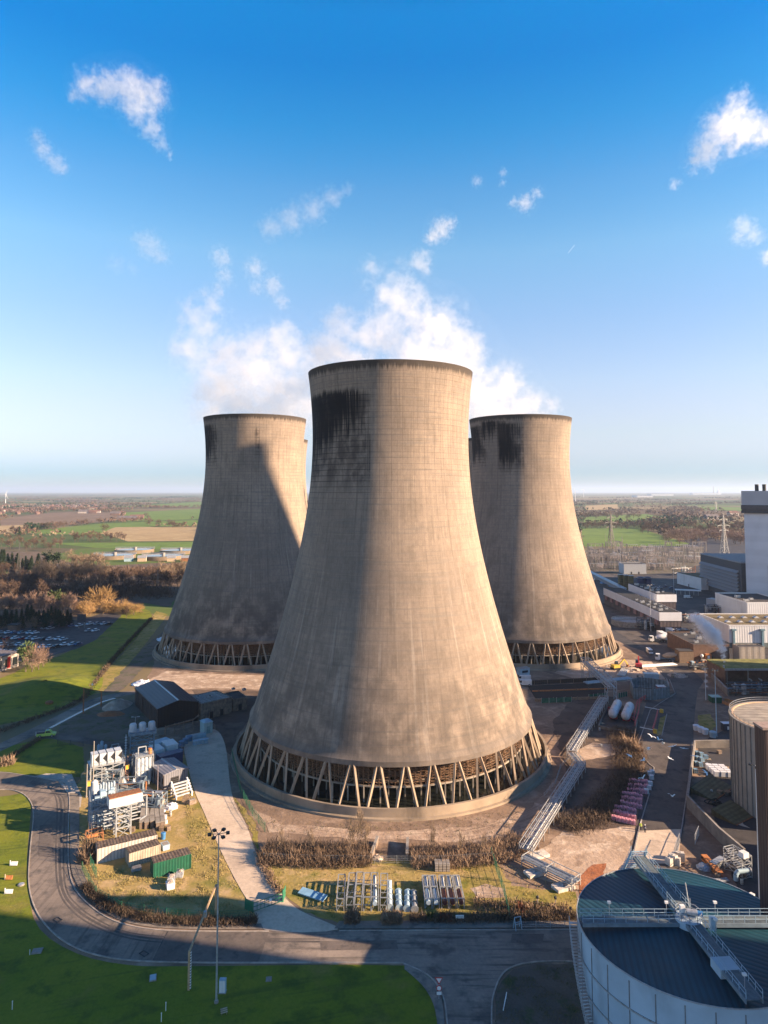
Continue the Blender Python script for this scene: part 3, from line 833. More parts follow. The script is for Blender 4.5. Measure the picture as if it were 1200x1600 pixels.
def flat_house(name, label, cat, pl, pr, d, h, wm, rm, parapet=.35, doors=1, extra=None, band=None, windows=0, z=0.0):
    a, rz, w = FR(pl, pr)
    t = thing(name, label, cat, (a.x, a.y, z), rz)
    MB().b0(0, 0, 0, w, d, h).build('wall', wm, t)
    r_ = MB().b0(.15, .15, h + .004, w - .15, d - .15, h + .08); r_.build('roof', rm, t)
    pm = MB(); q = parapet
    for (x0, y0, x1, y1) in ((-.06, -.06, w + .06, .12), (-.06, d - .12, w + .06, d + .06), (-.06, .125, .12, d - .125), (w - .12, .125, w + .06, d - .125)): pm.b0(x0, y0, h - .05, x1, y1, h + q)
    pm.build('parapet', extra or wm, t)
    for k in range(doors):
        x = w * (k + 1) / (doors + 1)
        MB().b0(x - .6, -.07, 0, x + .6, -.003, 2.2).build('door', black_p, t)
    for k in range(windows):
        x = w * (k + .5) / windows
        MB().b0(x - w / windows * .32, -.06, h * .45, x + w / windows * .32, -.004, h * .8).build('window', glass_m, t)
    if band:
        MB().b0(-.04, -.04, 0, w + .04, d + .04, band[0]).build('plinth', band[1], t)
    return t
sh = flat_house('switch_house', 'low stained concrete switch house beside the brown gabled shed', 'building', (314, 1126), (362, 1114), 11, 5.2, conc_brown, conc_b, doors=2)
pr_ = MB()
rr = random.Random(11)
for k in range(7):
    y = 1.2 + k * 1.4; pr_.tube((.8, y, 5.7), (9.5, y + rr.uniform(-.2, .2), 5.7), .09, n=6)
    for x in (1.5, 4, 7): pr_.bar((x, y, 5.25), (x, y, 5.8), .1)
pr_.build('roof_pipe', galv, sh)
flat_house('switch_house', 'smaller flat roofed concrete annexe next to the big tower foot', 'building', (364, 1112), (386, 1108), 9, 4.0, conc_brown, felt)
# brown service pipes in front of the shed
a = G(258, 1150)
t = thing('pipe_run', 'brown lagged pipes stepping up in front of the gabled shed', 'pipes', a, .45)
for k in range(3):
    MB().path([(-2, -.5 * k, .4), (0, -.5 * k, .4), (0, -.5 * k, 2.6 + k * .3), (9, 2.5 - .5 * k, 2.9 + k * .3), (11, 3 - .5 * k, 4.2)], .16, 7).build('pipe', rust if k == 1 else conc_brown, t)
f = MB()
for x, y in ((0, 0), (3, .9), (6, 1.7), (9, 2.6)): f.bar((x, y - .9, 0), (x, y - .9, 3.2), .14); f.bar((x, y + .2, 0), (x, y + .2, 3.2), .14); f.bar((x, y - 1, 2.6), (x, y + .3, 2.6), .14)
f.build('pipe_support', conc_brown, t)
# cyan kiosk
a, rz, wd = FR((319, 1148), (332, 1145))
t = thing('kiosk', 'pale turquoise metal kiosk beyond the blue tubs', 'kiosk', a, rz)
MB().b0(0, 0, .1, wd, 3.4, 3.6).build('body', mat('turquoise_panel', (.36, .48, .47), .55, var=.08, stripes=((1, 1, 0), 1, .2)), t)
MB().add([(-.2, -.2, 3.6), (wd + .2, -.2, 3.6), (wd + .2, 3.6, 3.6), (-.2, 3.6, 3.6), (wd * .25, .7, 4.1), (wd * .75, .7, 4.1), (wd * .75, 2.7, 4.1), (wd * .25, 2.7, 4.1)], [(0, 3, 2, 1), (4, 5, 6, 7), (0, 1, 5, 4), (1, 2, 6, 5), (2, 3, 7, 6), (3, 0, 4, 7)]).build('roof', lblue, t)
MB().b0(wd * .3, -.06, .2, wd * .7, -.005, 2.3).build('door', mat('turquoise_door', (.22, .33, .33), .5), t)
# tubs and bins
def tub(label, loc, r, h, m, group=None, lid=True, name='tub', cat='tub'):
    t = thing(name, label, cat, loc, 0, group)
    MB().lathe([(r * .86, 0), (r, h * .92), (r * 1.05, h)], 14, capb=True, capt=True).build('body', m, t, True)
    if lid: MB().lathe([(r * 1.08, h), (r * .9, h + .12), (.1, h + .16)], 14, capb=True).build('lid', m, t)
    return t
tb = tub('blue grey lidded tub in the row in front of the turquoise kiosk', G(305, 1164), .75, 1.3, lblue, 'row of blue grey tubs')
for q in ((310, 1163), (316, 1162), (322, 1161)): dup(tb, G(*q))
tb = tub('dark blue tub at the edge of the concrete drive by the navy container', G(279, 1172), .9, 1.5, mat('blue_grey_plastic', (.12, .20, .29), .5), 'dark blue tubs')
for q in ((284, 1166), (281, 1180), (290, 1162), (296, 1158)): dup(tb, G(*q) + Vector((0, 0, 0)))
a, rz, wd = FR((292, 1158), (322, 1152))
t = thing('trough', 'long pale blue trough behind the row of tubs', 'trough', a, rz)
MB().b0(0, 0, .1, wd, 1.4, 1.3).build('body', lblue, t); MB().b0(.15, .15, 1.31, wd - .15, 1.25, 1.36).build('lid', galv, t)
# pale box lorry trailer and site clutter on the drive by the tower
def box_trailer(label, pl, pr, d, h, m, group=None):
    a, rz, w = FR(pl, pr)
    t = thing('box_trailer', label, 'trailer', a, rz, group)
    MB().b0(0, 0, .5, w, d, h).build('body', m, t)
    MB().b0(-.05, -.05, h + .002, w + .05, d + .05, h + .09).build('roof', white_p, t)
    for x in (w * .2, w * .8):
        for y in (.1, d - .1): MB().tube((x, y - .12, .42), (x, y + .12, .42), .42, n=12).build('wheel', rubber, t)
    return t
box_trailer('white box trailer end-on beside the navy container', (241, 1190), (257, 1186), 5, 2.9, white_p)
box_trailer('white box trailer standing tight behind the navy container', (260, 1182), (278, 1178), 5, 2.9, white_p)
container('shipping_container', 'light blue slatted container behind the two white trailers', 'container', (241, 1178), (267, 1170), 2.7, 3, lblue)
container('shipping_container', 'navy blue container at the edge of the concrete drive', 'container', (250, 1201), (285, 1192), 3.0, 3.0, navy, mat('navy_roof', (.06, .085, .16), .5))
gs = gable_shed('corrugated_shed', 'low grey corrugated store next to the white pipe skid', 'shed', (256, 1237), (293, 1226), 9.0, 4.2, 4.7, shed_grey, mat('grey_roof_sheet', (.24, .24, .27), .5, var=.12, scale=.3, stripes=((1, 0, 0), 1.2, .35)))

# height gauges over the lanes
def gauge(label, b1, b2, t1, t2, m, stripes=False):
    p, q = G(*b1), G(*b2)
    h1, h2 = Hat(p, t1), Hat(q, t2)
    t = thing('height_gauge', label, 'height gauge', p)
    d = q - p
    MB().bar((0, 0, 0), (0, 0, h1), .34, .34).build('post', m, t)
    MB().bar((d.x, d.y, 0), (d.x, d.y, h2), .34, .34).build('post', m, t)
    MB().bar((0, 0, h1 - .1), (d.x, d.y, h2 - .1), .26).build('crossbar', m, t)
    if stripes:
        s = MB()
        for k in range(14): s.box((.22, 0, .4 + k * h1 / 14.6), (.22, .3, .2))
        s.build('reflector', white_p, t)
        MB().box((.22, 0, h1 / 2), (.16, .27, h1 * .96)).build('dark_edge', black_p, t)
        MB().box((d.x * .55, d.y * .55, h1 * .95), (.5, .5, .9)).build('warning_lamp', galv, t)
    else:
        MB().tube((d.x * .47, d.y * .47, h1), (d.x * .47, d.y * .47, h1 + .7), .35, .1, 8).build('warning_lamp', white_p, t)
    return t
pinkish = mat('faded_pink_timber', (.40, .27, .20), .85, var=.2, scale=1.5)
gauge('rust brown height gauge spanning the narrow service road', (130, 1115), (158, 1104), 1075, 1080, rust)
gauge('faded pink height gauge reaching across the bend beside the tall floodlight mast', (295, 1547), (337, 1436), 1485, 1382, mat('tan_steel', (.45, .30, .17), .8, var=.2), True)

# tall floodlight mast with its cabinet
b = G(338, 1567)
lamp_post('floodlight_mast', 'very tall grey mast with a ring of six black floodlights on the lawn', b, Hat(b, 1302), 6, 1.2, flood=True, r=.13)
a, rz, wd = FR((342, 1553), (352, 1553))
t = thing('control_cabinet', 'white control cabinet on the lawn at the foot of the floodlight mast', 'cabinet', a, rz)
MB().b0(0, 0, .1, wd, .7, 2.0).build('body', lblue, t)
MB().b0(.05, -.04, .2, wd / 2 - .02, -.003, 1.9).build('door', white_p, t); MB().b0(wd / 2 + .02, -.04, .2, wd - .05, -.003, 1.9).build('door', white_p, t)
MB().b0(-.1, -.1, 0, wd + .1, .8, .1).build('plinth', conc_b, t)
b = G(211, 1146); lamp_post('lamp_post', 'thin lamp post with two heads behind the three white drums', b, Hat(b, 1120), 2, .7)
b = G(246, 1246); lamp_post('lamp_post', 'lamp post with two round lamps in front of the grey corrugated store', b, Hat(b, 1196), 2, .5, pm=mat('mauve_steel', (.34, .27, .27), .6))
for (bx, by, ty, lb) in ((145, 1240, 1158, 'taller of two bare grey poles at the corner of the cabinet tower'), (135, 1246, 1194, 'shorter of two bare grey poles at the corner of the cabinet tower')):
    b = G(bx, by)
    t = thing('bare_pole', lb, 'pole', b)
    MB().tube((0, 0, 0), (0, 0, Hat(b, ty)), .16, .12, 8).build('pole', conc_b, t); MB().cyl((0, 0, 0), .3, .3, 8).build('base_plate', conc_b, t)

# ---- gas / transformer plant
# portal with three white drums
a, rz, wd = FR((203, 1197), (240, 1192))
t = thing('drum_portal', 'steel portal frame carrying three white upright drums', 'steel frame', a, rz)
f = MB(); lattice(f, 0, 0, wd, 3.5, 0, 8.4, .3, 3, .12)
for y in (0, 3.5): f.bar((-.6, y, 8.5), (wd + .6, y, 8.5), .4, .5)
f.b0(-.6, -.3, 8.7, wd + .6, 3.8, 8.9)
f.build('portal', mat('blue_steel', (.17, .25, .31), .5, .3, var=.2, dirt=(.12, .09, .08)), t)
for k in range(3):
    x = wd * (.1 + .4 * k)
    MB().lathe([(.95, 0), (1.0, .1), (1.0, 1.9), (.75, 2.25), (.1, 2.35)], 16, (x, 1.7, 8.95), capb=True).build('drum', tank_w, t, True)
l = MB()
for k in range(11): l.sphere((-1.2, 0, .6 + k * .75), .33, 8, 5, sz=.7)
l.tube((-1.2, 0, 0), (-1.2, 0, 8.9), .1, n=6)
l.build('insulator_string', tank_w, t, True)
r_ = MB(); railing(r_, [(-.5, -.3, 8.9), (wd + .5, -.3, 8.9)], 1.0); r_.build('handrail', galv, t)

# bundle of upright white vessels
a, rz, wd = FR((213, 1229), (237, 1224))
t = thing('vessel_bundle', 'bundle of upright white cylinders with a pipe loop on top', 'vessels', a, rz)
for i in range(4):
    for j in range(2):
        MB().lathe([(.1, .4), (.55, .5), (.55, 6.6), (.3, 7.1), (.1, 7.2)], 12, (wd * (.12 + .25 * i), .6 + 1.3 * j, 0), capt=True).build('vessel', tank_w, t, True)
f = MB(); lattice(f, -.3, -.3, wd + .3, 2.8, 0, 7.6, .16, 2, .07); f.b0(-.3, -.3, 7.3, wd + .3, 2.8, 7.4); f.build('steel_frame', steel_w, t)
MB().path([(wd * .1, .5, 7.4), (wd * .1, .5, 9.8), (wd * .6, .5, 9.8), (wd * .6, .5, 8)], .16).build('pipe_loop', steel_w, t, True)
v = MB().cyl((wd * .9, 1, 7.5), .5, 1.4, 10); v.build('orange_valve', orange_p, t)
r_ = MB(); railing(r_, [(-.3, -.3, 7.4), (wd + .3, -.3, 7.4), (wd + .3, 2.8, 7.4)], 1.0); r_.build('handrail', steel_w, t)

# blue grey boxes and small tanks behind the cabinet tower
a, rz, wd = FR((148, 1205), (170, 1200))
t = thing('switchgear_block', 'blue grey switchgear block with stacked bushings on its roof', 'switchgear', a, rz)
MB().b0(0, 0, 0, wd, 3.5, 4.2).build('body', rad_blue, t)
for x, y, h in ((wd * .3, 1, 2.6), (wd * .55, 1.4, 3.2), (wd * .8, 1, 2.2)):
    s = MB()
    for k in range(int(h / .35)): s.lathe([(.28, 0), (.5, .12), (.28, .24)], 10, (x, y, 4.2 + k * .35))
    s.tube((x, y, 4.2), (x, y, 4.2 + h), .2, n=8); s.build('bushing', lblue, t, True)
a, rz, wd = FR((168, 1196), (190, 1192))
t = thing('small_tank_pair', 'pair of squat blue tanks behind the four white cabinets', 'tanks', a, rz)
for k in range(2):
    MB().lathe([(1.1, 0), (1.1, 3.2), (.7, 3.6), (.5, 4.4), (.1, 4.5)], 16, (wd * (.3 + .5 * k), 1, 0), capb=True).build('tank', lblue, t, True)
MB().path([(wd * .3, 1, 4.4), (wd * .3, 1, 5.2), (wd * .8, 1, 5.2), (wd * .8, 1, 4.4)], .14).build('link_pipe', steel_w, t)
a, rz, wd = FR((188, 1212), (208, 1208))
t = thing('cooler_box', 'blue grey box cooler between cabinet tower and vessel bundle', 'cooler', a, rz)
MB().b0(0, 0, .4, wd, 3, 3.4).build('body', rad_blue, t)
for k in range(2): MB().lathe([(.9, 0), (.9, .4)], 14, (wd * (.28 + .45 * k), 1.5, 3.42)).build('fan_ring', galv, t)
f = MB(); lattice(f, 0, 0, wd, 3, 0, .4, .14, 1, .05); f.build('stand', galv, t)

# cabinet tower
a, rz, wd = FR((141, 1240), (193, 1229))
t = thing('cabinet_tower', 'white steel lattice tower topped by four white cabinets with black triangles', 'steel tower', a, rz)
f = MB(); lattice(f, 0, 0, wd, 5, 0, 6.4, .24, 3, .11)
for x in (wd * .33, wd * .66): 
    for y in (0, 5): f.bar((x, y, 0), (x, y, 6.4), .2)
f.bar((0, 0, 4.3), (wd, 0, 6.2), .12); f.bar((wd, 0, 4.3), (0, 0, 6.2), .12)
f.build('lattice_frame', steel_w, t)
MB().b0(-.2, -.4, 6.4, wd + .2, 5.2, 6.52).build('deck', galv, t)
for k in range(4):
    x0 = wd * (.03 + .235 * k); x1 = x0 + wd * .2
    c_ = MB().b0(x0, .3, 6.55, x1, 3.2, 9.4).build('cabinet', tank_w, t)
    MB().add([(x1 - .9, .26, 8.2), (x1 + .02, .26, 9.2), (x1 + .02, .26, 7.2), (x1 - .9, .29, 8.2)], [(0, 2, 1)]).build('black_triangle', black_p, c_)  # flat black triangle on each cabinet front
r_ = MB(); railing(r_, [(-.2, -.4, 6.52), (wd + .2, -.4, 6.52), (wd + .2, 5.2, 6.52)], 1.05); r_.build('handrail', steel_w, t)
l = MB()
for k in range(16): l.bar((wd + .5, -.4 + .35 * k / 3, .4 + k * .4), (wd + 1.2, -.4 + .35 * k / 3, .4 + k * .4), .07)
l.bar((wd + .5, -.4, 0), (wd + .5, 1.4, 7.2), .12); l.bar((wd + 1.2, -.4, 0), (wd + 1.2, 1.4, 7.2), .12)
l.build('ladder', mat('salmon_steel', (.45, .25, .17), .7), t)
MB().b0(wd + .4, -.7, 4.5, wd + 1.3, -.2, 5.5).build('yellow_box', yellow_p, t)
MB().b0(-.9, -.8, 2.2, .5, .2, 3.3).build('yellow_box', yellow_p, t)

# radiator bank
a, rz, wd = FR((142, 1306), (182, 1298))
t = thing('radiator_bank', 'bank of blue grey upright radiator tubes left of the pale header drum', 'radiator', a, rz)
for row in range(3):
    for i in range(9):
        x = wd * (.06 + .11 * i); h = 5.2 + row * 1.8 + rr.uniform(-.5, .4)
        MB().lathe([(.1, .3), (.36, .35), (.36, h - .3), (.1, h)], 10, (x, 1.2 + row * 2.6, 0)).build('radiator_tube', rad_blue, t, True)
f = MB(); lattice(f, -.3, 0, wd + .2, 8.2, 0, 7.6, .2, 3, .09)
for z in (2.5, 5.0):
    for y in (.9, 3.5, 6.1): f.tube((-.2, y, z), (wd, y, z), .16, n=7)
f.build('steel_frame', steel_w, t)
for k in range(16): MB().box((rr.uniform(.4, wd - .4), rr.uniform(.5, 7.5), rr.uniform(2, 8)), (rr.uniform(.5, 1.2), rr.uniform(.5, 1.2), rr.uniform(.5, 1.4))).build('valve_box', lblue, t)
MB().lathe([(.1, 5.2), (.85, 5.5), (.85, 9.4), (.1, 9.9)], 14, (.8, 6.4, 0)).build('header_tank', tank_w, t, True)

# header drum on its trestle
a, rz, wd = FR((181, 1312), (204, 1306))
t = thing('header_trestle', 'white trestle holding a long pale horizontal drum streaked with rust', 'trestle', a, rz)
f = MB(); lattice(f, 0, 0, wd, 2.4, 0, 7.0, .26, 3, .12); f.build('trestle', steel_w, t)
d_ = MB().b0(-1.6, -.2, 7.1, wd + 2.4, 2.6, 9.0); d_.build('drum', mat('rust_streaked_white', (.68, .66, .62), .55, var=.06, scale=1, dirt=(.42, .22, .10), dirt_amt=.5), t)
MB().b0(-1.5, .1, 9.0, wd + 2.3, 2.5, 9.14).build('lid', rust, t)
MB().path([(wd + 2.4, 1, 7.8), (wd + 3.6, 1, 7.8), (wd + 3.6, 1, 3.2), (wd + 2.2, 1, 2.6)], .2).build('downpipe', steel_w, t, True)
g = MB()
for z in (3.2, 4.6, 5.8): g.tube((-2.5, .6, z), (wd + 2.2, .6, z), .16, n=7); g.tube((-2.5, 1.6, z + .3), (wd + 1.8, 1.6, z + .3), .12, n=7)
g.build('pipe', steel_w, t)

# pieces lying round the plant
a, rz, wd = FR((222, 1249), (254, 1243))
t = thing('orange_tray', 'long orange steel tray lying at the foot of the vessel bundle', 'tray', a, rz)
MB().b0(0, 0, .1, wd, 1.4, .9).build('side', orange_p, t); MB().b0(.15, .15, .92, wd - .15, 1.25, .96).build('floor', rust, t)
patch('concrete_pad', [(214, 1236), (232, 1229), (246, 1240), (226, 1244)], concrete_g, .09)
for k, (q1, q2, lb) in enumerate((((221, 1296), (226, 1262), 'stained concrete trench wall nearest the white trestle'), ((229, 1296), (232, 1268), 'second stained concrete trench wall, topped with grit'), ((238, 1294), (236, 1262), 'middle stained concrete trench wall'), ((247, 1297), (243, 1255), 'tall stained concrete trench wall near the blue drum'), ((254, 1295), (250, 1262), 'outermost broken concrete trench wall'))):
    a, b = G(*q1), G(*q2); d = (b - a)
    t = thing('trench_wall', lb, 'concrete wall', a, math.atan2(d.y, d.x))
    MB().b0(0, -.45, 0, d.length, .45, 1.5).build('wall', conc_brown, t); MB().b0(.1, -.55, 1.5, d.length - .1, .55, 1.7).build('coping', conc_b, t)
# broken white bag heap
def heap(name, label, cat, c, r, h, m, n=26, s=(.3, .8), seed=1, base=True):
    q = random.Random(seed); mb = MB()
    for i in range(n):
        a_, d_ = q.uniform(0, 2 * PI), math.sqrt(q.random()) * r
        z = h * (1 - (d_ / r)) * q.uniform(.4, 1)
        mb.box((d_ * math.cos(a_), d_ * math.sin(a_), z * .8 + .12), (q.uniform(*s), q.uniform(*s), q.uniform(*s) * .6), M=Matrix.Rotation(q.uniform(0, 6), 4, 'Z') @ Matrix.Rotation(q.uniform(-.5, .5), 4, 'X'))
    if base: mb.lathe([(r * 1.05, 0), (r * .6, h * .55), (.1, h * .8)], 14)
    o = mb.build(name, m, loc=c)
    return tag(o, label, cat)
heap('rubble_heap', 'heap of torn white bags and rubble by the pipe skid', 'heap', G(266, 1262), 1.7, 1.2, plast_w, 30, (.4, 1.0), 4)
wb = tub('small white sack standing beside the trench walls', G(254, 1284), .45, .8, plast_w, 'small white sacks', False, 'sack', 'sack')
for q in ((258, 1279), (253, 1276), (259, 1287), (256, 1271)): dup(wb, G(*q))
tub('blue plastic drum at the end of the long white hut', G(255, 1311), .55, 1.3, plast_b, None, True, 'drum', 'drum')
a, rz, wd = FR((255, 1331), (265, 1328))
t = thing('grey_skip', 'small pale grey skip right of the cream hut', 'skip', a, rz)
MB().box((wd / 2, .9, .65), (wd, 1.7, 1.1), top=(1.15, 1.1)).build('body', lblue, t); MB().b0(.1, .2, 1.205, wd - .1, 1.6, 1.22).build('load', conc_b, t)
# white pipe skid with the cable drum
a, rz, wd = FR((274, 1251), (301, 1243))
t = thing('pipe_skid', 'skid of white horizontal pipes by the concrete drive', 'pipe skid', a, rz)
for k in range(5):
    MB().tube((-.2, .5 + .55 * k, .7 + .55 * k), (wd + .2, .5 + .55 * k, .7 + .55 * k), .27, n=12).build('pipe', steel_w, t, True)
f = MB()
for x in (.2, wd - .2): f.bar((x, 0, 0), (x, 0, 1.3), .3); f.bar((x, 0, .6), (x, 3.2, 3.5), .3); f.bar((x, 3.2, 0), (x, 3.2, 3.6), .3)
f.build('skid_frame', white_p, t)
c0 = G(291, 1255)
t = thing('cable_drum', 'brown timber cable drum in front of the white pipe skid', 'cable drum', c0, .1)
for y in (-.5, .5): MB().tube((0, y - .06, 1.0), (0, y + .06, 1.0), 1.0, n=20).build('flange', wood, t)
MB().tube((0, -.45, 1.0), (0, .45, 1.0), .6, n=16).build('core', mat('wound_cable', (.10, .08, .07), .7), t)
a, rz, wd = FR((296, 1259), (307, 1255))
t = thing('stone_block', 'squat brown block beside the cable drum', 'block', a, rz)
MB().box((wd / 2, .6, .5), (wd, 1.3, 1.0), top=(.92, .9)).build('block', conc_brown, t); MB().b0(.2, .2, 1.0, wd - .2, 1.0, 1.12).build('cap', conc_b, t)
# huts
container('long_hut', 'long white corrugated hut with a mossy brown roof', 'hut', (152, 1350), (245, 1327), 3.0, 3.0, wht_corr, moss_roof)
container('cream_hut', 'short cream corrugated hut with a mossy brown roof', 'hut', (202, 1356), (250, 1341), 2.8, 2.8, cream_cl, moss_roof)
container('green_container', 'dark green shipping container with a streaky brown roof', 'container', (240, 1373), (298, 1357), 2.9, 2.9, green_c, moss_roof)
a, rz, wd = FR((207, 1364), (221, 1360))
t = thing('pallet_pile', 'low pile of grey sheets in the shade of the cream hut', 'pile', a, rz)
for k in range(4): MB().box((wd / 2 + rr.uniform(-.1, .1), .7, .1 + k * .16), (wd, 1.3, .13), rr.uniform(-.1, .1)).build('sheet', galv, t)
# rusty frame
a, rz, wd = FR((135, 1322), (161, 1316))
t = thing('rusty_frame', 'rust orange open frame at the foot of the radiator bank', 'frame', a, rz)
f = MB(); lattice(f, 0, 0, wd, 2.5, 0, 2.2, .2, 1, .08); f.build('frame', rust, t)
MB().b0(0, -.05, 1.6, wd * .7, .1, 2.3).build('top_beam', orange_p, t)
# bulk bags
def bulk_bag(label, loc, m, rz=0.0, s=1.0):
    t = thing('bulk_bag', label, 'bulk bag', loc, rz)
    MB().box((0, 0, .5 * s), (1.15 * s, 1.15 * s, 1.0 * s), top=(1.12, 1.1)).build('bag', m, t)
    MB().sphere((0, 0, 1.0 * s), .55 * s, 9, 6, sz=.45, jit=.12, rnd=rr).build('fill', rubble_m, t)
    l = MB()
    for x in (-.5, .5):
        for y in (-.5, .5): l.bar((x * s, y * s, .95 * s), (x * .8 * s, y * .8 * s, 1.3 * s), .07)
    l.build('strap', m, t); return t
grey_bag = mat('grey_woven_bag', (.33, .34, .36), .8, var=.25, scale=2)
bulk_bag('grey open bulk bag against the front of the green container', G(268, 1378), grey_bag, .3, 1.15)
bulk_bag('grey open bulk bag at the corner of the green container', G(281, 1370), grey_bag, .1, 1.1)
bulk_bag('white slumped bulk bag in front of the two grey ones', G(266, 1388), plast_w, .5, 1.2)

# ---- lawn furniture
def marker(label, px, m=white_p, slab=True, rz=0.0, group=None):
    t = thing('marker_board', label, 'marker', G(*px), rz, group)
    MB().bar((-.55, 0, 0), (-.55, 0, 1.1), .16).build('post', m, t)
    MB().box((.25, .1, .45), (1.3, .12, .75), M=Matrix.Rotation(-.5, 4, 'X')).build('board', m, t)
    return t
marker('small white board beside a post on the sunlit lawn, farthest of the lawn markers', (20, 1353))
marker('small white board beside a post on the sunlit lawn, nearest the shade', (12, 1397))
t = marker('orange post with a tan board on the sunlit lawn', (12, 1375), orange_p)
swapmat(t.children[1], wood_p)
t = thing('manhole', 'grey raised manhole lid on the sunlit lawn', 'manhole', G(33, 1383))
MB().cyl((0, 0, 0), .65, .22, 14).build('collar', conc_b, t); MB().cyl((0, 0, .22), .5, .06, 14).build('lid', galv, t)
def slab(label, px, w, d, m, peg=True):
    t = thing('inspection_cover', label, 'cover', G(*px), rr.uniform(-.1, .3))
    MB().b0(-w / 2, -d / 2, 0, w / 2, d / 2, .18).build('frame', conc_b, t)
    MB().b0(-w / 2 + .1, -d / 2 + .1, .18, w / 2 - .1, d / 2 - .1, .24).build('lid', m, t)
    if peg: MB().bar((-w / 2 - .15, -d / 2, 0), (-w / 2 - .15, -d / 2, .9), .1).build('peg', white_p, t)
    return t
slab('grey inspection cover with a peg on the shaded lawn inside the bend', (58, 1487), 1.6, 1.4, conc_b)
slab('pale blue inspection cover on the shaded lawn left of the striped post', (239, 1529), 1.1, 1.5, lblue, False)
slab('small grey inspection cover on the shaded lawn right of the mast', (420, 1531), .9, 1.0, conc_b, False)
t = thing('timber_bench', 'small slatted timber bench lying on the lawn below the mast', 'bench', G(350, 1583), .3)
for k in range(3): MB().bar((-.5, -.4 + .4 * k, .35), (.5, -.3 + .4 * k, .35), .2, .06).build('slat', wood_p, t)
f = MB()
for x in (-.35, .35): f.bar((x, -.4, 0), (x, -.4, .35), .08); f.bar((x, .5, 0), (x, .5, .35), .08)
f.build('leg', wood, t)
for px, lb in (((19, 1578), 'thin white peg on the dark lawn at the near corner'), ((259, 1580), 'thin white peg on the dark lawn left of the mast'), ((252, 1597), 'tan peg on the dark lawn nearest the frame edge'), ((56, 1150), 'white notice peg beside the narrow service road')):
    t = thing('peg', lb, 'peg', G(*px)); MB().bar((0, 0, 0), (0, 0, 1.2), .09).build('stake', white_p, t); MB().box((0, 0, 1.25), (.14, .14, .1)).build('cap', white_p, t)
for px in ((90, 1438), (225, 1491)):
    a = G(*px); o = MB().b0(-.75, -.5, .0, .75, -.36, .07).b0(-.75, .36, .0, .75, .5, .07).b0(-.75, -.35, 0, -.6, .35, .07).b0(.6, -.35, 0, .75, .35, .07).build('drain_cover', black_p, None, loc=(a.x, a.y, .085)); o.rotation_euler = (0, 0, -.6); tag(o, kind='structure')

# give-way sign
a = G(686, 1562)
t = thing('road_sign', 'post with give way triangle, round plate and small square plate at the junction', 'road sign', a)
MB().tube((0, 0, 0), (0, 0, 2.9), .05, n=8).build('post', galv, t)
red_p = mat('red_paint', (.50, .03, .025), .5, var=.05)
MB().extr([(-.62, 3.3), (0, 2.25), (.62, 3.3)], -.08, -.05).build('give_way_plate', red_p, t)
MB().extr([(-.42, 3.18), (0, 2.48), (.42, 3.18)], -.10, -.082).build('give_way_field', white_p, t)
MB().tube((0, -.09, 1.75), (0, -.05, 1.75), .42, n=18).build('round_plate', red_p, t)
MB().tube((0, -.12, 1.75), (0, -.092, 1.75), .31, n=18).build('round_field', white_p, t)
MB().b0(-.36, -.09, .75, .36, -.05, 1.2).build('square_plate', white_p, t)
# white name board in the verge
a, rz, wd = FR((712, 1441), (725, 1441))
t = thing('name_board', 'low white board on two legs in the dark verge above the road', 'sign', a, rz)
MB().b0(0, -.04, .7, wd, .04, 1.25).build('board', white_p, t)
for x in (.12, wd - .12): MB().bar((x, .08, 0), (x, .08, 1.2), .08).build('leg', white_p, t)
MB().b0(.2, -.05, .92, wd - .2, -.042, .99).build('text_line', black_p, t)
# A-frame barrier on the pavement
a = G(809, 1452)
t = thing('barrier', 'pale blue A-frame barrier standing on the pavement', 'barrier', a, .3)
for s_ in (-1, 1):
    MB().bar((-.6, s_ * .5, 0), (-.6, 0, 2.1), .09).bar((.6, s_ * .5, 0), (.6, 0, 2.1), .09).bar((-.6, s_ * .25, 1.05), (.6, s_ * .25, 1.05), .08).build('leg_frame', lblue, t)
MB().bar((-.65, 0, 2.1), (.65, 0, 2.1), .1).build('top_bar', lblue, t)
t = thing('white_rail', 'short white rail lying tilted on the dark gravel island', 'rail', G(789, 1570), 1.2)
MB().bar((-1.4, 0, .1), (1.4, 0, .9), .12).build('rail', white_p, t); MB().bar((1.2, 0, 0), (1.2, 0, .85), .09).build('prop', galv, t)

# ---- the verge above the road: gate, slab, racks, pipes
g1, g2 = G(395, 1427), G(442, 1410)
t = thing('field_gate', 'open green mesh gate standing across the concrete drive', 'gate', g1, math.atan2((g2 - g1).y, (g2 - g1).x))
L_ = (g2 - g1).length
MB().bar((0, 0, 0), (0, 0, 2.1), .2).build('gate_post', green_f, t); MB().bar((L_, 0, 0), (L_, 0, 2.4), .22).build('gate_post', green_f, t)
f = MB()
for z in (.3, 1.1, 1.8): f.bar((.1, 0, z), (L_ - .1, 0, z), .09)
for k in range(9): f.bar((.1 + (L_ - .2) * k / 8, 0, .3), (.1 + (L_ - .2) * k / 8, 0, 1.8), .07)
f.build('gate_leaf', green_f, t)
MB().box((L_ * .58, -.06, 1.3), (.5, .04, .5)).build('notice', white_p, t)
g3 = G(391, 1405)
a, rz, wd = FR((466, 1398), (505, 1411))
t = thing('blue_cover', 'pale blue sheeted slab lying tilted beside the gate', 'cover', a, rz)
MB().box((wd / 2, .7, .5), (wd, 1.7, .22), M=Matrix.Rotation(.15, 4, 'X')).build('sheet', mat('pale_blue_sheet', (.24, .42, .55), .5, var=.12, scale=1), t)
MB().bar((.3, .7, 0), (.3, .7, .4), .2).bar((wd - .3, .7, 0), (wd - .3, .7, .4), .2).build('trestle', rust, t)
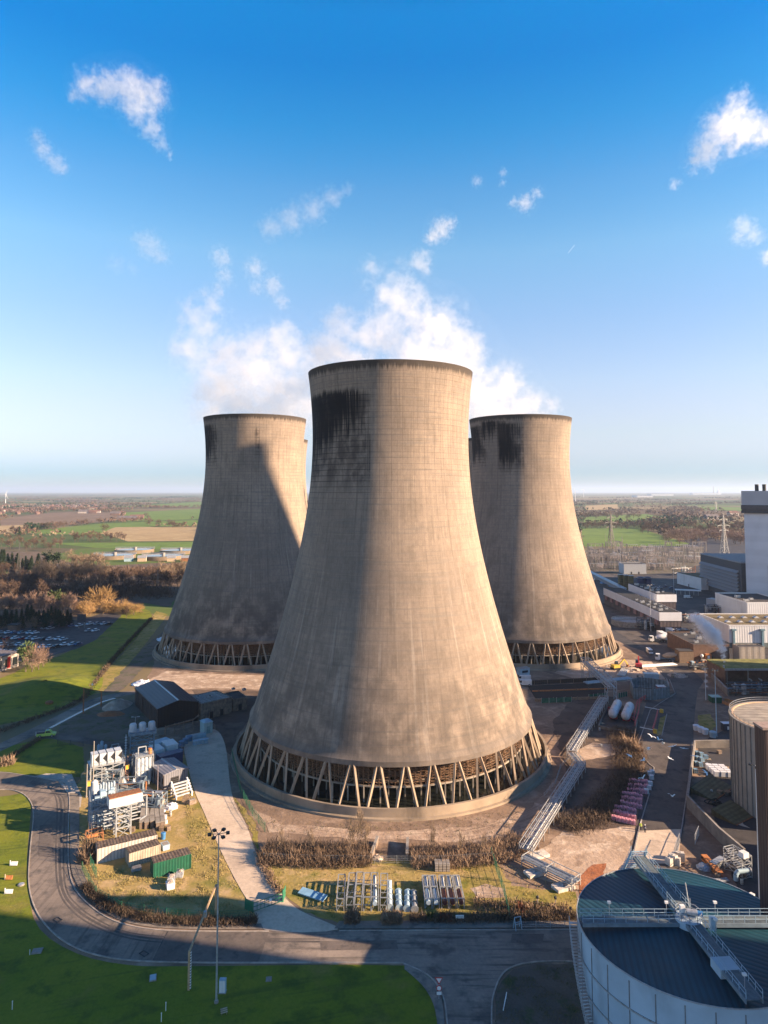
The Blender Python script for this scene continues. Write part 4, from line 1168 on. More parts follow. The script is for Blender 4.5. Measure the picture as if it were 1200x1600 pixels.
def pipe_frame(label, loc, rz, L, w_, h, pipe, group):
    t = thing('pipe_trestle', label, 'pipe frame', loc, rz, group)
    f = MB()
    for y in (0, L * .5, L):
        for x in (0, w_): f.bar((x, y, 0), (x, y, h), .16)
        f.bar((0, y, h), (w_, y, h), .14); f.bar((0, y, h * .45), (w_, y, h * .45), .12)
        f.bar((0, y, 0), (w_, y, h), .08)
    for x in (0, w_):
        f.bar((x, 0, h), (x, L, h), .14); f.bar((x, 0, h * .45), (x, L, h * .45), .10); f.bar((x, 0, 0), (x, L / 2, h), .08)
    f.build('frame', steel_w, t)
    if pipe:
        MB().tube((w_ * .5, -.5, h * .45 + .5), (w_ * .5, L * .45, h * .45 + .5), .42, n=14).build('pipe', pipe, t, True)
        MB().tube((w_ * .5, L * .55, h * .45 + .5), (w_ * .5, L + .4, h * .45 + .5), .36, n=14).build('pipe', tank_w, t, True)
    return t
pipe_b = mat('blue_white_pipe', (.42, .52, .58), .45, var=.12, scale=1.2, dirt=(.3, .2, .14))
fr0 = None
for px, pp in ((526, None), (541, None), (554, None), (568, None), (580, pipe_b), (594, None)):
    a = G(px, 1424)
    fr0 = pipe_frame('white steel frame in the left row of frames, one of them holding a pipe' if False else ('white open steel frame holding a pale blue pipe' if pp else 'empty white open steel frame in the row beside the round bush'), a, rr.uniform(-.03, .03), 8.0, 1.35, 2.4 + rr.uniform(-.2, .5), pp, 'white steel pipe frames')
dark_pipe = mat('maroon_pipe', (.12, .04, .035), .5, var=.2)
for k, px in enumerate((664, 676, 690, 702, 715)):
    a = G(px, 1420)
    t = pipe_frame('steel frame holding maroon pipes, in the packed set of five' if k > 1 else 'steel frame holding pale pipes, in the packed set of five', a, rr.uniform(-.02, .02), 7.6, 1.25, 1.9, pipe_b if k < 2 else dark_pipe, 'packed pipe frames')
for k, (px, py, m_, lb) in enumerate(((609, 1423, pipe_b, 'pale elbow pipe lying nearest the empty frames'), (624, 1424, lblue, 'blue ringed valve body in the middle of the loose pipes'), (636, 1425, lblue, 'blue three flanged pipe piece among the loose pipes'), (648, 1426, steel_w, 'grey ringed cage pipe next to the packed frames'))):
    a = G(px, py); t = thing('pipe_piece', lb, 'pipe piece', a, PI / 2 + rr.uniform(-.1, .1))
    MB().tube((0, 0, .6), (5.2, 0, .6), .5, n=14, cap=False).build('barrel', m_, t, True)
    for x in (0, 1.7, 3.4, 5.1):
        MB().tube((x - .06, 0, .6), (x + .06, 0, .6), .72, n=16).build('flange', m_, t)
    if k == 0: MB().path([(5.2, 0, .6), (6.2, 0, .9), (6.5, 0, 1.9)], .48, 12).build('elbow', m_, t, True)
cr0 = None
for k in range(4):
    a, rz, wd = FR((680 + k * 6, 1363), (685.4 + k * 6, 1363))
    if k == 0:
        cr0 = thing('grey_crate', 'grey slatted crate in the row of four on the dry grass', 'crate', a, rz, 'row of four grey crates')
        MB().b0(0, 0, .1, wd * .96, 2.0, 1.5).build('box', mat('grey_crate', (.33, .29, .25), .85, var=.15, stripes=((0, 0, 1), 2, .4)), cr0)
        MB().b0(-.02, -.02, 1.51, wd * .98, 2.02, 1.58).build('lid', conc_b, cr0)
    else: dup(cr0, a)
# ------------------------------------------------------------------ east side
grey_wall = mat('retaining_concrete', (.20, .175, .15), .95, var=.2, scale=.5, dirt=(.08, .07, .06), dirt_amt=.6)
beige_silo = mat('silo_panel', (.28, .265, .235), .8, var=.08, scale=.25, dirt=(.16, .13, .10), dirt_amt=.55)
silo_roof = mat('silo_roof', (.42, .36, .28), .9, var=.16, scale=.4, dirt=(.22, .18, .14), dirt_amt=.5, stripes=((.3, .95, 0), .45, .4))
brown_tall = mat('brown_tall_cladding', (.052, .035, .034), .6, var=.06, scale=.2, stripes=((1, 1, 0), 1.2, .3))

# round tank at the near corner
TZ = 11.8
c0 = G(1076, 1450, TZ)
TR = (c0.x - A(906, 1440, c0.y).x) * .985
t = thing('round_tank', 'big round concrete tank with dark blue roof panels and crossing walkways at the near corner', 'tank', (c0.x, c0.y, 0))
conc_tank = mat('pale_tank_concrete', (.40, .50, .57), .8, var=.10, scale=.18, dirt=(.20, .24, .26), dirt_amt=.5)
w_ = MB().lathe([(TR, 0), (TR, TZ - .5), (TR + .12, TZ - .5), (TR + .12, TZ), (TR - .3, TZ)], 96); w_.build('wall', conc_tank, t, True)
s_ = MB()
for k in range(28):
    a_ = 2 * PI * k / 28
    s_.box(((TR + .02) * math.cos(a_), (TR + .02) * math.sin(a_), TZ / 2 - .3), (.10, .12, TZ - .7), a_)
s_.build('wall_joint', mat('joint', (.20, .20, .20), .8), t)
for z in (3.6, 7.4): MB().lathe([(TR + .06, z), (TR + .14, z), (TR + .14, z + .22), (TR + .06, z + .22)], 96).build('tension_band', galv, t)
# roof: four quarters, each its own slope; walkway directions from the photograph
dA = (G(1195, 1597, TZ) - G(997, 1346, TZ)); aA = math.atan2(dA.y, dA.x)      # diagonal walkway
angs = sorted([0.0, PI, aA % (2 * PI), (aA + PI) % (2 * PI)])
roofc = [mat('blue_roof_deck', (.008, .060, .088), .55, var=.16, scale=.25, dirt=(.03, .05, .06), dirt_amt=.4, stripes=((.5, .85, 0), 1.1, .5)),
         mat('blue_roof_deck_two', (.007, .050, .078), .55, var=.16, scale=.25, dirt=(.03, .045, .055), dirt_amt=.4, stripes=((.85, .5, 0), 1.1, .5)),
         mat('blue_roof_deck_three', (.010, .052, .072), .55, var=.2, scale=.25, dirt=(.04, .05, .05), dirt_amt=.5, stripes=((1, -.2, 0), 1.1, .5))]
rr = random.Random(21)
for k in range(4):
    a0, a1 = angs[k], angs[(k + 1) % 4] + (2 * PI if k == 3 else 0)
    n = 22; vs = [(0, 0, TZ + .35 + (.0 if k % 2 else .25))]; r0 = TR + .02
    for i in range(n + 1):
        a_ = a0 + (a1 - a0) * i / n; vs.append((r0 * math.cos(a_), r0 * math.sin(a_), TZ + .06))
    fs = [(0, i + 1, i + 2) for i in range(n)]
    mb = MB().add(vs, fs)
    o = mb.build('roof_panel', roofc[k % 3], t)
    o['label'] = ['dark blue ribbed roof quarter beyond the straight walkway', 'pale edged dark blue roof quarter', 'broad blue roof quarter on the near side', 'darkest blue roof quarter'][k]
    if k == 0:
        MB().add([(2.2, 6.0, TZ + .28), (7.6, 3.0, TZ + .28), (8.6, 5.2, TZ + .22), (3.0, 9.4, TZ + .22)], [(0, 1, 2, 3)]).build('roof_opening', mat('painted_void', (.004, .004, .005), 1.0), o)  # flat black face paints the darkness inside the opening
MB().lathe([(TR + .03, TZ + .01), (TR + .03, TZ + .16), (TR + .14, TZ + .16), (TR + .14, TZ + .01)], 96).build('rim_cap', galv, t)
def walkway(ang, L0, L1, z, wdt, nm, rails=True):
    d = Vector((math.cos(ang), math.sin(ang), 0)); n = Vector((-d.y, d.x, 0)); M = Matrix.Rotation(ang, 4, 'Z')
    k = MB()
    for s_ in (-1, 1): k.bar(d * L0 + n * s_ * wdt / 2 + Vector((0, 0, z)), d * L1 + n * s_ * wdt / 2 + Vector((0, 0, z)), .16, .55)
    o = k.build('walkway_beam', mat('walkway_steel', (.17, .22, .25), .7, var=.2, scale=.6, dirt=(.10, .09, .08)), t)
    MB().bar(d * L0 + Vector((0, 0, z + .2)), d * L1 + Vector((0, 0, z + .2)), wdt - .3, .08).build('walkway_deck', mat('walkway_deck', (.12, .15, .16), .8, var=.2, scale=1.5), o)
    if rails:
        r_ = MB()
        for s_ in (-1, 1): railing(r_, [d * L0 + n * s_ * wdt / 2 + Vector((0, 0, z + .38)), d * L1 + n * s_ * wdt / 2 + Vector((0, 0, z + .38))], 1.05, .035)
        r_.build('handrail', lblue, o)
walkway(0, -TR, -1.6, TZ + .9, 1.5, 'w'); walkway(0, 1.6, TR, TZ + .9, 1.7, 'w')
walkway(aA, -TR - 1.0, -1.4, TZ + 1.3, 2.2, 'w'); walkway(aA, 1.4, TR + .5, TZ + 1.3, 2.2, 'w')
# hub with the drive unit
MB().cyl((0, 0, TZ + .3), 1.9, 1.3, 20).build('hub', conc_tank, t, True)
du = MB().b0(-.9, -.6, TZ + 1.6, .9, .6, TZ + 2.0); du.tube((-.3, 0, TZ + 2.4), (1.2, -.4, TZ + 2.4), .45, n=14); o = du.build('drive_unit', galv, t)
MB().tube((1.2, -.4, TZ + 2.4), (1.9, -.6, TZ + 2.4), .36, n=12).build('motor', plast_b, o, True)
MB().b0(-1.0, .3, TZ + 1.6, -.3, .9, TZ + 3.0).build('switch_box', white_p, t)
MB().b0(2.2, -2.6, TZ + 1.2, 3.0, -1.9, TZ + 3.0).build('control_panel', lblue, t)
r_ = MB(); hp = [(1.9 * math.cos(a_ * PI / 5), 1.9 * math.sin(a_ * PI / 5), TZ + 1.6) for a_ in range(11)]; railing(r_, hp, 1.05, .035, 1.2); r_.build('hub_handrail', galv, t)
MB().tube((1.6, 3.0, TZ + .3), (1.2, 3.6, TZ + 4.6), .09, n=7).tube((1.0, 1.6, TZ + .3), (1.0, 1.6, TZ + 3.4), .06, n=6).build('pole', galv, t)
for (x, y) in ((-TR * .72, .95), (-TR * .18, .95), (TR * .28, .95), (2.6, -3.2), (TR * .9 * math.cos(aA), TR * .9 * math.sin(aA))):
    lp = MB().tube((x, y, TZ + 1.2), (x, y, TZ + 3.1), .05, n=6); o = lp.build('lamp_pole', galv, t)
    MB().box((x, y, TZ + 3.2), (.5, .36, .28)).build('lamp_head', white_p, o)
d = Vector((math.cos(aA), math.sin(aA), 0)); n = Vector((-d.y, d.x, 0))
e = MB()
c1 = d * (TR * .62)
e.box((c1.x, c1.y, TZ + 1.0), (2.6, 2.8, 1.2), aA); e.build('outlet_box', conc_tank, t)
e = MB()
for s_ in (-1, 1):
    e.bar(-d * (TR + 1.0) + n * s_ * 1.4 + Vector((0, 0, TZ + 2.4)), -d * (TR + 4.2) + n * s_ * 1.4 - n * 2 + Vector((0, 0, 5.5)), .16, .3)
    e.bar(-d * (TR + .4) + n * s_ * 1.4 + Vector((0, 0, TZ)), -d * (TR + .4) + n * s_ * 1.4 + Vector((0, 0, 0)), .2)
    railing(e, [-d * (TR + 1.0) + n * s_ * 1.4 + Vector((0, 0, TZ + 2.4)), -d * (TR + 4.2) + n * s_ * 1.4 - n * 2 + Vector((0, 0, 5.5))], 1.05)
for k in range(16):
    f_ = k / 15; e.bar(-d * (TR + 1 + 3.2 * f_) - n * (1.4 + 2 * f_) + Vector((0, 0, TZ + 2.4 - f_ * 6.0)), -d * (TR + 1 + 3.2 * f_) + n * (1.4 - 2 * f_) + Vector((0, 0, TZ + 2.4 - f_ * 6.0)), .28, .06)
e.build('access_stair', lblue, t)
sp = MB()
for k in range(34):
    a_ = PI - .10 + k * .012; rad_ = TR + .9; z = TZ - .3 - k * .34
    sp.box((rad_ * math.cos(a_), rad_ * math.sin(a_), z), (1.3, .42, .07), a_)
    if k % 3 == 0: sp.bar(((TR + 1.5) * math.cos(a_), (TR + 1.5) * math.sin(a_), z), ((TR + 1.5) * math.cos(a_), (TR + 1.5) * math.sin(a_), z + 1.05), .06)
for r2, dz in ((TR + 1.5, 1.05), (TR + 1.5, -.05), (TR + .3, -.05)):
    pts = [(r2 * math.cos(PI - .10 + k * .012), r2 * math.sin(PI - .10 + k * .012), TZ - .3 - k * .34 + dz) for k in range(34)]
    for a_, b_2 in zip(pts[:-1], pts[1:]): sp.bar(a_, b_2, .07, .12)
sp.build('spiral_stair', galv, t)

# beige silo
zs = 21.0
cs = A(1242, 1128, 172.0); SR = (cs.x - A(1140, 1110, 170).x) * .845
t = thing('storage_silo', 'beige panelled round silo with a flat tan roof', 'silo', (cs.x, 172, 0))
MB().lathe([(SR, 0), (SR, zs), (SR + .25, zs), (SR + .25, zs + .35), (SR - .35, zs + .35)], 96).build('wall', beige_silo, t, True)
s_ = MB()
for k in range(56):
    a_ = 2 * PI * k / 56; s_.box(((SR + .05) * math.cos(a_), (SR + .05) * math.sin(a_), zs / 2), (.26, .22, zs - .02), a_)
s_.build('wall_rib', mat('silo_rib', (.19, .175, .155), .8, var=.15), t)
MB().lathe([(SR - .36, zs + .2), (SR * .5, zs + .75), (.1, zs + 1.1)], 72).build('roof', silo_roof, t)
MB().lathe([(SR - .8, zs + .18), (SR - .8, zs + .40), (SR - .36, zs + .40)], 96).build('roof_kerb', mat('sun_tinted_kerb', (.55, .38, .24), .8, var=.1), t)  # orange of the grazing sun painted into the rim
r_ = MB(); railing(r_, [((SR + .05) * math.cos(a_ * PI / 30), (SR + .05) * math.sin(a_ * PI / 30), zs + .35) for a_ in range(0, 46)], 1.1, .04, 1.6); r_.build('handrail', galv, t)

# tall brown conveyor tower at the frame edge
bb = A(1184, 1135, 110.0)
t = thing('conveyor_tower', 'tall dark brown clad tower rising at the frame edge behind the round tank', 'building', (bb.x, 108.4, 0))
MB().b0(0, 0, 0, 24, 2.6, bb.z).build('wall', brown_tall, t); MB().b0(-.15, -.15, bb.z, 24.15, 2.75, bb.z + .35).build('parapet', mat('tan_trim', (.33, .24, .19), .7), t)

# lamp posts
b = G(1188, 1425); lamp_post('lamp_post', 'tall pale lamp post standing against the dark brown tower', b, Hat(b, 1196), 3, .8, pm=white_p, flood=True, r=.16)
b = G(1120, 1152); lamp_post('lamp_post', 'slim grey lamp post beside the green skip', b, Hat(b, 1047), 4, .9, pm=lblue, flood=True, r=.14)
for (px, py, ty, lb) in ((970, 893, 851, 'far lamp post by the road next to the switchyard'), (1053, 927, 871, 'far lamp post with a white base near the car port'), (1017, 987, 914, 'lamp post before the lower white flat roofed hall'), (1103, 1095, 1045, 'faint lamp post at the corner of the pump house yard')):
    b = G(px, py); lamp_post('lamp_post', lb, b, Hat(b, ty), 2, .8, pm=white_p)

# ---- pipe bridge and pipe racks
def truss(name, label, p, q, w_, h, nseg, pipes=True, legs=(), m=galv, cat='pipe bridge', bar=.13):
    p, q = Vector(p), Vector(q); d = q - p; L = d.length; u = d / L; n = Vector((-u.y, u.x, 0)).normalized(); up = Vector((0, 0, 1))
    t = thing(name, label, cat, (p.x, p.y, 0))
    o = Vector((0, 0, p.z)); f = MB()
    P = lambda s, side, lv: o + u * (L * s) + n * (side * w_ / 2) + up * (h * lv)
    for side in (-1, 1):
        for lv in (0, 1): f.bar(P(0, side, lv), P(1, side, lv), bar * 1.3)
        for k in range(nseg + 1):
            f.bar(P(k / nseg, side, 0), P(k / nseg, side, 1), bar)
            if k < nseg: f.bar(P(k / nseg, side, k % 2), P((k + 1) / nseg, side, 1 - k % 2), bar * .8)
    for k in range(nseg + 1):
        for lv in (0, 1): f.bar(P(k / nseg, -1, lv), P(k / nseg, 1, lv), bar)
        if k < nseg: f.bar(P(k / nseg, -1, 1), P((k + 1) / nseg, 1, 1), bar * .7)
    f.build('truss', m, t)
    if pipes:
        for j, (s_, lv, r) in enumerate(((-.6, .12, .26), (-.1, .12, .22), (.45, .12, .30))):
            MB().tube(o + u * -.3 + n * s_ * w_ / 2 + up * (h * lv + r), o + u * (L + .3) + n * s_ * w_ / 2 + up * (h * lv + r), r, n=9).build('pipe', (galv, steel_w, lblue)[j], t, True)
    for s in legs:
        z0 = P(s, 0, 0).z; c = P(s, 0, 0)
        g = MB()
        for side in (-1, 1):
            for e_ in (-1, 1): g.bar(P(s, side, 0) + u * e_ * w_ * .45, (P(s, side, 0) + u * e_ * w_ * .45) * Vector((1, 1, 0)) if False else Vector(((P(s, side, 0) + u * e_ * w_ * .45).x, (P(s, side, 0) + u * e_ * w_ * .45).y, -p.z + p.z if False else 0)), .2)
            a1, a2 = P(s, side, 0) + u * w_ * .45, P(s, side, 0) - u * w_ * .45
            for zz in (z0 * .33, z0 * .66): g.bar((a1.x, a1.y, zz), (a2.x, a2.y, zz), .12)
            g.bar((a1.x, a1.y, 0), (a2.x, a2.y, z0), .1); g.bar((a2.x, a2.y, 0), (a1.x, a1.y, z0), .1)
        g.build('support_tower', m, t)
    return t
p1, p2 = G(914, 1060), G(957, 1097)
p1.z, p2.z = Hat(p1, 1036), Hat(p2, 1076)
truss('pipe_bridge', 'elevated grey lattice pipe bridge descending from the tower pond to the yard', p1, p2, 3.4, 2.4, 12, True, (.06, .95))
def pipe_rack(label, pa, pb, z, w_=3.0, m=galv, rows=6):
    a, b = G(*pa), G(*pb); d = b - a; L = d.length
    t = thing('pipe_rack', label, 'pipe rack', a, math.atan2(d.y, d.x))
    nb = max(2, int(L / 4)); f = MB()
    for k in range(nb + 1):
        x = L * k / nb
        for s_ in (-1, 1): f.bar((x, s_ * w_ / 2, 0), (x, s_ * w_ / 2, z + 1.0), .16)
        f.bar((x, -w_ / 2, z), (x, w_ / 2, z), .18); f.bar((x, -w_ / 2, z + 1), (x, w_ / 2, z + 1), .12)
    for s_ in (-1, 1): f.bar((0, s_ * w_ / 2, z + 1.0), (L, s_ * w_ / 2, z + 1.0), .12); f.bar((0, s_ * w_ / 2, z), (L, s_ * w_ / 2, z), .16)
    f.build('rack_frame', m, t)
    for j in range(rows):
        y = -w_ / 2 + .35 + (w_ - .7) * j / (rows - 1); r = (.16, .12, .2, .12)[j % 4]
        MB().tube((-.4, y, z + .1 + r), (L + .4, y, z + .1 + r), r, n=8).build('pipe', (steel_w, galv, galv, lblue)[j % 4], t, True)
    return t
pipe_rack('pipe rack running from the bridge foot down past the two white tanks', (893, 1182), (944, 1098), 1.6)
pipe_rack('short kinked pipe rack joining the upper and lower runs', (908, 1204), (893, 1186), 1.4, 2.6)
pipe_rack('long pipe rack falling from shade into sun beside the brown hedge bank', (822, 1340), (906, 1206), 1.7)
pipe_rack('sunlit end pipe rack turning towards the red clay pit', (822, 1350), (900, 1388), 1.2, 3.0, steel_w)
for px, lb in (((842, 1338), 'square white concrete foot under the long pipe rack'), ((836, 1366), 'white concrete plinth under the sunlit end pipe rack'), ((880, 1388), 'wide white concrete plinth beside the red clay pit')):
    t = thing('concrete_plinth', lb, 'plinth', G(*px), .4); MB().box((0, 0, .3), (4.0, 2.4, .6)).build('block', mat('pale_block', (.58, .52, .45), .9), t); MB().box((0, 0, .7), (.5, .5, .25)).build('anchor', galv, t)

# trench with its shade painted as a flat black patch, timber walls, green nets
patch('trench_shade_patch', [(824, 1072), (948, 1066), (950, 1091), (838, 1094)], mat('trench_black', (.02, .018, .017), .95), .08)
for q1, q2, m_, h, lb in (((824, 1070), (946, 1064), rust, 1.6, 'dark sheet pile edge along the far side of the trench'), ((832, 1081), (948, 1077), orange_p, .5, 'rust orange waling beam lying along the trench'), ((836, 1096), (948, 1092), wood, 1.0, 'timber board wall along the near side of the trench')):
    a, b = G(*q1), G(*q2); d = b - a
    t = thing('trench_edge', lb, 'trench wall', a, math.atan2(d.y, d.x))
    MB().b0(0, -.25, 0, d.length, .25, h).build('wall', m_ if m_ is not rust else mat('tarred_pile', (.045, .035, .03), .8, stripes=((1, 0, 0), 1.2, .5)), t)
    for k in range(6): MB().bar((d.length * (k + .5) / 6, -.3, 0), (d.length * (k + .5) / 6, -.3, h + .4), .22).build('stake', conc_brown, t)
net_g = mat('green_netting', (.03, .12, .075), .8, var=.3, scale=1)
for q1, q2, lb in (((846, 1099), (893, 1097), 'green netting fence along the trench, longer piece'), ((920, 1093), (948, 1090), 'green netting fence at the bridge foot'), ((966, 1091), (980, 1088), 'short green netting right of the bridge foot')):
    a, b = G(*q1), G(*q2); d = b - a
    t = thing('net_fence', lb, 'netting', a, math.atan2(d.y, d.x))
    MB().b0(0, -.03, .1, d.length, .03, 1.8).build('net', net_g, t)
    for k in range(5): MB().bar((d.length * k / 4, -.08, 0), (d.length * k / 4, -.08, 2.0), .1).build('post', galv, t)
# sheet pile cofferdam
pts = [G(*q) for q in ((985, 1078), (998, 1074), (1020, 1076), (1042, 1080), (1046, 1090), (1020, 1094), (990, 1092))]
cc = sum(pts, Vector()) / len(pts); t = thing('sheet_pile_pit', 'blue grey sheet pile ring standing in the yard left of the road', 'sheet piling', cc)
pile_m = mat('sheet_pile', (.20, .25, .27), .6, .3, var=.25, scale=.8, dirt=(.10, .07, .05), stripes=((1, .4, 0), 1.2, .6))
for i in range(len(pts)):
    a, b = pts[i] - cc, pts[(i + 1) % len(pts)] - cc
    MB().bar((a.x, a.y, 2.0), (b.x, b.y, 2.0), .3, 4.0).build('pile_wall', pile_m, t)
f = MB()
for i in range(len(pts)):
    a, b = pts[i] - cc, pts[(i + 1) % len(pts)] - cc; railing(f, [(a.x, a.y, 4.0), (b.x, b.y, 4.0)], 1.1)
f.build('handrail', galv, t)
a, rz, wd = FR((1007, 1066), (1030, 1067)); t = thing('steel_box', 'pale blue steel box behind the sheet pile ring', 'steel box', a, rz); MB().b0(0, 0, 0, wd, 3, 3.2).build('body', lblue, t); MB().b0(-.1, -.1, 3.2, wd + .1, 3.1, 3.35).build('lid', galv, t)
a, rz, wd = FR((1029, 1086), (1041, 1086)); t = thing('red_cabin', 'small red cabin with a pale roof at the sheet pile ring', 'cabin', a, rz); MB().b0(0, 0, 0, wd, 2.4, 3.0).build('wall', mat('maroon_panel', (.25, .06, .06), .6), t); MB().b0(-.15, -.15, 3.0, wd + .15, 2.55, 3.15).build('roof', white_p, t)
# red pipe rails
red_rail = mat('red_rail_paint', (.45, .045, .05), .5, var=.15)
for pts_, lb in (([(1040, 1083), (1018, 1088), (996, 1102), (990, 1130)], 'red pipe rail curving from the cabin down to the bund'), ([(1000, 1098), (998, 1118), (992, 1138)], 'red pipe rail along the dark lane by the two white tanks'), ([(1028, 1116), (1024, 1132), (1020, 1146)], 'red barrier rail beside the yellow pole ends'), ([(950, 1112), (992, 1130)], 'red rail behind the two white tanks')):
    w3 = [G(*q) for q in pts_]; c = w3[0]; t = thing('red_rail', lb, 'rail', c)
    for k, z in enumerate((.9, 1.7)): MB().path([v - c + Vector((0, 0, z)) for v in w3], .12, 7).build('rail', red_rail, t)
    f = MB()
    for a, b in zip(w3[:-1], w3[1:]):
        for k in range(4): p = a.lerp(b, k / 4) - c; f.bar(p, p + Vector((0, 0, 1.75)), .12)
    f.build('post', red_rail, t)
# white tanks in their bund
def htank(label, pf, pb, r):
    a, b = G(*pf), G(*pb); d = b - a
    t = thing('white_tank', label, 'tank', a, math.atan2(d.y, d.x) - PI / 2)
    L = d.length; mb = MB()
    prof = [(.05, 0), (r * .6, .25), (r * .92, .8), (r, 1.4), (r, L - 1.4), (r * .92, L - .8), (r * .6, L - .25), (.05, L)]
    mb.lathe(prof, 20).xf(Matrix.Translation((0, 0, r + .8)) @ Matrix.Rotation(-PI / 2, 4, 'X')); mb.build('vessel', tank_w, t, True)
    MB().b0(-r * .8, L * .2, 0, r * .8, L * .28, r * .9).b0(-r * .8, L * .72, 0, r * .8, L * .8, r * .9).build('saddle', red_rail, t)
    MB().cyl((0, L * .55, 2 * r + .7), .5, .7, 12).build('manhole', white_p, t)
    MB().lathe([(r * .35, -.02), (r * .22, -.04)], 14).xf(Matrix.Translation((0, .1, r + .8)) @ Matrix.Rotation(PI / 2, 4, 'X')).build('end_ring', galv, t)
    return t
htank('white horizontal tank left in the red railed bund', (957, 1128), (966, 1108), 1.5)
htank('white horizontal tank right in the red railed bund', (977, 1131), (985, 1112), 1.5)
bp = [G(*q) for q in ((935, 1138), (992, 1150), (996, 1128), (950, 1104))]; c = bp[0]
t = thing('bund_wall', 'low dark bund wall round the two white tanks', 'bund', c)
for i in range(4):
    a, b = bp[i] - c, bp[(i + 1) % 4] - c; MB().bar(a + Vector((0, 0, .5)), b + Vector((0, 0, .5)), .3, 1.0).build('wall', grey_wall, t)
patch('bund_floor', [(936, 1137), (991, 1149), (995, 1128), (950, 1105)], yard_dk, .09)
for q1, q2, lb in (((1008, 1109), (1034, 1114), 'white pole with a yellow end across the dark lane, upper'), ((1000, 1141), (1024, 1146), 'white pole with a yellow end across the dark lane, lower')):
    a, b = G(*q1), G(*q2); d = b - a; t = thing('barrier_pole', lb, 'barrier', a, math.atan2(d.y, d.x))
    MB().bar((0, 0, 1), (d.length, 0, 1), .18).build('arm', white_p, t); MB().b0(d.length - .6, -.4, 0, d.length + .5, .4, 1.3).build('stand', yellow_p, t)
# kerbs of the yard road
k = MB()
for seg in ([(1046, 1062), (1055, 1084), (1030, 1100), (1016, 1110), (998, 1160), (1002, 1180), (1016, 1196), (1022, 1200), (1021, 1215)], [(1042, 1116), (1034, 1150)], [(1015, 1240), (1000, 1290), (988, 1345)], [(1057, 1345), (1066, 1290), (1076, 1220), (1082, 1160)]):
    w3 = [G(*q) for q in seg]
    for a, b in zip(w3[:-1], w3[1:]): k.bar(a + Vector((0, 0, .1)), b + Vector((0, 0, .1)), .25, .25)
tag(k.build('kerb', mat('grey_kerb', (.32, .29, .26), .9, var=.15)), kind='structure')

# pink pallets
pink = mat('pink_bags', (.62, .25, .30), .7, var=.22, scale=2.2, dirt=(.74, .62, .62), dirt_amt=.8)
pl0 = None; rr = random.Random(5)
for i in range(9):
    v = i / 8
    for j in range(6):
        u = j / 5
        xs = [(986, 1224), (1010, 1226), (984, 1288), (955, 1281)]
        tl, tr_, br, bl = [G(*q) for q in xs]
        p = (tl * (1 - u) + tr_ * u) * (1 - v) + (bl * (1 - u) + br * u) * v
        p += (tr_ - tl).normalized() * ((i % 3) * .35) + Vector((rr.uniform(-.1, .1), rr.uniform(-.1, .1), 0))
        rz = math.atan2((tr_ - tl).y, (tr_ - tl).x) + rr.uniform(-.06, .06)
        if pl0 is None:
            pl0 = thing('bag_pallet', 'pallet of pink wrapped bags in the slanting rows beside the yard road', 'pallet', p, rz, 'rows of pink bag pallets')
            MB().box((0, 0, .07), (1.1, 1.2, .14)).build('pallet', wood, pl0)
            b_ = MB()
            for z in range(3):
                for xx in (-.27, .27): b_.box((xx + rr.uniform(-.02, .02), rr.uniform(-.03, .03), .30 + z * .3), (.50, 1.16, .28), rr.uniform(-.04, .04), top=(.86, .93))
            b_.build('bag_stack', pink, pl0)
        else: dup(pl0, p, rz, scale=(1, 1, rr.choice((.85, 1, 1, 1.15))))
ib0 = None
def ibc(px, rz, m, label=None, group=None):
    global ib0
    t = thing('liquid_container', label, 'container', G(*px), rz, group)
    MB().box((0, 0, .65), (1.1, 1.0, 1.0), top=(.97, .97)).build('bottle', m, t)
    f = MB()
    for x in (-.55, 0, .55):
        for y in (-.5, .5): f.bar((x, y, .12), (x, y, 1.18), .05)
    for z in (.15, .65, 1.18):
        for y in (-.51, .51): f.bar((-.56, y, z), (.56, y, z), .05)
        for x in (-.56, .56): f.bar((x, -.51, z), (x, .51, z), .05)
    f.build('cage', galv, t); MB().box((0, 0, .06), (1.15, 1.05, .12)).build('pallet', wood, t)
    return t
w0 = ibc((1010, 1240), -.2, plast_w, 'white caged liquid container at the end of the pink pallet rows', 'white caged containers')
for q in ((1016, 1228), (1014, 1234), (1018, 1218), (1015, 1212), (1019, 1210)): dup(w0, G(*q), -.2 + rr.uniform(-.1, .1))
w0 = ibc((1088, 1196), .1, mat('blue_translucent', (.16, .30, .42), .5, var=.15), 'blue caged liquid container in the walled yard left of the silo', 'blue caged containers')
for q in ((1095, 1198), (1090, 1188), (1097, 1190), (1103, 1186), (1087, 1208), (1096, 1182), (1089, 1180)): dup(w0, G(*q), rr.uniform(-.2, .3))
w0 = thing('white_pallet', 'white shrink wrapped pallet in the block next to the silo foot', 'pallet', G(1120, 1213), -.1, 'white wrapped pallets')
MB().box((0, 0, .07), (1.5, 1.2, .14)).build('pallet', wood, w0); MB().box((0, 0, .8), (1.6, 1.25, 1.25), top=(.93, .93)).build('wrapped_stack', plast_w, w0)
for i in range(3):
    for j in range(4):
        if i + j: dup(w0, G(1120, 1213) + Vector((i * 1.7, j * 1.55 - i * .25, 0)), -.1)
b0_ = tub('white round bin in the row by the grass island', G(1088, 1141), 1.0, 1.6, plast_w, 'white round bins')
for q in ((1095, 1144), (1102, 1147)): dup(b0_, G(*q))
tub('pale blue round bin standing apart near the lamp post', G(1114, 1152), 1.05, 1.7, lblue)
patch('grass_island', [(1090, 1118), (1110, 1116), (1120, 1134), (1110, 1142), (1092, 1136)], mossgrass, .09, jit=.4, seed=31)
patch('grass_strip', [(1031, 1122), (1041, 1118), (1034, 1148), (1026, 1150)], mossgrass, .09, jit=.2, seed=32)
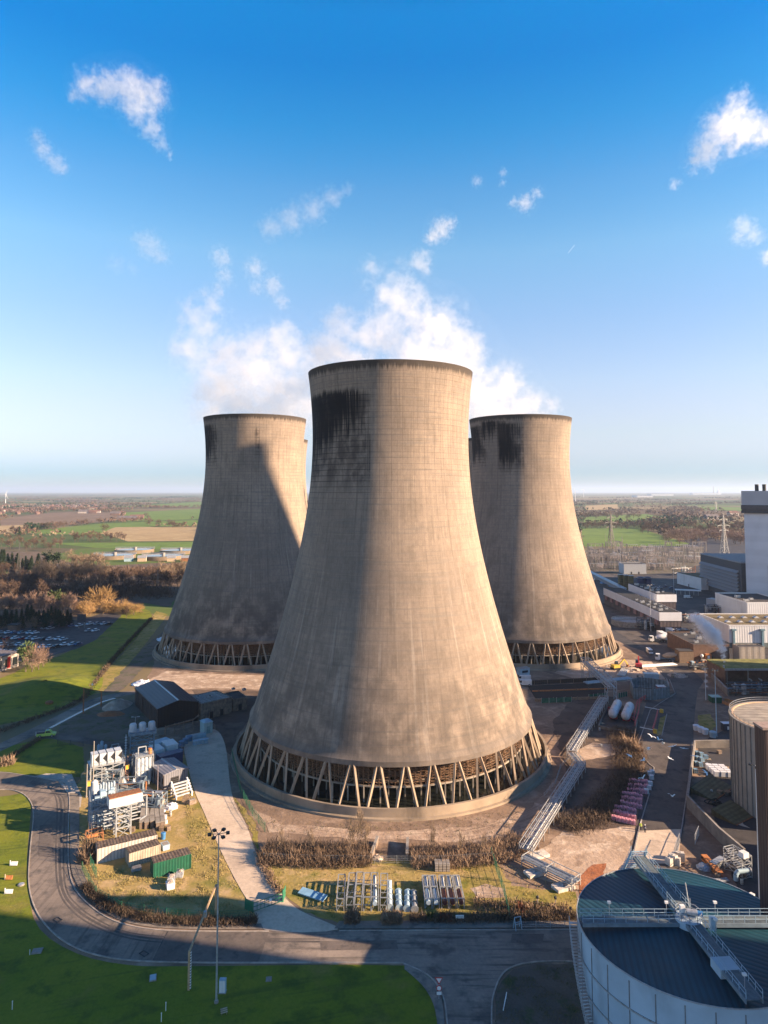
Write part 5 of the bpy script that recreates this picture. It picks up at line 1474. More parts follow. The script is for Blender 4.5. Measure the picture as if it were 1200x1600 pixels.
# walls of the yard
def wall(label, pts_, h, th=.35, m=grey_wall, name='retaining_wall', cat='wall'):
    w3 = [G(*q) for q in pts_]; c = w3[0]; t = thing(name, label, cat, c)
    for a, b in zip(w3[:-1], w3[1:]):
        MB().bar(a - c + Vector((0, 0, h / 2)), b - c + Vector((0, 0, h / 2)), th, h).build('wall', m, t)
        MB().bar(a - c + Vector((0, 0, h + .06)), b - c + Vector((0, 0, h + .06)), th + .1, .12).build('coping', conc_b, t)
    return t
wall('long grey retaining wall slanting through the yard in front of the silo', [(1074, 1262), (1124, 1315), (1164, 1350)], 3.0)
wall('grey yard wall bounding the corner with the blue caged containers', [(1142, 1168), (1086, 1169), (1075, 1260)], 2.2)
wall('dark yard wall between the pump house and the green skip', [(1112, 1062), (1138, 1088)], 2.6, .5)
for i, (q1, q2, lb) in enumerate((((1116, 1252), (1146, 1230), 'olive brown ramp sheet leaning by the silo foot, upper'), ((1150, 1290), (1180, 1275), 'olive brown ramp sheet by the silo foot, lower'))):
    a, rz, wd = FR(q1, q2); t = thing('ramp_sheet', lb, 'ramp', a, rz)
    o = MB().add([(0, 0, .1), (wd, 0, .1), (wd, 6, 1.6), (0, 6, 1.6), (0, 0, 0), (wd, 0, 0), (wd, 6, 0), (0, 6, 0)], [(0, 1, 2, 3), (0, 4, 5, 1), (1, 5, 6, 2), (2, 6, 7, 3), (3, 7, 4, 0)])
    o.build('ramp', mat('olive_sheet', (.15, .125, .06), .8, var=.2, scale=.8, stripes=((0, 1, 0), 1, .4)), t); MB().bar((0, -.1, .15), (wd, -.1, .15), .2).build('edge_bar', rust, t)
patch('spill', [(1092, 1228), (1110, 1216), (1118, 1212), (1112, 1226), (1098, 1238)], concrete_blue, .10, jit=.7, seed=33)
patch('spill', [(1128, 1260), (1150, 1268), (1165, 1290), (1175, 1296), (1150, 1288), (1138, 1275)], concrete_blue, .10, jit=.7, seed=34)
for n_, (cx, cy2, r) in enumerate(((1114, 1254, 2.0), (1122, 1258, 1.4), (1150, 1262, 1.8))):
    c = G(cx, cy2); t = thing('hose_coil', ('black hose loop lying in the walled yard, largest', 'black hose loop in the walled yard, smallest', 'black hose heap against the silo foot')[n_], 'hose', c)
    for k in range(2): MB().path([(r * (1 - .2 * k) * math.cos(i * PI / 10), r * .7 * math.sin(i * PI / 10 + k), .15 + .2 * k) for i in range(20)], .12, 6).build('loop', rubber, t)
# green skip, barrier blocks
a, rz, wd = FR((1113, 1099), (1128, 1099)); t = thing('green_skip', 'green skip with a pale lid by the slim lamp post', 'skip', a, rz)
MB().box((wd / 2, 1.5, 1.1), (wd, 3, 2.0), top=(1.08, 1.05)).build('body', green_c, t); MB().b0(-.1, -.1, 2.12, wd + .1, 3.1, 2.25).build('lid', mat('pale_green', (.30, .45, .40), .6), t)
bl0 = None
for k, q in enumerate(((1132, 1100), (1137, 1102), (1142, 1104), (1136, 1096), (1142, 1098))):
    if bl0 is None:
        bl0 = thing('barrier_block', 'orange or pale plastic barrier block next to the green skip', 'barrier', G(*q), .3, 'plastic barrier blocks')
        MB().extr([(-.3, 0), (.3, 0), (.12, .9), (-.12, .9)], -.9, .9).build('block', orange_p, bl0); MB().b0(-.1, -.95, .91, .1, .95, 1.0).build('top_rail', orange_p, bl0)
    else: dup(bl0, G(*q), .3 + k * .2)
a, rz, wd = FR((1131, 1143), (1145, 1143)); t = thing('small_cabin', 'small black and white cabin against the silo', 'cabin', a, rz); MB().b0(0, 0, 0, wd, 2, 2.4).build('wall', plast_k, t); MB().b0(-.1, -.1, 2.4, wd + .1, 2.1, 2.5).build('roof', plast_w, t); MB().b0(wd * .4, -.05, .6, wd * .9, -.005, 1.6).build('panel', white_p, t)
# builders' things near the concrete patch
for q1, q2, lb in (((1054, 1340), (1062, 1318), 'steel mesh fence panel leaning at the road edge'), ((1086, 1320), (1092, 1306), 'steel mesh fence panel alone on the dark yard')):
    a, b = G(*q1), G(*q2); d = b - a; L = max(3.4, d.length); t = thing('mesh_panel', lb, 'fence panel', a, math.atan2(d.y, d.x)); f = MB()
    for x in (0, L): f.bar((x, 0, 0), (x, 0, 2.2), .09)
    for z in (.2, 1.1, 2.2): f.bar((0, 0, z), (L, 0, z), .07)
    f.build('frame', galv, t); f = MB()
    for k in range(22): f.bar((L * k / 21, 0, .2), (L * k / 21, 0, 2.2), .03)
    f.build('mesh', galv, t)
cb0 = None
for k, (q, s_) in enumerate((((1046, 1352), 1), ((1052, 1350), 1.2), ((1058, 1352), 1), ((1064, 1345), 1.1), ((1056, 1342), .9), ((1049, 1343), .8))):
    if cb0 is None:
        cb0 = thing('concrete_block', 'pale concrete block standing in the cluster by the mesh panel', 'block', G(*q), .4, 'pale concrete blocks')
        MB().box((0, 0, .8), (.9, 1.3, 1.6), top=(.9, .95)).build('block', mat('pale_block', (.58, .52, .45), .9), cb0); MB().bar((-.2, 0, 1.6), (.2, 0, 1.75), .08).build('lifting_eye', galv, cb0)
    else: dup(cb0, G(*q), .4 + k * .3, scale=s_)
a, b = G(1100, 1343), G(1126, 1372); d = b - a; t = thing('orange_beam', 'long orange steel beam lying in the yard', 'beam', a, math.atan2(d.y, d.x)); L = d.length
MB().b0(0, -.6, .05, L, .6, .25).b0(0, -.12, .25, L, .12, .9).b0(0, -.6, .9, L, .6, 1.08).build('girder', orange_p, t); MB().b0(-.1, -.55, .05, 0, .55, 1.05).build('end_plate', rust, t)
heap('scrap_heap', 'round heap of pale scrap left of the orange beam', 'heap', G(1100, 1356), 1.5, 1.0, galv, 26, (.2, .7), 8)
a, rz, wd = FR((1119, 1360), (1135, 1350)); t = thing('sheet_stack', 'stack of pale ribbed sheets right of the orange beam', 'stack', a, rz)
for k in range(4): MB().box((wd / 2, .7, .15 + k * .3), (wd, 1.4, .24), rr.uniform(-.08, .08)).build('sheet', galv, t)
t = thing('bent_pipe', 'pale blue bent duct lying by the retaining wall', 'pipe', G(1150, 1378)); MB().path([(0, 0, .3), (0, 0, 1.4), (.5, .2, 1.9), (3.2, .6, 1.9)], .45, 10).build('duct', lblue, t, True); MB().tube((3.1, .6, 1.9), (3.35, .6, 1.9), .6, n=12).build('flange', galv, t)
t = thing('scaffold', 'scaffold stair against the retaining wall end', 'scaffold', G(1160, 1376), .35); f = MB(); lattice(f, 0, 0, 2.6, 4.5, 0, 4.4, .12, 3, .07)
f.build('scaffold_frame', steel_w, t); s_ = MB()
for k in range(14): s_.b0(.1, .3 * k, .3 * k + .2, 2.5, .3 * k + .28, .3 * k + .26)
s_.build('stair', galv, t); MB().b0(0, -.5, 4.4, 1.4, .8, 5.4).build('box', white_p, t)
for k, (q1, q2, lb) in enumerate((((1098, 1384), (1140, 1378), 'long grey plank lying beyond the round tank'), ((1114, 1396), (1140, 1390), 'tan board lying beyond the round tank'), ((1138, 1405), (1162, 1396), 'stack of dark and pale boards beyond the round tank'))):
    a, rz, wd = FR(q1, q2); t = thing('plank', lb, 'plank', a, rz)
    for i in range(3): MB().box((wd / 2, .4 * i, .2 + .1 * i), (wd, .35, .14), rr.uniform(-.06, .06)).build('board', (galv, wood_p, wood)[k], t)
t = thing('white_cabinet', 'white metal cabinet at the foot of the tall pale lamp post', 'cabinet', G(1172, 1418), .5); MB().b0(0, 0, 0, 1.6, .8, 2.0).build('body', white_p, t); MB().b0(.1, -.04, .2, 1.5, -.005, 1.8).build('door', plast_w, t)

# ---- mid distance buildings
flat_house('brick_hall', 'brown brick hall with a dark flat roof by the rubble', 'building', (1084, 1033), (1140, 1033), 29, 7.0, brick_br, felt, .5, 1, windows=0)
a, rz, wd = FR((1062, 1036), (1084.5, 1036)); t = thing('brick_annexe', 'low tan brick annexe at the near corner of the brick hall', 'building', a, rz); MB().b0(0, 0, 0, wd - .1, 5, 5.2).build('wall', mat('tan_brick', (.25, .17, .11), .9, var=.15, stripes=((0, 0, 1), 3, .2)), t); MB().b0(-.1, -.1, 5.2, wd, 5.1, 5.4).build('roof', felt, t)
a, rz, wd = FR((1103, 1034), (1112, 1034)); t = thing('orange_cabinet', 'orange and white cabinet before the brick hall', 'cabinet', a, rz); MB().b0(0, 0, 0, wd, 1.5, 3.4).build('body', orange_p, t); MB().b0(wd * .3, -.05, .8, wd * .7, -.005, 2.8).build('panel', white_p, t)
t = thing('white_dome_light', 'white globe fixed low on the brick hall front', 'lamp', G(1096, 1034)); MB().tube((0, -.4, 0), (0, -.4, 2.2), .12, n=7).build('post', galv, t); MB().sphere((0, -.4, 2.8), .8, 10, 7).build('globe', white_p, t, True)
# white hall with tan roof and skylights
tr_roof = mat('tan_gravel_roof', (.15, .112, .05), .95, var=.25, scale=.3, dirt=(.11, .09, .04))
a, rz, wd = FR((1140, 1012), (1262, 1012)); zr = Hat(a, 978)
t = thing('white_hall', 'white hall with a tan roof and two rows of pale skylights', 'building', a, rz)
MB().b0(0, 0, 2.4, wd, 32, zr).build('wall', white_cl, t); MB().b0(-.03, -.03, 0, wd + .03, 32.03, 2.4).build('plinth', mat('grey_green_plinth', (.13, .15, .14), .7), t)
MB().b0(.3, .3, zr + .01, wd - .3, 31.7, zr + .10).build('roof', tr_roof, t)
pm = MB(); pm.b0(-.1, -.1, zr, wd + .1, .25, zr + .5); pm.b0(-.1, 31.75, zr, wd + .1, 32.1, zr + .5); pm.b0(-.1, .26, zr, .25, 31.74, zr + .5); pm.build('parapet', white_p, t)
for i in range(6):
    for j in range(2):
        x, y = 3.5 + i * 6.2 + j * 2.2, 8 + j * 12
        s_ = MB().b0(x - 1.3, y - 1.1, zr + .11, x + 1.3, y + 1.1, zr + .6).build('skylight', conc_b, t); MB().extr([(x - 1.35, zr + .6), (x + 1.35, zr + .6), (x, zr + 1.3)], y - 1.15, y + 1.15).build('glazing', white_p, s_)
for x in (2.0, wd * .42): MB().b0(x - .5, -.9, 0, x + .5, -.1, zr - 2.2).b0(x - 1.1, -1.2, zr - 2.2, x + 1.1, -.1, zr - 1.4).build('downpipe', mat('teal_duct', (.14, .24, .29), .5, var=.1), t)
flat_house('concrete_lean_to', 'pale concrete lean-to below the white hall front', 'building', (1156, 1037), (1196, 1037), 6, 7.2, mat('pale_precast', (.42, .37, .31), .9, var=.1, dirt=(.2, .17, .14), stripes=((1, 0, 0), .35, .4)), felt, .3, 2)
# pump house with grass roof
a, rz, wd = FR((1133, 1071), (1240, 1071)); zr = Hat(a, 1046); grassroof = mat('grass_roof', (.20, .19, .05), .95, var=.3, scale=.5, dirt=(.12, .10, .05))
t = thing('pump_house', 'open fronted brown pump house with a mossy green roof', 'building', a, rz)
MB().b0(0, 6, 0, wd, 15, zr).b0(0, 0, 0, .8, 5.99, zr).build('wall', brick_br, t); MB().b0(-.2, -.5, zr, wd + .2, 15.2, zr + .45).build('roof', grassroof, t)
MB().b0(-.25, -.62, zr - .3, wd + .25, -.505, zr + .5).build('fascia', galv, t)
for k in range(4): MB().bar((wd * k / 3.2 + .9, .3, 0), (wd * k / 3.2 + .9, .3, zr), .4).build('column', conc_b, t)
MB().tube((.2, 1.0, zr + .45), (.2, 1.0, zr + 1.4), .35, n=10).build('steam_vent', galv, t)
for k in range(3):
    x = 6 + k * 4; p = thing('pump_set', ('black pump set standing in front of the pump house, farthest left', 'black pump set in the middle before the pump house', 'black pump set nearest the frame edge before the pump house')[k], 'pump', a + Vector((x, -2.5, 0)), rz)
    MB().tube((0, 0, 1.1), (2.6, 0, 1.1), .8, n=14).build('motor', black_p, p, True); MB().path([(2.6, 0, 1.1), (3.3, 0, 1.1), (3.3, 0, 2.8), (3.3, 2, 2.8)], .28).build('pipe', galv, p, True); MB().b0(-.3, -.8, 0, 3.6, .8, .3).build('base_plate', conc_b, p)
# clarifier near the east tower
cc = G(987, 976); t = thing('round_clarifier', 'low round concrete clarifier beside the lattice bridge tower', 'tank', cc); r = 11.5
MB().lathe([(r, 0), (r, 3.2), (r - .5, 3.2), (r - .5, 2.4)], 64).build('wall', conc_b, t, True); MB().lathe([(r - .52, 2.6), (.1, 3.0)], 48).build('cover', mat('pale_cover', (.45, .42, .38), .9, var=.2, scale=.5, dirt=(.2, .18, .16)), t)
b_ = MB(); b_.bar((-r, 0, 3.5), (r, 2, 3.5), 1.0, .4); railing(b_, [(-r, -.5, 3.7), (r, 1.5, 3.7)], 1.0, .04); b_.build('scraper_bridge', galv, t)
# white flat roofed halls
black_roof = mat('black_flat_roof', (.02, .02, .022), .9, var=.25, scale=.15)
white_fascia = mat('white_fascia', (.74, .74, .74), .5, var=.04, scale=.3)
def slab_hall(label, p_fl, p_fr, h, d, band):
    a, rz, wd = FR(p_fl, p_fr); t = thing('flat_hall', label, 'building', a, 0)
    MB().b0(.3, .3, 0, wd - .3, d - .3, h - band).build('wall', mat('dark_hall_wall', (.10, .08, .085), .8, var=.2, scale=.2, stripes=((1, 1, 0), .5, .3)), t)
    MB().b0(0, 0, h - band, wd, d, h).build('fascia', white_fascia, t); MB().b0(.4, .4, h + .01, wd - .4, d - .4, h + .12).build('roof', black_roof, t)
    for k in range(9): MB().b0(-.5, 2 + k * d / 9, h - band - 2.6, .25, 2 + k * d / 9 + d / 22, h - band - .1).build('vent_panel', mat('red_grey_vent', (.28, .16, .15), .7), t)
    return t
a0 = G(1031, 988); slab_hall('lower white flat roofed hall with a black roof, nearest the round clarifier', (1031, 988), (1066, 988), Hat(a0, 957), 96, 4.6)
a0 = G(1027, 962); slab_hall('upper white flat roofed hall with a black roof behind the lower one', (1027, 962), (1058, 962), Hat(a0, 929), 50, 4.6)
for k, q in enumerate(((1001, 918), (1012, 918))):
    c = G(*q); t = thing('blue_tank', ('dark blue upright tank behind the upper white hall, left of two', 'dark blue upright tank behind the upper white hall, right of two')[k], 'tank', c); MB().lathe([(2.9, 0), (2.9, 8.0), (2.0, 8.6), (.1, 8.9)], 24, capb=True).build('vessel', navy, t, True); MB().lathe([(2.95, 7.6), (3.05, 7.7), (3.05, 8.1), (2.9, 8.1)], 24).build('rim', galv, t)
for k, q in enumerate(((970, 922), (978, 923), (986, 924))):
    c = G(*q); t = thing('olive_column', ('olive brown column box beside the blue tanks, leftmost', 'olive brown column box beside the blue tanks, middle', 'olive brown column box beside the blue tanks, rightmost')[k], 'tank', c); MB().b0(-1.6, -1.6, 0, 1.6, 1.6, 12).build('body', mat('olive_panel', (.15, .13, .06), .8, stripes=((0, 0, 1), .6, .3)), t); MB().b0(-1.8, -1.8, 12, 1.8, 1.8, 12.4).build('top', galv, t)
# boiler house and louvred block
bh = G(1165, 947); t = thing('boiler_house', 'huge pale boiler house with a dark double ledge below its top', 'building', (bh.x, bh.y, 0), R(-28.5)); zt = Hat(bh, 767)
z1, z2 = Hat(bh, 789), Hat(bh, 802)
pale_w = mat('pale_panel', (.70, .70, .71), .7, var=.06, scale=.05, dirt=(.42, .40, .39), dirt_amt=.4, stripes=((0, 0, 1), .11, .12))
MB().b0(.8, .8, 0, 190, 150, z2).build('wall', pale_w, t); MB().b0(-.5, -.5, z1, 190, 151, zt).build('parapet', mat('grey_parapet', (.44, .44, .45), .8, var=.05, scale=.1), t)
lg = mat('dark_ledge', (.09, .085, .085), .8)
MB().b0(-.9, -.9, z2 + .1, 190, 151.4, z2 + 1.6).b0(-.9, -.9, z2 + 2.6, 190, 151.4, z1 - .02).b0(0, 0, z2 + 1.61, 190, 151, z2 + 2.59).build('ledge', lg, t)
for x in (9, 13.5): MB().tube((x, 6, zt), (x, 6, zt + 4.5), 1.2, n=14).build('flue_stub', black_p, t)
for k in range(5): MB().b0(14 + k * 1.6, .55, 4, 14.6 + k * 1.6, .79, 28 - k * 3.5).build('rust_streak_pipe', mat('streaked_pipe', (.30, .21, .16), .8), t)
a0 = G(1096, 918); a, rz, wd = FR((1096, 918), (1160, 940)); h = Hat(a0, 866)
t = thing('louvred_block', 'dark grey block banded with sloping louvres in front of the boiler house', 'building', a, rz)
MB().b0(0, 0, 0, wd, 55, h).build('wall', mat('gap_dark_wall', (.055, .06, .07), .7, var=.08), t); MB().b0(-.3, -.4, h, wd + .3, 55.3, h + .8).build('roof', mat('grey_lid', (.25, .27, .29), .7), t)  # wall colour darkened to paint the shade between the louvres
lv = mat('louvre_grey', (.19, .195, .215), .6, var=.06)
for k in range(7): MB().extr([(-1.6, 4 + k * 2.5), (-.02, 4.6 + k * 2.5), (-.02, 6.2 + k * 2.5), (-1.6, 4.3 + k * 2.5)], 0, wd - 4).xf(Matrix(((0, 1, 0, 0), (1, 0, 0, 0), (0, 0, 1, 0), (0, 0, 0, 1)))).build('louvre', lv, t)
flat_house('white_wing', 'low white wing with a flat roof at the boiler house foot', 'building', (1168, 977), (1240, 977), 38, 12.5, white_cl, felt, .8, 2, white_p)
flat_house('white_store', 'white store with a tan roof between switchyard and louvred block', 'building', (1058, 912), (1096, 922), 24, 9, white_cl, tr_roof, .3, 1)
a, rz, wd = FR((1055, 929), (1096, 931)); t = thing('car_port', 'open car port with a thin white roof', 'car port', a, rz); MB().b0(0, 0, 3.2, wd, 6, 3.6).build('roof', white_p, t)
for k in range(6): MB().bar((wd * (k + .3) / 6, .3, 0), (wd * (k + .3) / 6, .3, 3.2), .3).build('post', galv, t)
for k, (q1, q2, h, lb) in enumerate((((1026, 995), (1040, 1002), 3.2, 'white flat trailer roof beside the lower white hall, left of two'), ((1040, 990), (1056, 998), 3.2, 'pale blue trailer roof beside the lower white hall, right of two'))):
    box_trailer(lb, q1, q2, 3.0, h, (white_p, lblue)[k])
flat_house('control_block', 'white and grey control block in the switchyard foreground', 'building', (975, 897), (1010, 897), 14, 9, mat('pale_grey_panel', (.40, .42, .44), .7, var=.1), felt, .4, 2)
flat_house('grey_kiosk', 'pale kiosk standing in the dark yard below the louvred block', 'building', (1104, 952), (1122, 955), 6, 7, mat('pale_grey_panel', (.40, .42, .44), .7), galv, .2, 1)
a0, a1 = G(905, 893), G(975, 930)
t = thing('conveyor_gallery', 'long low grey gallery running diagonally past the lattice bridge tower', 'gallery', a0, math.atan2((a1 - a0).y, (a1 - a0).x)); L = (a1 - a0).length
MB().b0(0, -2, 2.5, L, 2, 5).build('gallery', mat('grey_gallery', (.22, .24, .27), .6, stripes=((1, 0, 0), .5, .3)), t); MB().b0(0, -2.2, 5, L, 2.2, 5.3).build('roof', galv, t)
for k in range(8): MB().bar((L * (k + .5) / 8, 0, 0), (L * (k + .5) / 8, 0, 2.5), .6).build('pier', conc_b, t)
for k, (q, m_, lb) in enumerate(((( 946, 912), plast_b, 'blue tarpaulin stack left of the olive columns, larger'), ((956, 917), plast_b, 'blue tarpaulin stack left of the olive columns, smaller'))):
    t = thing('tarpaulin_stack', lb, 'stack', G(*q), .2); MB().box((0, 0, 1.2), (8 - k * 4, 5, 2.4), top=(.8, .7)).build('sheet', m_, t); MB().box((0, 0, .1), (8.4 - k * 4, 5.4, .2)).build('base', wood, t)

# rubble, machines
for i, (q, r, h, lb) in enumerate((((905, 1042), 3, 1.0, 'rubble heap at the pond wall beside the bridge head'), ((985, 1046), 4, 1.3, 'sunlit rubble heap in the middle of the cleared ground'), ((1020, 1050), 3.5, 1.2, 'sunlit rubble heap before the brick hall'), ((1058, 1056), 4, 1.2, 'grey rubble heap at the road mouth'))):
    heap('rubble_heap', lb, 'heap', G(*q), r, h, rubble_m, 40, (.3, 1.1), 30 + i)
for i, (q, lb, m_) in enumerate((((962, 1046), 'yellow excavator among the rubble', yellow_p), ((998, 1044), 'red excavator with raised arm among the rubble', red_rail))):
    t = thing('excavator', lb, 'excavator', G(*q), .3 + i)
    for y in (-1.1, 1.1): MB().b0(-1.8, y - .3, 0, 1.8, y + .3, .9).build('track', rubber, t)
    MB().b0(-1.7, -1.3, .95, 1.5, 1.3, 2.1).build('house', m_, t); MB().box((.9, .7, 2.7), (1.3, 1.1, 1.3), top=(.8, .9)).build('cab', glass_m, t)
    MB().bar((1.4, -.3, 1.6), (4.2, -.3, 4.2), .5).bar((4.2, -.3, 4.2), (6.0, -.3, 1.8), .4).build('arm', m_, t); MB().box((6.1, -.3, 1.3), (1.0, 1.2, .9), top=(.7, .9)).build('bucket', rust, t)
for i, (q1, q2, lb) in enumerate((((918, 1070), (988, 1062), 'long bundle of grey steel tubes before the rubble'), ((975, 1058), (984, 1044), 'short bundle of grey tubes standing at an angle in the rubble'), ((1000, 1044), (1058, 1040), 'row of white beams laid along the rubble strip'))):
    a, b = G(*q1), G(*q2); d = b - a; t = thing('tube_bundle', lb, 'tube bundle', a, math.atan2(d.y, d.x))
    for k in range(6): MB().tube((0, k * .55, .4), (d.length, k * .55, .4), .25, n=8).build('tube', galv if i < 2 else white_p, t, True)
    MB().b0(1, -.3, 0, 1.3, 3.2, .15).b0(d.length - 1.3, -.3, 0, d.length - 1, 3.2, .15).build('bearer', wood, t)

# ---- vehicles
def wheels(t, xs, y, r=.42, w_=.28):
    for x in xs:
        for s_ in (-1, 1):
            o = MB().tube((x, s_ * y - w_ / 2, r), (x, s_ * y + w_ / 2, r), r, n=12).build('wheel', rubber, t); MB().tube((x, s_ * y - w_ / 2 - .01, r), (x, s_ * y + w_ / 2 + .01, r), r * .55, n=10).build('rim', galv, o)
def car(label, loc, rz, m, group=None, van=False):
    t = thing('parked_van' if van else 'parked_car', label, 'van' if van else 'car', loc, rz, group)
    if van:
        MB().extr([(-2.7, .4), (2.7, .4), (2.75, 1.0), (2.3, 1.25), (1.7, 2.2), (-2.7, 2.3)], -.95, .95).build('body', m, t)
        MB().extr([(1.75, 2.1), (2.32, 1.28), (1.3, 1.28), (1.2, 2.1)], -.97, .97).build('window', glass_m, t); wheels(t, (-1.7, 1.75), .85)
    else:
        MB().extr([(-2.1, .35), (2.1, .35), (2.15, .75), (1.25, .92), (-1.9, .95), (-2.1, .8)], -.88, .88).build('body', m, t)
        MB().box((-.25, 0, 1.2), (2.7, 1.6, .55), top=(.62, .86)).build('cabin', glass_m, t); MB().box((-.25, 0, 1.5), (1.68, 1.36, .06)).build('roof', m, t); wheels(t, (-1.3, 1.35), .8, .33, .22)
    return t
def mixer(label, loc, rz, drum_m):
    t = thing('mixer_lorry', label, 'lorry', loc, rz)
    MB().b0(-4.2, -1.1, .8, 4.2, 1.1, 1.15).build('chassis', black_p, t)
    c = MB().extr([(2.4, .7), (4.4, .7), (4.45, 2.0), (4.1, 3.1), (2.4, 3.15)], -1.2, 1.2).build('cab', white_p, t); MB().extr([(4.18, 3.0), (4.5, 2.0), (3.3, 2.0), (3.3, 3.0)], -1.22, 1.22).build('window', glass_m, c)
    dm = MB().lathe([(.3, -3.3), (.9, -3.2), (1.25, -1.2), (1.25, .2), (.7, 1.9), (.2, 2.1)], 16, capb=True, capt=True).xf(Matrix.Translation((-.9, 0, 2.6)) @ Matrix.Rotation(R(-80), 4, 'Y') @ Matrix.Rotation(PI, 4, 'X')); dm.build('drum', drum_m, t, True)
    MB().box((-4.2, 0, 3.1), (.8, 1.0, .8), top=(1.5, 1.4)).build('hopper', galv, t); wheels(t, (3.3, -1.6, -3.0), .95, .5, .4)
    return t
mixer('white concrete mixer lorry with a white drum', G(1028, 1003), .0 + PI, plast_w)
mixer('concrete mixer lorry with a tan drum near the brick hall', G(1040, 1033), PI - .3, mat('tan_drum', (.50, .36, .24), .6, var=.1))
car('white and blue van coming head-on past the mixer lorries', G(1015, 1021), -PI / 2 - .1, white_p, None, True)
car('white van by the near tower with its side to the trench', G(819, 1064), PI - .1, white_p, None, True); car('second white van parked tight beside the first near the trench', G(820, 1071), PI - .1, white_p, None, True)
car('white van parked in front of the car port', G(1075, 935), 0, white_p, None, True); car('white van on the road behind the lattice bridge tower', G(933, 907), .2, white_p, None, True)
a, rz, wd = FR((813, 1057), (828, 1055)); t = thing('site_cabin', 'small pale blue site cabin at the foot of the lattice bridge tower', 'cabin', a, rz); MB().b0(0, 0, .3, wd, 2.6, 3.0).build('wall', lblue, t); MB().b0(-.15, -.15, 3.0, wd + .15, 2.75, 3.15).build('roof', galv, t); MB().b0(wd * .2, -.05, 1.3, wd * .8, -.005, 2.2).build('window', glass_m, t)
t = thing('rescue_pickup', 'yellow green pickup with a covered back on the narrow service road', 'pickup', G(73, 1151), .25)
lime = mat('lime_yellow_paint', (.45, .60, .12), .4, var=.05)
MB().extr([(-2.8, .5), (2.6, .5), (2.7, 1.0), (1.7, 1.25), (-.3, 1.3), (-2.8, 1.25)], -.95, .95).build('body', lime, t); MB().extr([(-.4, 1.28), (1.6, 1.26), (.9, 2.05), (-.3, 2.05)], -.85, .85).build('cab', lime, t); MB().extr([(-.2, 1.4), (1.4, 1.38), (.85, 1.95), (-.1, 1.95)], -.87, .87).build('window', glass_m, t); MB().b0(-2.7, -.85, 1.26, -.5, .85, 1.75).build('load_cover', plast_k, t); MB().b0(.1, -.6, 2.06, .4, .6, 2.2).build('light_bar', plast_b, t); wheels(t, (-1.8, 1.7), .85)
# ------------------------------------------------------------------ trees, hedges, far country
def twig_mat(name, a, b):
    m, t, bs = newmat(name)
    oi = t.node('ShaderNodeObjectInfo')
    n = t.noise(t.obj(), .5, 3)
    c = t.mix(t.step(n, .35, .65), a, b)
    g = t.math('MULTIPLY_ADD', oi.outputs['Random'], .5, .75)
    t.put(bs.inputs['Base Color'], t.mix(1.0, c, t.comb(g, g, g), 'MULTIPLY'))
    bs.inputs['Roughness'].default_value = .9; bs.inputs['Specular IOR Level'].default_value = .15
    return m
bark = mat('bark', (.12, .09, .07), .95, var=.25, scale=2)
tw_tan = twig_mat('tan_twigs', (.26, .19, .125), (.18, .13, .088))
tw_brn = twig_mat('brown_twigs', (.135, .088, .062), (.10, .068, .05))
tw_pink = twig_mat('pinkish_twigs', (.24, .16, .12), (.17, .115, .088))
tw_gold = twig_mat('golden_twigs', (.40, .25, .10), (.33, .21, .10))
needle = twig_mat('dark_needles', (.022, .042, .024), (.035, .055, .026))
needle_l = twig_mat('light_needles', (.085, .115, .04), (.06, .085, .03))

def sprays(mb, q, c, rad, n, ln, wd, up=.5, hollow=.35):
    """leaf or twig sized slivers spread through an uneven crown"""
    cl = []
    for i in range(max(5, n // 28)):
        v = Vector((q.gauss(0, 1), q.gauss(0, 1), q.gauss(0, 1))).normalized() * (q.random() ** .45)
        cl.append(Vector((v.x * rad[0], v.y * rad[1], v.z * rad[2])))
    for i in range(n):
        cc = q.choice(cl)
        p = Vector(c) + cc + Vector((q.gauss(0, rad[0] * .17), q.gauss(0, rad[1] * .17), q.gauss(0, rad[2] * .17)))
        d = (p - Vector(c)); d = Vector((d.x / rad[0], d.y / rad[1], d.z / rad[2] + up)) + Vector((q.gauss(0, .5), q.gauss(0, .5), q.gauss(0, .5)))
        d.normalize(); s = Vector((q.gauss(0, 1), q.gauss(0, 1), q.gauss(0, .5))).cross(d)
        if s.length < 1e-4: continue
        s.normalize(); L = ln * q.uniform(.6, 1.4); w_ = wd * q.uniform(.6, 1.4)
        mb.add([p - s * w_ / 2, p + s * w_ / 2, p + d * L + s * w_ * .2, p + d * L - s * w_ * .2], [(0, 1, 2, 3)])

def limbs(mb, q, p, d, L, r, lv):
    e = p + d * L
    mb.tube(p, e, r, r * .6, 5 if lv == 0 else 3, cap=False)
    if lv >= 3: return
    for k in range(4 if lv == 0 else 3):
        a = q.uniform(0, 2 * PI); t_ = q.uniform(.35, .75)
        nd = (d * math.cos(t_) + (Vector((math.cos(a), math.sin(a), .3)).normalized()) * math.sin(t_)).normalized()
        limbs(mb, q, p + d * L * q.uniform(.6, 1.0), nd, L * q.uniform(.55, .75), r * .5, lv + 1)

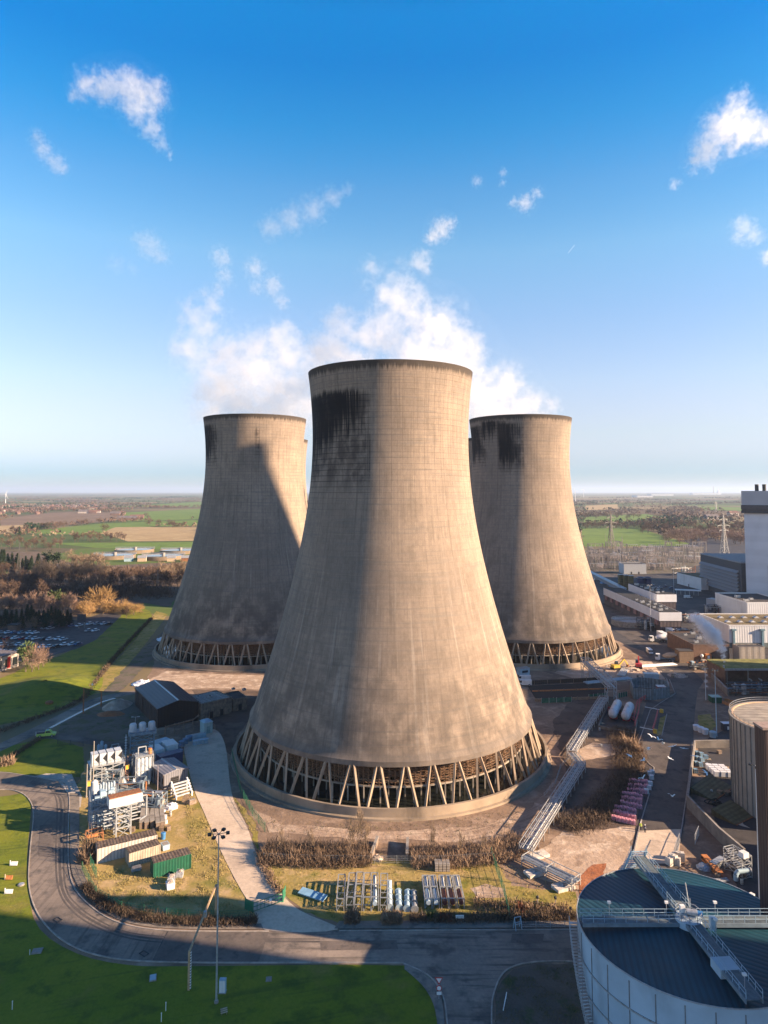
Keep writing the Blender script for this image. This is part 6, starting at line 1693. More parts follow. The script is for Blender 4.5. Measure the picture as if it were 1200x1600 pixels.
def proto_tree(kind, seed):
    """about ten metres tall, foot at the origin"""
    q = random.Random(seed); tr, cr = MB(), MB()
    if kind == 'bare':
        limbs(tr, q, Vector((0, 0, 0)), Vector((q.uniform(-.08, .08), q.uniform(-.08, .08), 1)).normalized(), 3.4, .22, 0)
        sprays(cr, q, (0, 0, 6.2), (2.7 + q.uniform(-.5, .6), 2.7 + q.uniform(-.5, .6), 3.4), 460, 1.15, .13, .9)
    elif kind == 'broad':
        limbs(tr, q, Vector((0, 0, 0)), Vector((0, 0, 1)), 2.6, .34, 0)
        sprays(cr, q, (0, 0, 5.6), (4.4, 4.4, 3.8), 760, 1.1, .14, .7)
    elif kind == 'willow':
        limbs(tr, q, Vector((0, 0, 0)), Vector((0, 0, 1)), 2.0, .4, 0)
        sprays(cr, q, (0, 0, 4.6), (5.6, 5.0, 4.4), 1300, 1.7, .12, .9)
    elif kind == 'fir':
        tr.tube((0, 0, 0), (0, 0, 9.6), .22, .03, 6)
        for i in range(620):
            h = q.random() ** .8; z = 1.0 + h * 9; r = (1 - h) * 2.6 * q.uniform(.35, 1.05) + .1; a = q.uniform(0, 2 * PI)
            p = Vector((r * math.cos(a), r * math.sin(a), z)); d = Vector((math.cos(a), math.sin(a), -.35 + q.uniform(-.2, .3))).normalized(); s = Vector((-math.sin(a), math.cos(a), q.uniform(-.3, .3)))
            cr.add([p - d * .5 - s * .32, p - d * .5 + s * .32, p + d * .6], [(0, 1, 2)])
    elif kind == 'pine':
        limbs(tr, q, Vector((0, 0, 0)), Vector((0, 0, 1)), 4.2, .26, 1)
        sprays(cr, q, (0, 0, 6.4), (2.9, 2.9, 3.3), 620, .75, .42, .3)
    return tr, cr
PROTO = {}
def tree(kind, seed, twig, name, label, loc, h, group, wide=1.0):
    key = (kind, seed, twig.name)
    if key not in PROTO:
        tr, cr = proto_tree(kind, seed)
        PROTO[key] = (tr.mesh('trunk', bark), cr.mesh('crown', twig))
    t = thing(name, label, 'tree', loc, rng.uniform(0, 6.28), group)
    s = h / 10.0
    for nm, me in zip(('trunk', 'crown'), PROTO[key]):
        o = bpy.data.objects.new(nm, me); COL.objects.link(o); o.parent = t
    t.scale = (s * wide, s * wide, s)
    return t
def grove(n, box, top, kind, twig, name, label, group, seeds=4, wide=1.0, hvar=.2, shear=0.0):
    """n trees with feet in a strip of the picture (x0, x1, y0, y1); top = crown height in metres"""
    x0, x1, y0, y1 = box
    for i in range(n):
        px = x0 + (x1 - x0) * (i + rng.random()) / n; py = rng.uniform(y0, y1) + shear * (px - x0)
        tree(kind, rng.randrange(seeds) + 1, twig, name, label, G(px, py), top * rng.uniform(1 - hvar, 1 + hvar), group, wide * rng.uniform(.85, 1.2))
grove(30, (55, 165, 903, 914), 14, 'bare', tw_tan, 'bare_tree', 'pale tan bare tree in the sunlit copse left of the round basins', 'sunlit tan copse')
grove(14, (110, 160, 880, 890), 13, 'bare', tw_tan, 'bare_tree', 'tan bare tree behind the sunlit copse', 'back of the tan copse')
grove(46, (-10, 300, 924, 940), 12, 'bare', tw_brn, 'bare_tree', 'dark brown bare tree in the shaded belt of woodland', 'shaded woodland belt', shear=-.03)  # shade of the belt put into the darker twig colour
grove(26, (150, 270, 905, 916), 11, 'bare', tw_brn, 'bare_tree', 'brown bare tree below the round basins', 'trees below the basins')
grove(16, (246, 304, 902, 914), 14, 'bare', tw_tan, 'bare_tree', 'tan bare tree between round basins and cooling tower', 'tan trees by the tower')
grove(30, (-8, 118, 955, 966), 11, 'bare', tw_pink, 'bare_tree', 'pinkish bare tree in the row behind the car park firs', 'pinkish tree row')
grove(24, (-5, 112, 972, 984), 9, 'fir', needle, 'fir_tree', 'dark fir in the row along the car park', 'firs along the car park', 3, 1.15)
grove(14, (0, 62, 884, 896), 15, 'fir', needle, 'fir_tree', 'dark conifer in the wood at the left frame edge', 'dark conifers at the edge wood', 3, 1.1)
grove(18, (-5, 70, 896, 925), 12, 'bare', tw_brn, 'bare_tree', 'brown bare tree among the edge wood conifers', 'bare trees of the edge wood')
grove(20, (0, 100, 846, 862), 13, 'bare', tw_brn, 'bare_tree', 'dim bare tree at the far side of the edge wood', 'far edge wood')
grove(14, (115, 195, 843, 848), 13, 'bare', tw_brn, 'bare_tree', 'bare tree in the hedge line between green and tan fields', 'field hedge line trees')
tree('pine', 1, needle, 'round_evergreen', 'round dark evergreen beside the tan copse, left of two', G(76, 888), 17, None, 1.2); tree('pine', 2, needle, 'round_evergreen', 'round dark evergreen beside the tan copse, right of two', G(86, 890), 16, None, 1.2)
tree('willow', 1, tw_gold, 'willow_tree', 'large golden dome shaped willow in full sun', G(157, 953), 15.5, None, 1.05)
grove(11, (118, 222, 955, 962), 7.5, 'willow', tw_gold, 'willow_bush', 'low golden willow bush in the row at the lawn edge', 'golden willow bushes', 2, .95)
tree('pine', 3, needle_l, 'pine_tree', 'light green pine catching the sun by the willow', G(86, 957), 14, None, 1.3); tree('pine', 4, needle_l, 'pine_tree', 'smaller light green pine beside the taller one', G(98, 952), 11, None, 1.2)
tree('bare', 2, tw_brn, 'bare_tree', 'small dark bare tree on the lawn edge right of the willow', G(197, 966), 7, None, 1.6)
tree('bare', 3, tw_tan, 'bare_tree', 'leafless pale tree standing in the car park', G(49, 990), 9, None, 1.0)
tree('pine', 2, needle_l, 'pine_tree', 'grey green conifer at the gable of the white office block', G(40, 1050), 12, None, .95)
for k, (q, h) in enumerate((((12, 1028), 9), ((50, 1050), 11), ((60, 1046), 11.5), ((67, 1042), 9))):
    tree('broad', k + 1, tw_pink, 'bare_tree', ('pinkish bare tree behind the white office block', 'pinkish bare tree touching the office conifer', 'tall pinkish bare tree right of the office conifer', 'outermost pinkish bare tree on the lawn mound')[k], G(*q), h, None, .75)
for q in ((62, 826), (68, 827), (75, 827), (80, 826), (86, 827), (92, 826), (100, 825), (128, 821), (135, 820), (155, 818), (163, 831), (233, 821), (248, 822), (264, 823), (270, 824), (285, 824), (228, 808), (232, 812), (40, 830), (30, 832), (20, 833)):
    tree('broad', rng.randrange(3) + 1, tw_brn, 'field_tree', 'lone dark bare tree among the open fields', G(*q), rng.uniform(12, 17), 'lone field trees', 1.1)
tree('fir', 2, needle, 'fir_tree', 'tall dark fir standing above the field edge wood', G(30, 838), 17, None, .9)
grove(40, (1040, 1165, 836, 852), 15, 'broad', tw_pink, 'bare_tree', 'russet bare tree of the wood behind the pale pylon', 'russet wood behind the pylon', 3)
grove(30, (1000, 1165, 822, 834), 16, 'broad', tw_brn, 'bare_tree', 'brown bare tree in the back of the russet wood', 'back of the russet wood', 3)
grove(26, (905, 1040, 822, 827), 14, 'broad', tw_brn, 'field_tree', 'bare tree in the hedge between the two bright green fields', 'trees between green fields', 3)
grove(16, (905, 1000, 806, 812), 15, 'broad', tw_brn, 'field_tree', 'bare tree beyond the farther bright green field', 'trees beyond the green field', 3)

# hedges and scrub: upright slivers in an uneven band
def hedge(name, label, cat, pts, width, height, n, m, pix=True, seed=1, lean=.25, sw=.09, kind=None):
    w3 = [G(*q) if pix else Vector(q) for q in pts]; w3 = catmull(w3, 5, False)
    segs = [(a, b, (b - a).length) for a, b in zip(w3[:-1], w3[1:])]; tot = sum(s[2] for s in segs); q = random.Random(seed); mb = MB(); c = w3[0]
    for a, b, L in segs:
        d = (b - a).normalized(); nn = Vector((-d.y, d.x, 0))
        for i in range(max(1, int(n * L / tot))):
            p = a.lerp(b, q.random()) + nn * (q.triangular(-1, 1, 0) * width / 2) - c
            hh = height * (.22 + 1.35 * (mnoise.noise(Vector((p.x * .35, p.y * .35, seed))) * .5 + .5)) * q.uniform(.25, 1)
            dr = Vector((q.gauss(0, lean * 2.2), q.gauss(0, lean * 2.2), 1)).normalized(); s = Vector((q.gauss(0, 1), q.gauss(0, 1), 0)).normalized() * sw * q.uniform(.5, 1.4)
            z0 = Vector((p.x, p.y, hh * q.uniform(-.05, .75))); ln_ = max(.45, height * q.uniform(.12, .4)) if q.random() < .97 else height * .9
            mb.add([z0 - s, z0 + s, z0 + dr * ln_], [(0, 1, 2)])
    o = mb.build(name, m, loc=c)
    return tag(o, label, cat, None, kind)
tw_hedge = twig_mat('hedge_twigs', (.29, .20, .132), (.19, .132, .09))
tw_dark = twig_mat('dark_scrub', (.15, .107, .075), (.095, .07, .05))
hedge('bare_hedge', 'tall brown leafless hedge before the big tower, left of the gap', 'hedge', [(410, 1336), (470, 1340), (530, 1341), (578, 1338)], 10, 2.7, 26000, tw_hedge, seed=1, sw=.06)
hedge('bare_hedge', 'tall brown leafless hedge before the big tower, right of the gap', 'hedge', [(642, 1342), (720, 1342), (780, 1334), (822, 1318)], 9.5, 2.6, 26000, tw_hedge, seed=2, sw=.06)
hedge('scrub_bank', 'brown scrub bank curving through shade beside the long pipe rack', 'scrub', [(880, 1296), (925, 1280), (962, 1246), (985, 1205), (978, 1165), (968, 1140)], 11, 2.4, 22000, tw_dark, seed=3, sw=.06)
hedge('scrub_tuft', 'tall tan scrub tuft at the bund of the two white tanks', 'scrub', [(972, 1165), (985, 1170), (998, 1180)], 4, 5, 1500, tw_hedge, seed=4)
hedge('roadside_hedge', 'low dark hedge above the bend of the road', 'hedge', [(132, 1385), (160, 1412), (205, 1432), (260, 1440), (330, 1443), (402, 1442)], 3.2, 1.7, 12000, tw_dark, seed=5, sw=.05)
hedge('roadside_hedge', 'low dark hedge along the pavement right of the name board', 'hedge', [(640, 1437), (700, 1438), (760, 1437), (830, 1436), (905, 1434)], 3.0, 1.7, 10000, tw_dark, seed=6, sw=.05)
hedge('round_bush', 'round brown bush at the pavement under the empty frames', 'bush', [(540, 1438), (550, 1439), (561, 1438)], 3.0, 2.6, 1500, tw_hedge, seed=7)
hedge('round_bush', 'wider brown bush at the pavement under the loose pipes', 'bush', [(597, 1439), (612, 1440), (628, 1439)], 3.2, 2.4, 2200, tw_hedge, seed=8)
hedge('green_bush', 'small green bush at the pavement under the packed frames', 'bush', [(668, 1435), (674, 1436), (681, 1435)], 2.2, 1.6, 700, twig_mat('green_scrub', (.09, .12, .03), (.06, .09, .025)), seed=9)
hedge('red_bush', 'reddish bush beside the green bush at the pavement', 'bush', [(688, 1437), (697, 1438), (706, 1437)], 2.4, 1.6, 800, twig_mat('red_scrub', (.30, .09, .05), (.20, .08, .05)), seed=10)
hedge('red_bush', 'small russet shrub near the barrier at the pavement', 'bush', [(811, 1424), (813, 1426), (816, 1424)], 1.6, 2.6, 350, twig_mat('red_scrub_two', (.32, .12, .06), (.22, .10, .06)), seed=11)
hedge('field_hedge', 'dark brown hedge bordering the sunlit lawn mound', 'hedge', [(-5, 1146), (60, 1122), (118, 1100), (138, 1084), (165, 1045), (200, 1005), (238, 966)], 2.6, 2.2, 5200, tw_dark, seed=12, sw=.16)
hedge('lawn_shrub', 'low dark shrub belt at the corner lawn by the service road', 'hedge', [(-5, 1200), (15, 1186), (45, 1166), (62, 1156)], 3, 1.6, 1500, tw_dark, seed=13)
hedge('lawn_bush', 'tan bush at the corner lawn beside the bend', 'bush', [(2, 1196), (12, 1195), (22, 1194)], 3, 3.2, 900, tw_hedge, seed=14)
hedge('plant_scrub', 'bare brown bush at the corner of the long white hut', 'bush', [(128, 1352), (136, 1345), (142, 1330)], 3.5, 4.2, 1500, tw_hedge, seed=15)
hedge('verge_scrub', 'brown scrub along the edge of the concrete drive', 'scrub', [(404, 1332), (412, 1352), (426, 1380), (440, 1398)], 2.5, 1.4, 1400, tw_hedge, seed=16)
hedge('verge_scrub', 'tan scrub on the verge right of the pale rubble patch', 'scrub', [(740, 1412), (780, 1418), (830, 1420), (890, 1424)], 5, 1.3, 2000, tw_hedge, seed=17)
for k, (q, h) in enumerate((((560, 1338), 9.5), ((548, 1340), 8), ((574, 1336), 7), ((486, 1340), 6), ((440, 1338), 5.5), ((676, 1340), 6.5), ((722, 1342), 5.5), ((756, 1338), 5))):
    tree('bare', k % 4 + 1, tw_tan, 'sapling', 'thin pinkish birch sapling rising out of the brown hedge' if k > 2 else 'taller tan sapling at the gap of the brown hedge', G(*q), h, 'hedge saplings' if k > 2 else 'saplings at the hedge gap', .42)

# gap in the hedge: side walls, small gate, fence
for q1, q2, lb in (((580, 1344), (590, 1316), 'low dark wall on the left side of the hedge gap'), ((636, 1344), (637, 1318), 'low dark wall on the right side of the hedge gap')):
    wall(lb, [q1, q2], 1.3, .5, conc_brown, 'low_wall', 'wall')
heap('stone_heap', 'small heap of pale stones at the hedge gap', 'heap', G(590, 1342), 1.2, .8, rubble_m, 20, (.3, .7), 50)
def fence(label, pts, h=2.0, gap=3.0, m=galv, wires=4, name='wire_fence'):
    w3 = [G(*q) for q in pts]; c = w3[0]; t = thing(name, label, 'fence', c); n = 0
    f = MB(); ps = []
    for a, b in zip(w3[:-1], w3[1:]):
        L = (b - a).length; k = max(1, int(L / gap))
        for i in range(k): ps.append(a.lerp(b, i / k) - c)
    ps.append(w3[-1] - c)
    for p in ps: MB().bar(p, p + Vector((0, 0, h)), .09).build('post', m, t)
    for a, b in zip(ps[:-1], ps[1:]):
        for k in range(wires): z = h * (k + .6) / wires; f.bar(a + Vector((0, 0, z)), b + Vector((0, 0, z)), .03)
        L = (b - a).length; kk = int(L / .28)
        for i in range(kk): u = a.lerp(b, i / kk); v = a.lerp(b, (i + 1.6) / kk); f.bar(u, v + Vector((0, 0, h * .95)), .012); f.bar(v, u + Vector((0, 0, h * .95)), .012)
    f.build('wire_mesh', m, t); return t
fence('green mesh fence between the concrete drive and the tracked soil', [(362, 1180), (376, 1240), (395, 1275), (414, 1300)], 2.2, 3, green_f)
fence('long wire fence at the foot of the brown hedge', [(412, 1346), (500, 1349), (585, 1350), (690, 1350), (768, 1345)], 1.8, 4, galv)
fence('green mesh fence crossing the verge by the pale rubble patch', [(768, 1340), (780, 1375), (788, 1400), (796, 1436)], 2.2, 2.5, green_f)
fence('wire fence above the hedge of the road bend', [(128, 1360), (150, 1400), (190, 1424), (260, 1434), (330, 1438), (388, 1437)], 1.8, 4, green_f)
fence('short green fence at the corner of the long white hut', [(134, 1322), (141, 1352), (150, 1372)], 2.2, 2.2, green_f)
fence('wire fence of the gravel island pavement', [(815, 1450), (860, 1450), (905, 1449)], 1.2, 2.5, galv, 3)
fence('pale guard rail by the near tower and the pipe rack', [(893, 1182), (876, 1200), (868, 1225), (850, 1245)], 1.1, 2.2, galv, 2)
fence('dark fence along the hatched lane behind the plant', [(90, 1163), (130, 1166), (200, 1172)], 1.6, 3, plast_k)
for k, (q1, q2) in enumerate((((383, 1421), (396, 1427)), ((442, 1410), (446, 1400)))):
    a, b = G(*q1), G(*q2); d = b - a; t = thing('fence_panel', ('dark green solid panel left of the open gate', 'dark green solid panel right of the open gate')[k], 'fence panel', a, math.atan2(d.y, d.x)); MB().b0(0, -.04, .1, d.length, .04, 2.0).build('panel', green_f, t); MB().bar((0, 0, 0), (0, 0, 2.2), .14).build('post', green_f, t)
# cable crossing on posts at the verge
for k, q in enumerate(((840, 1412), (868, 1413), (892, 1430))):
    t = thing('bollard', ('black topped bollard on the verge, left of three', 'black topped bollard on the verge, middle of three', 'black topped bollard on the verge next to the round tank')[k], 'bollard', G(*q)); MB().tube((0, 0, 0), (0, 0, 1.1), .1, n=8).build('post', conc_b, t); MB().sphere((0, 0, 1.2), .3, 8, 6).build('cap', black_p, t)
# sand and clay piles by the shed
def mound(name, label, c, rx, ry, h, m, seed):
    q = random.Random(seed); mb = MB(); n = 22
    vs = []; fs = []
    for k in range(7):
        f = k / 6
        for i in range(n):
            a = 2 * PI * i / n; w_ = 1 + .22 * mnoise.noise(Vector((math.cos(a) * 1.5, math.sin(a) * 1.5, seed + f)))
            vs.append((rx * (1 - f * .96) * w_ * math.cos(a), ry * (1 - f * .96) * w_ * math.sin(a), h * (math.sin(f * PI / 2) ** 1.3) * (1 + .25 * mnoise.noise(Vector((math.cos(a) * 2, f * 3, seed))))))
    for k in range(6):
        for i in range(n): fs.append((k * n + i, k * n + (i + 1) % n, (k + 1) * n + (i + 1) % n, (k + 1) * n + i))
    o = mb.add(vs, fs).build(name, m, None, True, loc=c); return o
tag(mound('sand_pile', '', G(183, 1103), 5.2, 6.5, 2.2, sand, 3), 'tan sand pile on the rough ground left of the gabled shed', 'pile')
tag(mound('clay_pile', '', G(172, 1116), 5.0, 3.4, 1.0, redsoil, 4), 'low red clay pile below the tan sand pile', 'pile')
tag(mound('grass_mound', '', G(70, 1078), 24, 22, 3.6, lawn, 6), kind='structure')
t = thing('brown_tub', 'dark red brown tub on the shaded lawn mound', 'tub', G(77, 1100)); MB().lathe([(1.2, 0), (1.4, .8), (1.1, 1.0)], 12, capb=True, capt=True).build('body', rust, t); MB().lathe([(1.1, 1.0), (.1, 1.3)], 12).build('lid', rust, t)

# loose grass and weeds on the verges, one mass
def tufts(name, polys, n, m, hh, seed):
    q = random.Random(seed); mb = MB()
    for poly in polys:
        pts = [G(*p) for p in poly]; xs = [p.x for p in pts]; ys = [p.y for p in pts]; k = 0
        while k < n:
            x, y = q.uniform(min(xs), max(xs)), q.uniform(min(ys), max(ys)); ins = False
            for i in range(len(pts)):
                a, b = pts[i], pts[i - 1]
                if (a.y > y) != (b.y > y) and x < (b.x - a.x) * (y - a.y) / (b.y - a.y) + a.x: ins = not ins
            k += 1
            if not ins or mnoise.noise(Vector((x * .3, y * .3, seed))) < -.1: continue
            for j in range(4):
                a = q.uniform(0, 6.28); s = Vector((math.cos(a), math.sin(a), 0)) * .05; d = Vector((q.gauss(0, .3), q.gauss(0, .3), 1)) * hh * q.uniform(.4, 1); p = Vector((x + q.gauss(0, .3), y + q.gauss(0, .3), .05)); mb.add([p - s, p + s, p + d], [(0, 1, 2)])
    return tag(mb.build(name, m), 'rough tussocky grass on the verges', None, None, 'stuff')
tufts('grass', [[(362, 1240), (400, 1285), (405, 1330), (770, 1340), (905, 1395), (905, 1438), (530, 1440), (438, 1392), (405, 1338)], [(120, 1350), (300, 1375), (390, 1428), (300, 1438), (200, 1428)], [(290, 1255), (318, 1270), (372, 1390), (300, 1370)]], 4200, twig_mat('tussock_grass', (.36, .28, .12), (.26, .22, .07)), .4, 3)
tufts('weeds', [[(776, 1600), (790, 1530), (840, 1509), (905, 1507), (905, 1600)], [(395, 1262), (440, 1288), (820, 1265), (800, 1322), (420, 1300)]], 900, twig_mat('weed', (.12, .13, .05), (.20, .15, .08)), .4, 4)

FIELDS = []
# ---- fields in view beyond the works
f_green = ground_mat('winter_wheat', [(.12, .19, .03), (.15, .22, .038), (.095, .16, .026)], .01, .95, .12, .2, streak=(.35, .25, (.06, .10, .02), .5))
f_tan = ground_mat('stubble', [(.40, .28, .135), (.34, .24, .115), (.44, .33, .17)], .01, .95, .1, .2, streak=(.2, .25, (.22, .16, .09), .6))
f_brown = ground_mat('ploughed_field', [(.17, .115, .075), (.21, .145, .095), (.15, .10, .065)], .01, .95, .1, .2)
for pts_, m_, nm in (([(60, 848), (165, 848), (310, 847), (310, 855), (290, 858), (240, 858), (150, 856), (110, 852)], f_green, 'field'), ([(115, 825), (150, 823), (315, 824), (315, 845), (200, 846), (165, 835), (120, 829)], f_tan, 'field'), ([(40, 831), (100, 824), (160, 818), (315, 812), (315, 822), (180, 824), (150, 836), (60, 834)], f_green, 'field'), ([(0, 812), (60, 803), (110, 800), (190, 801), (190, 812), (100, 822), (0, 822)], f_brown, 'field'), ([(190, 801), (315, 795), (315, 811), (200, 815)], f_green, 'field'), ([(180, 792), (315, 784), (315, 792)], f_green, 'field'), ([(-30, 823), (60, 819), (30, 832), (-30, 838)], f_tan, 'field'),
                     ([(908, 826), (950, 825), (1000, 826), (1078, 850), (1060, 853), (912, 854)], f_green, 'field'), ([(915, 808), (1010, 803), (1045, 811), (960, 816), (910, 817)], f_green, 'field'), ([(915, 790), (965, 788), (965, 796), (915, 797)], f_tan, 'field'), ([(1090, 791), (1165, 793), (1165, 798), (1100, 796)], f_green, 'field'), ([(1095, 835), (1040, 828), (1100, 826), (1150, 838)], f_brown, 'field'),
                     ([(100, 918), (170, 910), (240, 906), (240, 911), (170, 916), (130, 922)], soil, 'cleared_ground'), ([(-30, 890), (14, 890), (14, 896), (-30, 898)], f_green, 'field')):
    patch(nm, pts_, m_, .06, jit=2, step=25, seed=len(pts_)); FIELDS.append([G(*q_) for q_ in pts_])
# far woods and hedgerows: one mass
def inpoly(p, pts):
    ins = False
    for i in range(len(pts)):
        a, b = pts[i], pts[i - 1]
        if (a.y > p.y) != (b.y > p.y) and p.x < (b.x - a.x) * (p.y - a.y) / (b.y - a.y) + a.x: ins = not ins
    return ins
def far_trees(name, label, n, y0, y1, m, seed, hh, frac_line=.5):
    q = random.Random(seed); mb = MB(); cnt = 0
    while cnt < n:
        Y = y0 * (y1 / y0) ** q.random(); X = q.uniform(-.62, .62) * Y; c0_ = Vector((X, Y, 0)); line = q.random() < frac_line
        a = q.choice((.15, 1.4, .5, -.3)) + q.gauss(0, .1); L = q.uniform(60, 420); k = int(L / 9) if line else q.randrange(8, 50)
        for i in range(k):
            if line: p = c0_ + Vector((math.cos(a), math.sin(a), 0)) * (i * 9 + q.uniform(-4, 4)) + Vector((q.gauss(0, 2), q.gauss(0, 2), 0))
            else: p = c0_ + Vector((q.gauss(0, 75), q.gauss(0, 30), 0))
            if line and q.random() < .25: continue
            if any(inpoly(p, f_) for f_ in FIELDS): continue
            h = hh * q.uniform(.6, 1.25); r = h * .42
            for j in range(12):
                b = Vector((q.gauss(0, r * .55), q.gauss(0, r * .55), h * q.uniform(.15, .75))); u = Vector((q.gauss(0, 1), q.gauss(0, 1), q.gauss(0, 1))).normalized() * h * .22; v = Vector((q.gauss(0, 1), q.gauss(0, 1), abs(q.gauss(0, 1)))).normalized() * h * .26
                mb.add([p + b - u, p + b + u, p + b + v], [(0, 1, 2)])
            cnt += 1
    return tag(mb.build(name, m), label, None, None, 'stuff')
far_trees('distant_woodland', 'far brown woods and hedgerows out to the horizon', 7500, 1150, 9000, tw_brn, 5, 13, .55)
far_trees('distant_evergreens', 'far dark green woods among the brown ones', 2200, 1200, 9000, needle, 6, 14, .3)
far_trees('distant_scrub', 'far tan scrub and bare hedges', 2400, 1000, 7000, tw_tan, 7, 9, .7)

# ---- town, farms, basins, masts
brick_h = mat('red_brick_house', (.15, .095, .075), .9, var=.25, scale=.1); tile_h = mat('red_tile', (.17, .095, .075), .85, var=.25, scale=.1); tile_g = mat('grey_slate', (.14, .12, .12), .8, var=.2, scale=.1); render_h = mat('pale_render', (.42, .37, .32), .85, var=.1, scale=.1)
HP = {}
def house(loc, rz, wm, rm, s=(10, 7, 5), label='', group=None, name='house', cat='house'):
    k = (wm.name, rm.name, s)
    if k not in HP:
        w_, d_, h_ = s; mb = MB(); mb.b0(-w_ / 2, -d_ / 2, 0, w_ / 2, d_ / 2, h_); nf = len(mb.f); mb.extr([(-d_ / 2 - .4, h_ - .1), (d_ / 2 + .4, h_ - .1), (0, h_ + d_ * .45)], -w_ / 2 - .3, w_ / 2 + .3)
        for i in range(8, len(mb.v)): v = mb.v[i]; mb.v[i] = Vector((v.y, v.x, v.z))
        me = mb.mesh('house', wm); me.materials.append(rm)
        for i, p in enumerate(me.polygons): p.material_index = 1 if i >= nf else 0
        HP[k] = me
    o = bpy.data.objects.new(name, HP[k]); COL.objects.link(o); o.location = loc; o.rotation_euler = (0, 0, rz); return tag(o, label, cat, group)
q = random.Random(9)
for i in range(150):
    px, py = q.uniform(-5, 165) , 0
    py = 796 + q.uniform(-5, 8) if px < 65 else 793 + q.uniform(-3, 3)
    house(G(px, py), q.choice((.1, 1.6)) + q.gauss(0, .2), q.choice((brick_h, brick_h, render_h)), q.choice((tile_h, tile_h, tile_g)), q.choice(((10, 7, 5), (16, 8, 5.5), (22, 8, 5.5))), 'small house with a pitched roof in the far village on the left', 'houses of the far village')
for px, py, s, wm, rm, lb in ((132, 802, (40, 16, 6), render_h, tile_g, 'long pale farm barn at the village edge'), (145, 802, (26, 12, 6), brick_h, tile_h, 'brick farmhouse beside the pale barn'), (152, 801, (22, 12, 5), render_h, tile_h, 'small pale cottage beside the brick farmhouse'), (180, 805, (30, 14, 6), brick_h, tile_g, 'dark roofed farm range in the mid fields'), (190, 804, (24, 12, 6), brick_h, tile_h, 'red roofed farmhouse right of the dark range'), (200, 813, (46, 14, 6), brick_h, tile_g, 'long low grey farm shed nearest the tan field'), (211, 811, (26, 12, 7), brick_h, tile_h, 'red farmhouse at the end of the long grey shed'), (219, 810, (20, 12, 6), brick_h, tile_h, 'small red barn right of the red farmhouse'),
                              (1145, 806, (30, 16, 9), render_h, tile_h, 'white house with a red roof behind the russet wood'), (1112, 812, (36, 18, 7), render_h, tile_g, 'pale barn on the right among the brown trees')):
    house(G(px, py), .15, wm, rm, s, lb)
for px, py, w_, h_, lb in ((1035, 774.6, 380, 30, 'far white warehouse on the horizon plain, left'), (1104, 772.8, 620, 32, 'far long white warehouse near the horizon'), (1008, 777, 200, 20, 'small far white shed left of the far warehouse')):
    c = G(px, py); t = thing('warehouse', lb, 'building', c); MB().b0(-w_ / 2, 0, 0, w_ / 2, 200, h_).build('wall', white_cl, t); MB().b0(-w_ / 2 - 3, -3, h_, w_ / 2 + 3, 203, h_ + 4).build('roof', galv, t)
c = G(1123, 772.6); t = thing('far_tower', 'far white pyramid roofed tower on the horizon', 'tower', c); MB().box((0, 0, 50), (90, 90, 100), top=(.3, .3)).build('tower', white_cl, t); MB().box((0, 0, 120), (25, 25, 40), top=(.3, .3)).build('spire', white_cl, t)
c = G(1115, 772.6); t = thing('far_chimney', 'faint far chimney left of the pyramid roofed tower', 'chimney', c); MB().tube((0, 0, 0), (0, 0, 190), 9, 6, 10).build('stack', conc_b, t); MB().tube((0, 0, 190), (0, 0, 196), 7, 7, 10).build('cap', conc_b, t)
m, t_, b = newmat('basin_water'); b.inputs['Base Color'].default_value = (.10, .15, .18, 1); b.inputs['Roughness'].default_value = .08; basin_w = m
for k, (px, py, r) in enumerate(((178, 872, 24), (210, 863, 24), (254, 873, 24), (281, 864, 24))):
    c = G(px, py); t = thing('round_basin', ('round sewage basin with sky blue water, nearest on the left', 'round sewage basin behind, second from the left', 'round sewage basin in front of the cooling tower side', 'round sewage basin farthest right, partly behind the tower')[k], 'basin', c)
    MB().lathe([(r, 0), (r, 4.2), (r - .8, 4.2), (r - .8, 3.4)], 48).build('wall', mat('basin_wall', (.20, .15, .10), .9, var=.2, scale=.1), t, True); MB().lathe([(.1, 3.6), (r - .85, 3.6)], 48).build('water', basin_w, t)
    g = MB(); g.bar((-r, 0, 5), (r, 6, 5), 1.4, 1.0); railing(g, [(-r, 0, 5.5), (r, 6, 5.5)], 1.4, .12, 6); g.build('scraper_bridge', galv, t); MB().cyl((0, 3, 3.6), 2, 3, 12).build('hub', conc_b, t)
for k, (px, m_) in enumerate(((201, lblue), (222, wood_p), (268, wood_p), (290, rust))):
    c = G(px, 877); house(c, .2, m_, galv, (9, 6, 4), ('blue shed under the basins', 'small tan shed between the basins', 'tan container shed under the right basins', 'rust shed at the tower side of the basins')[k], None, 'shed', 'shed')
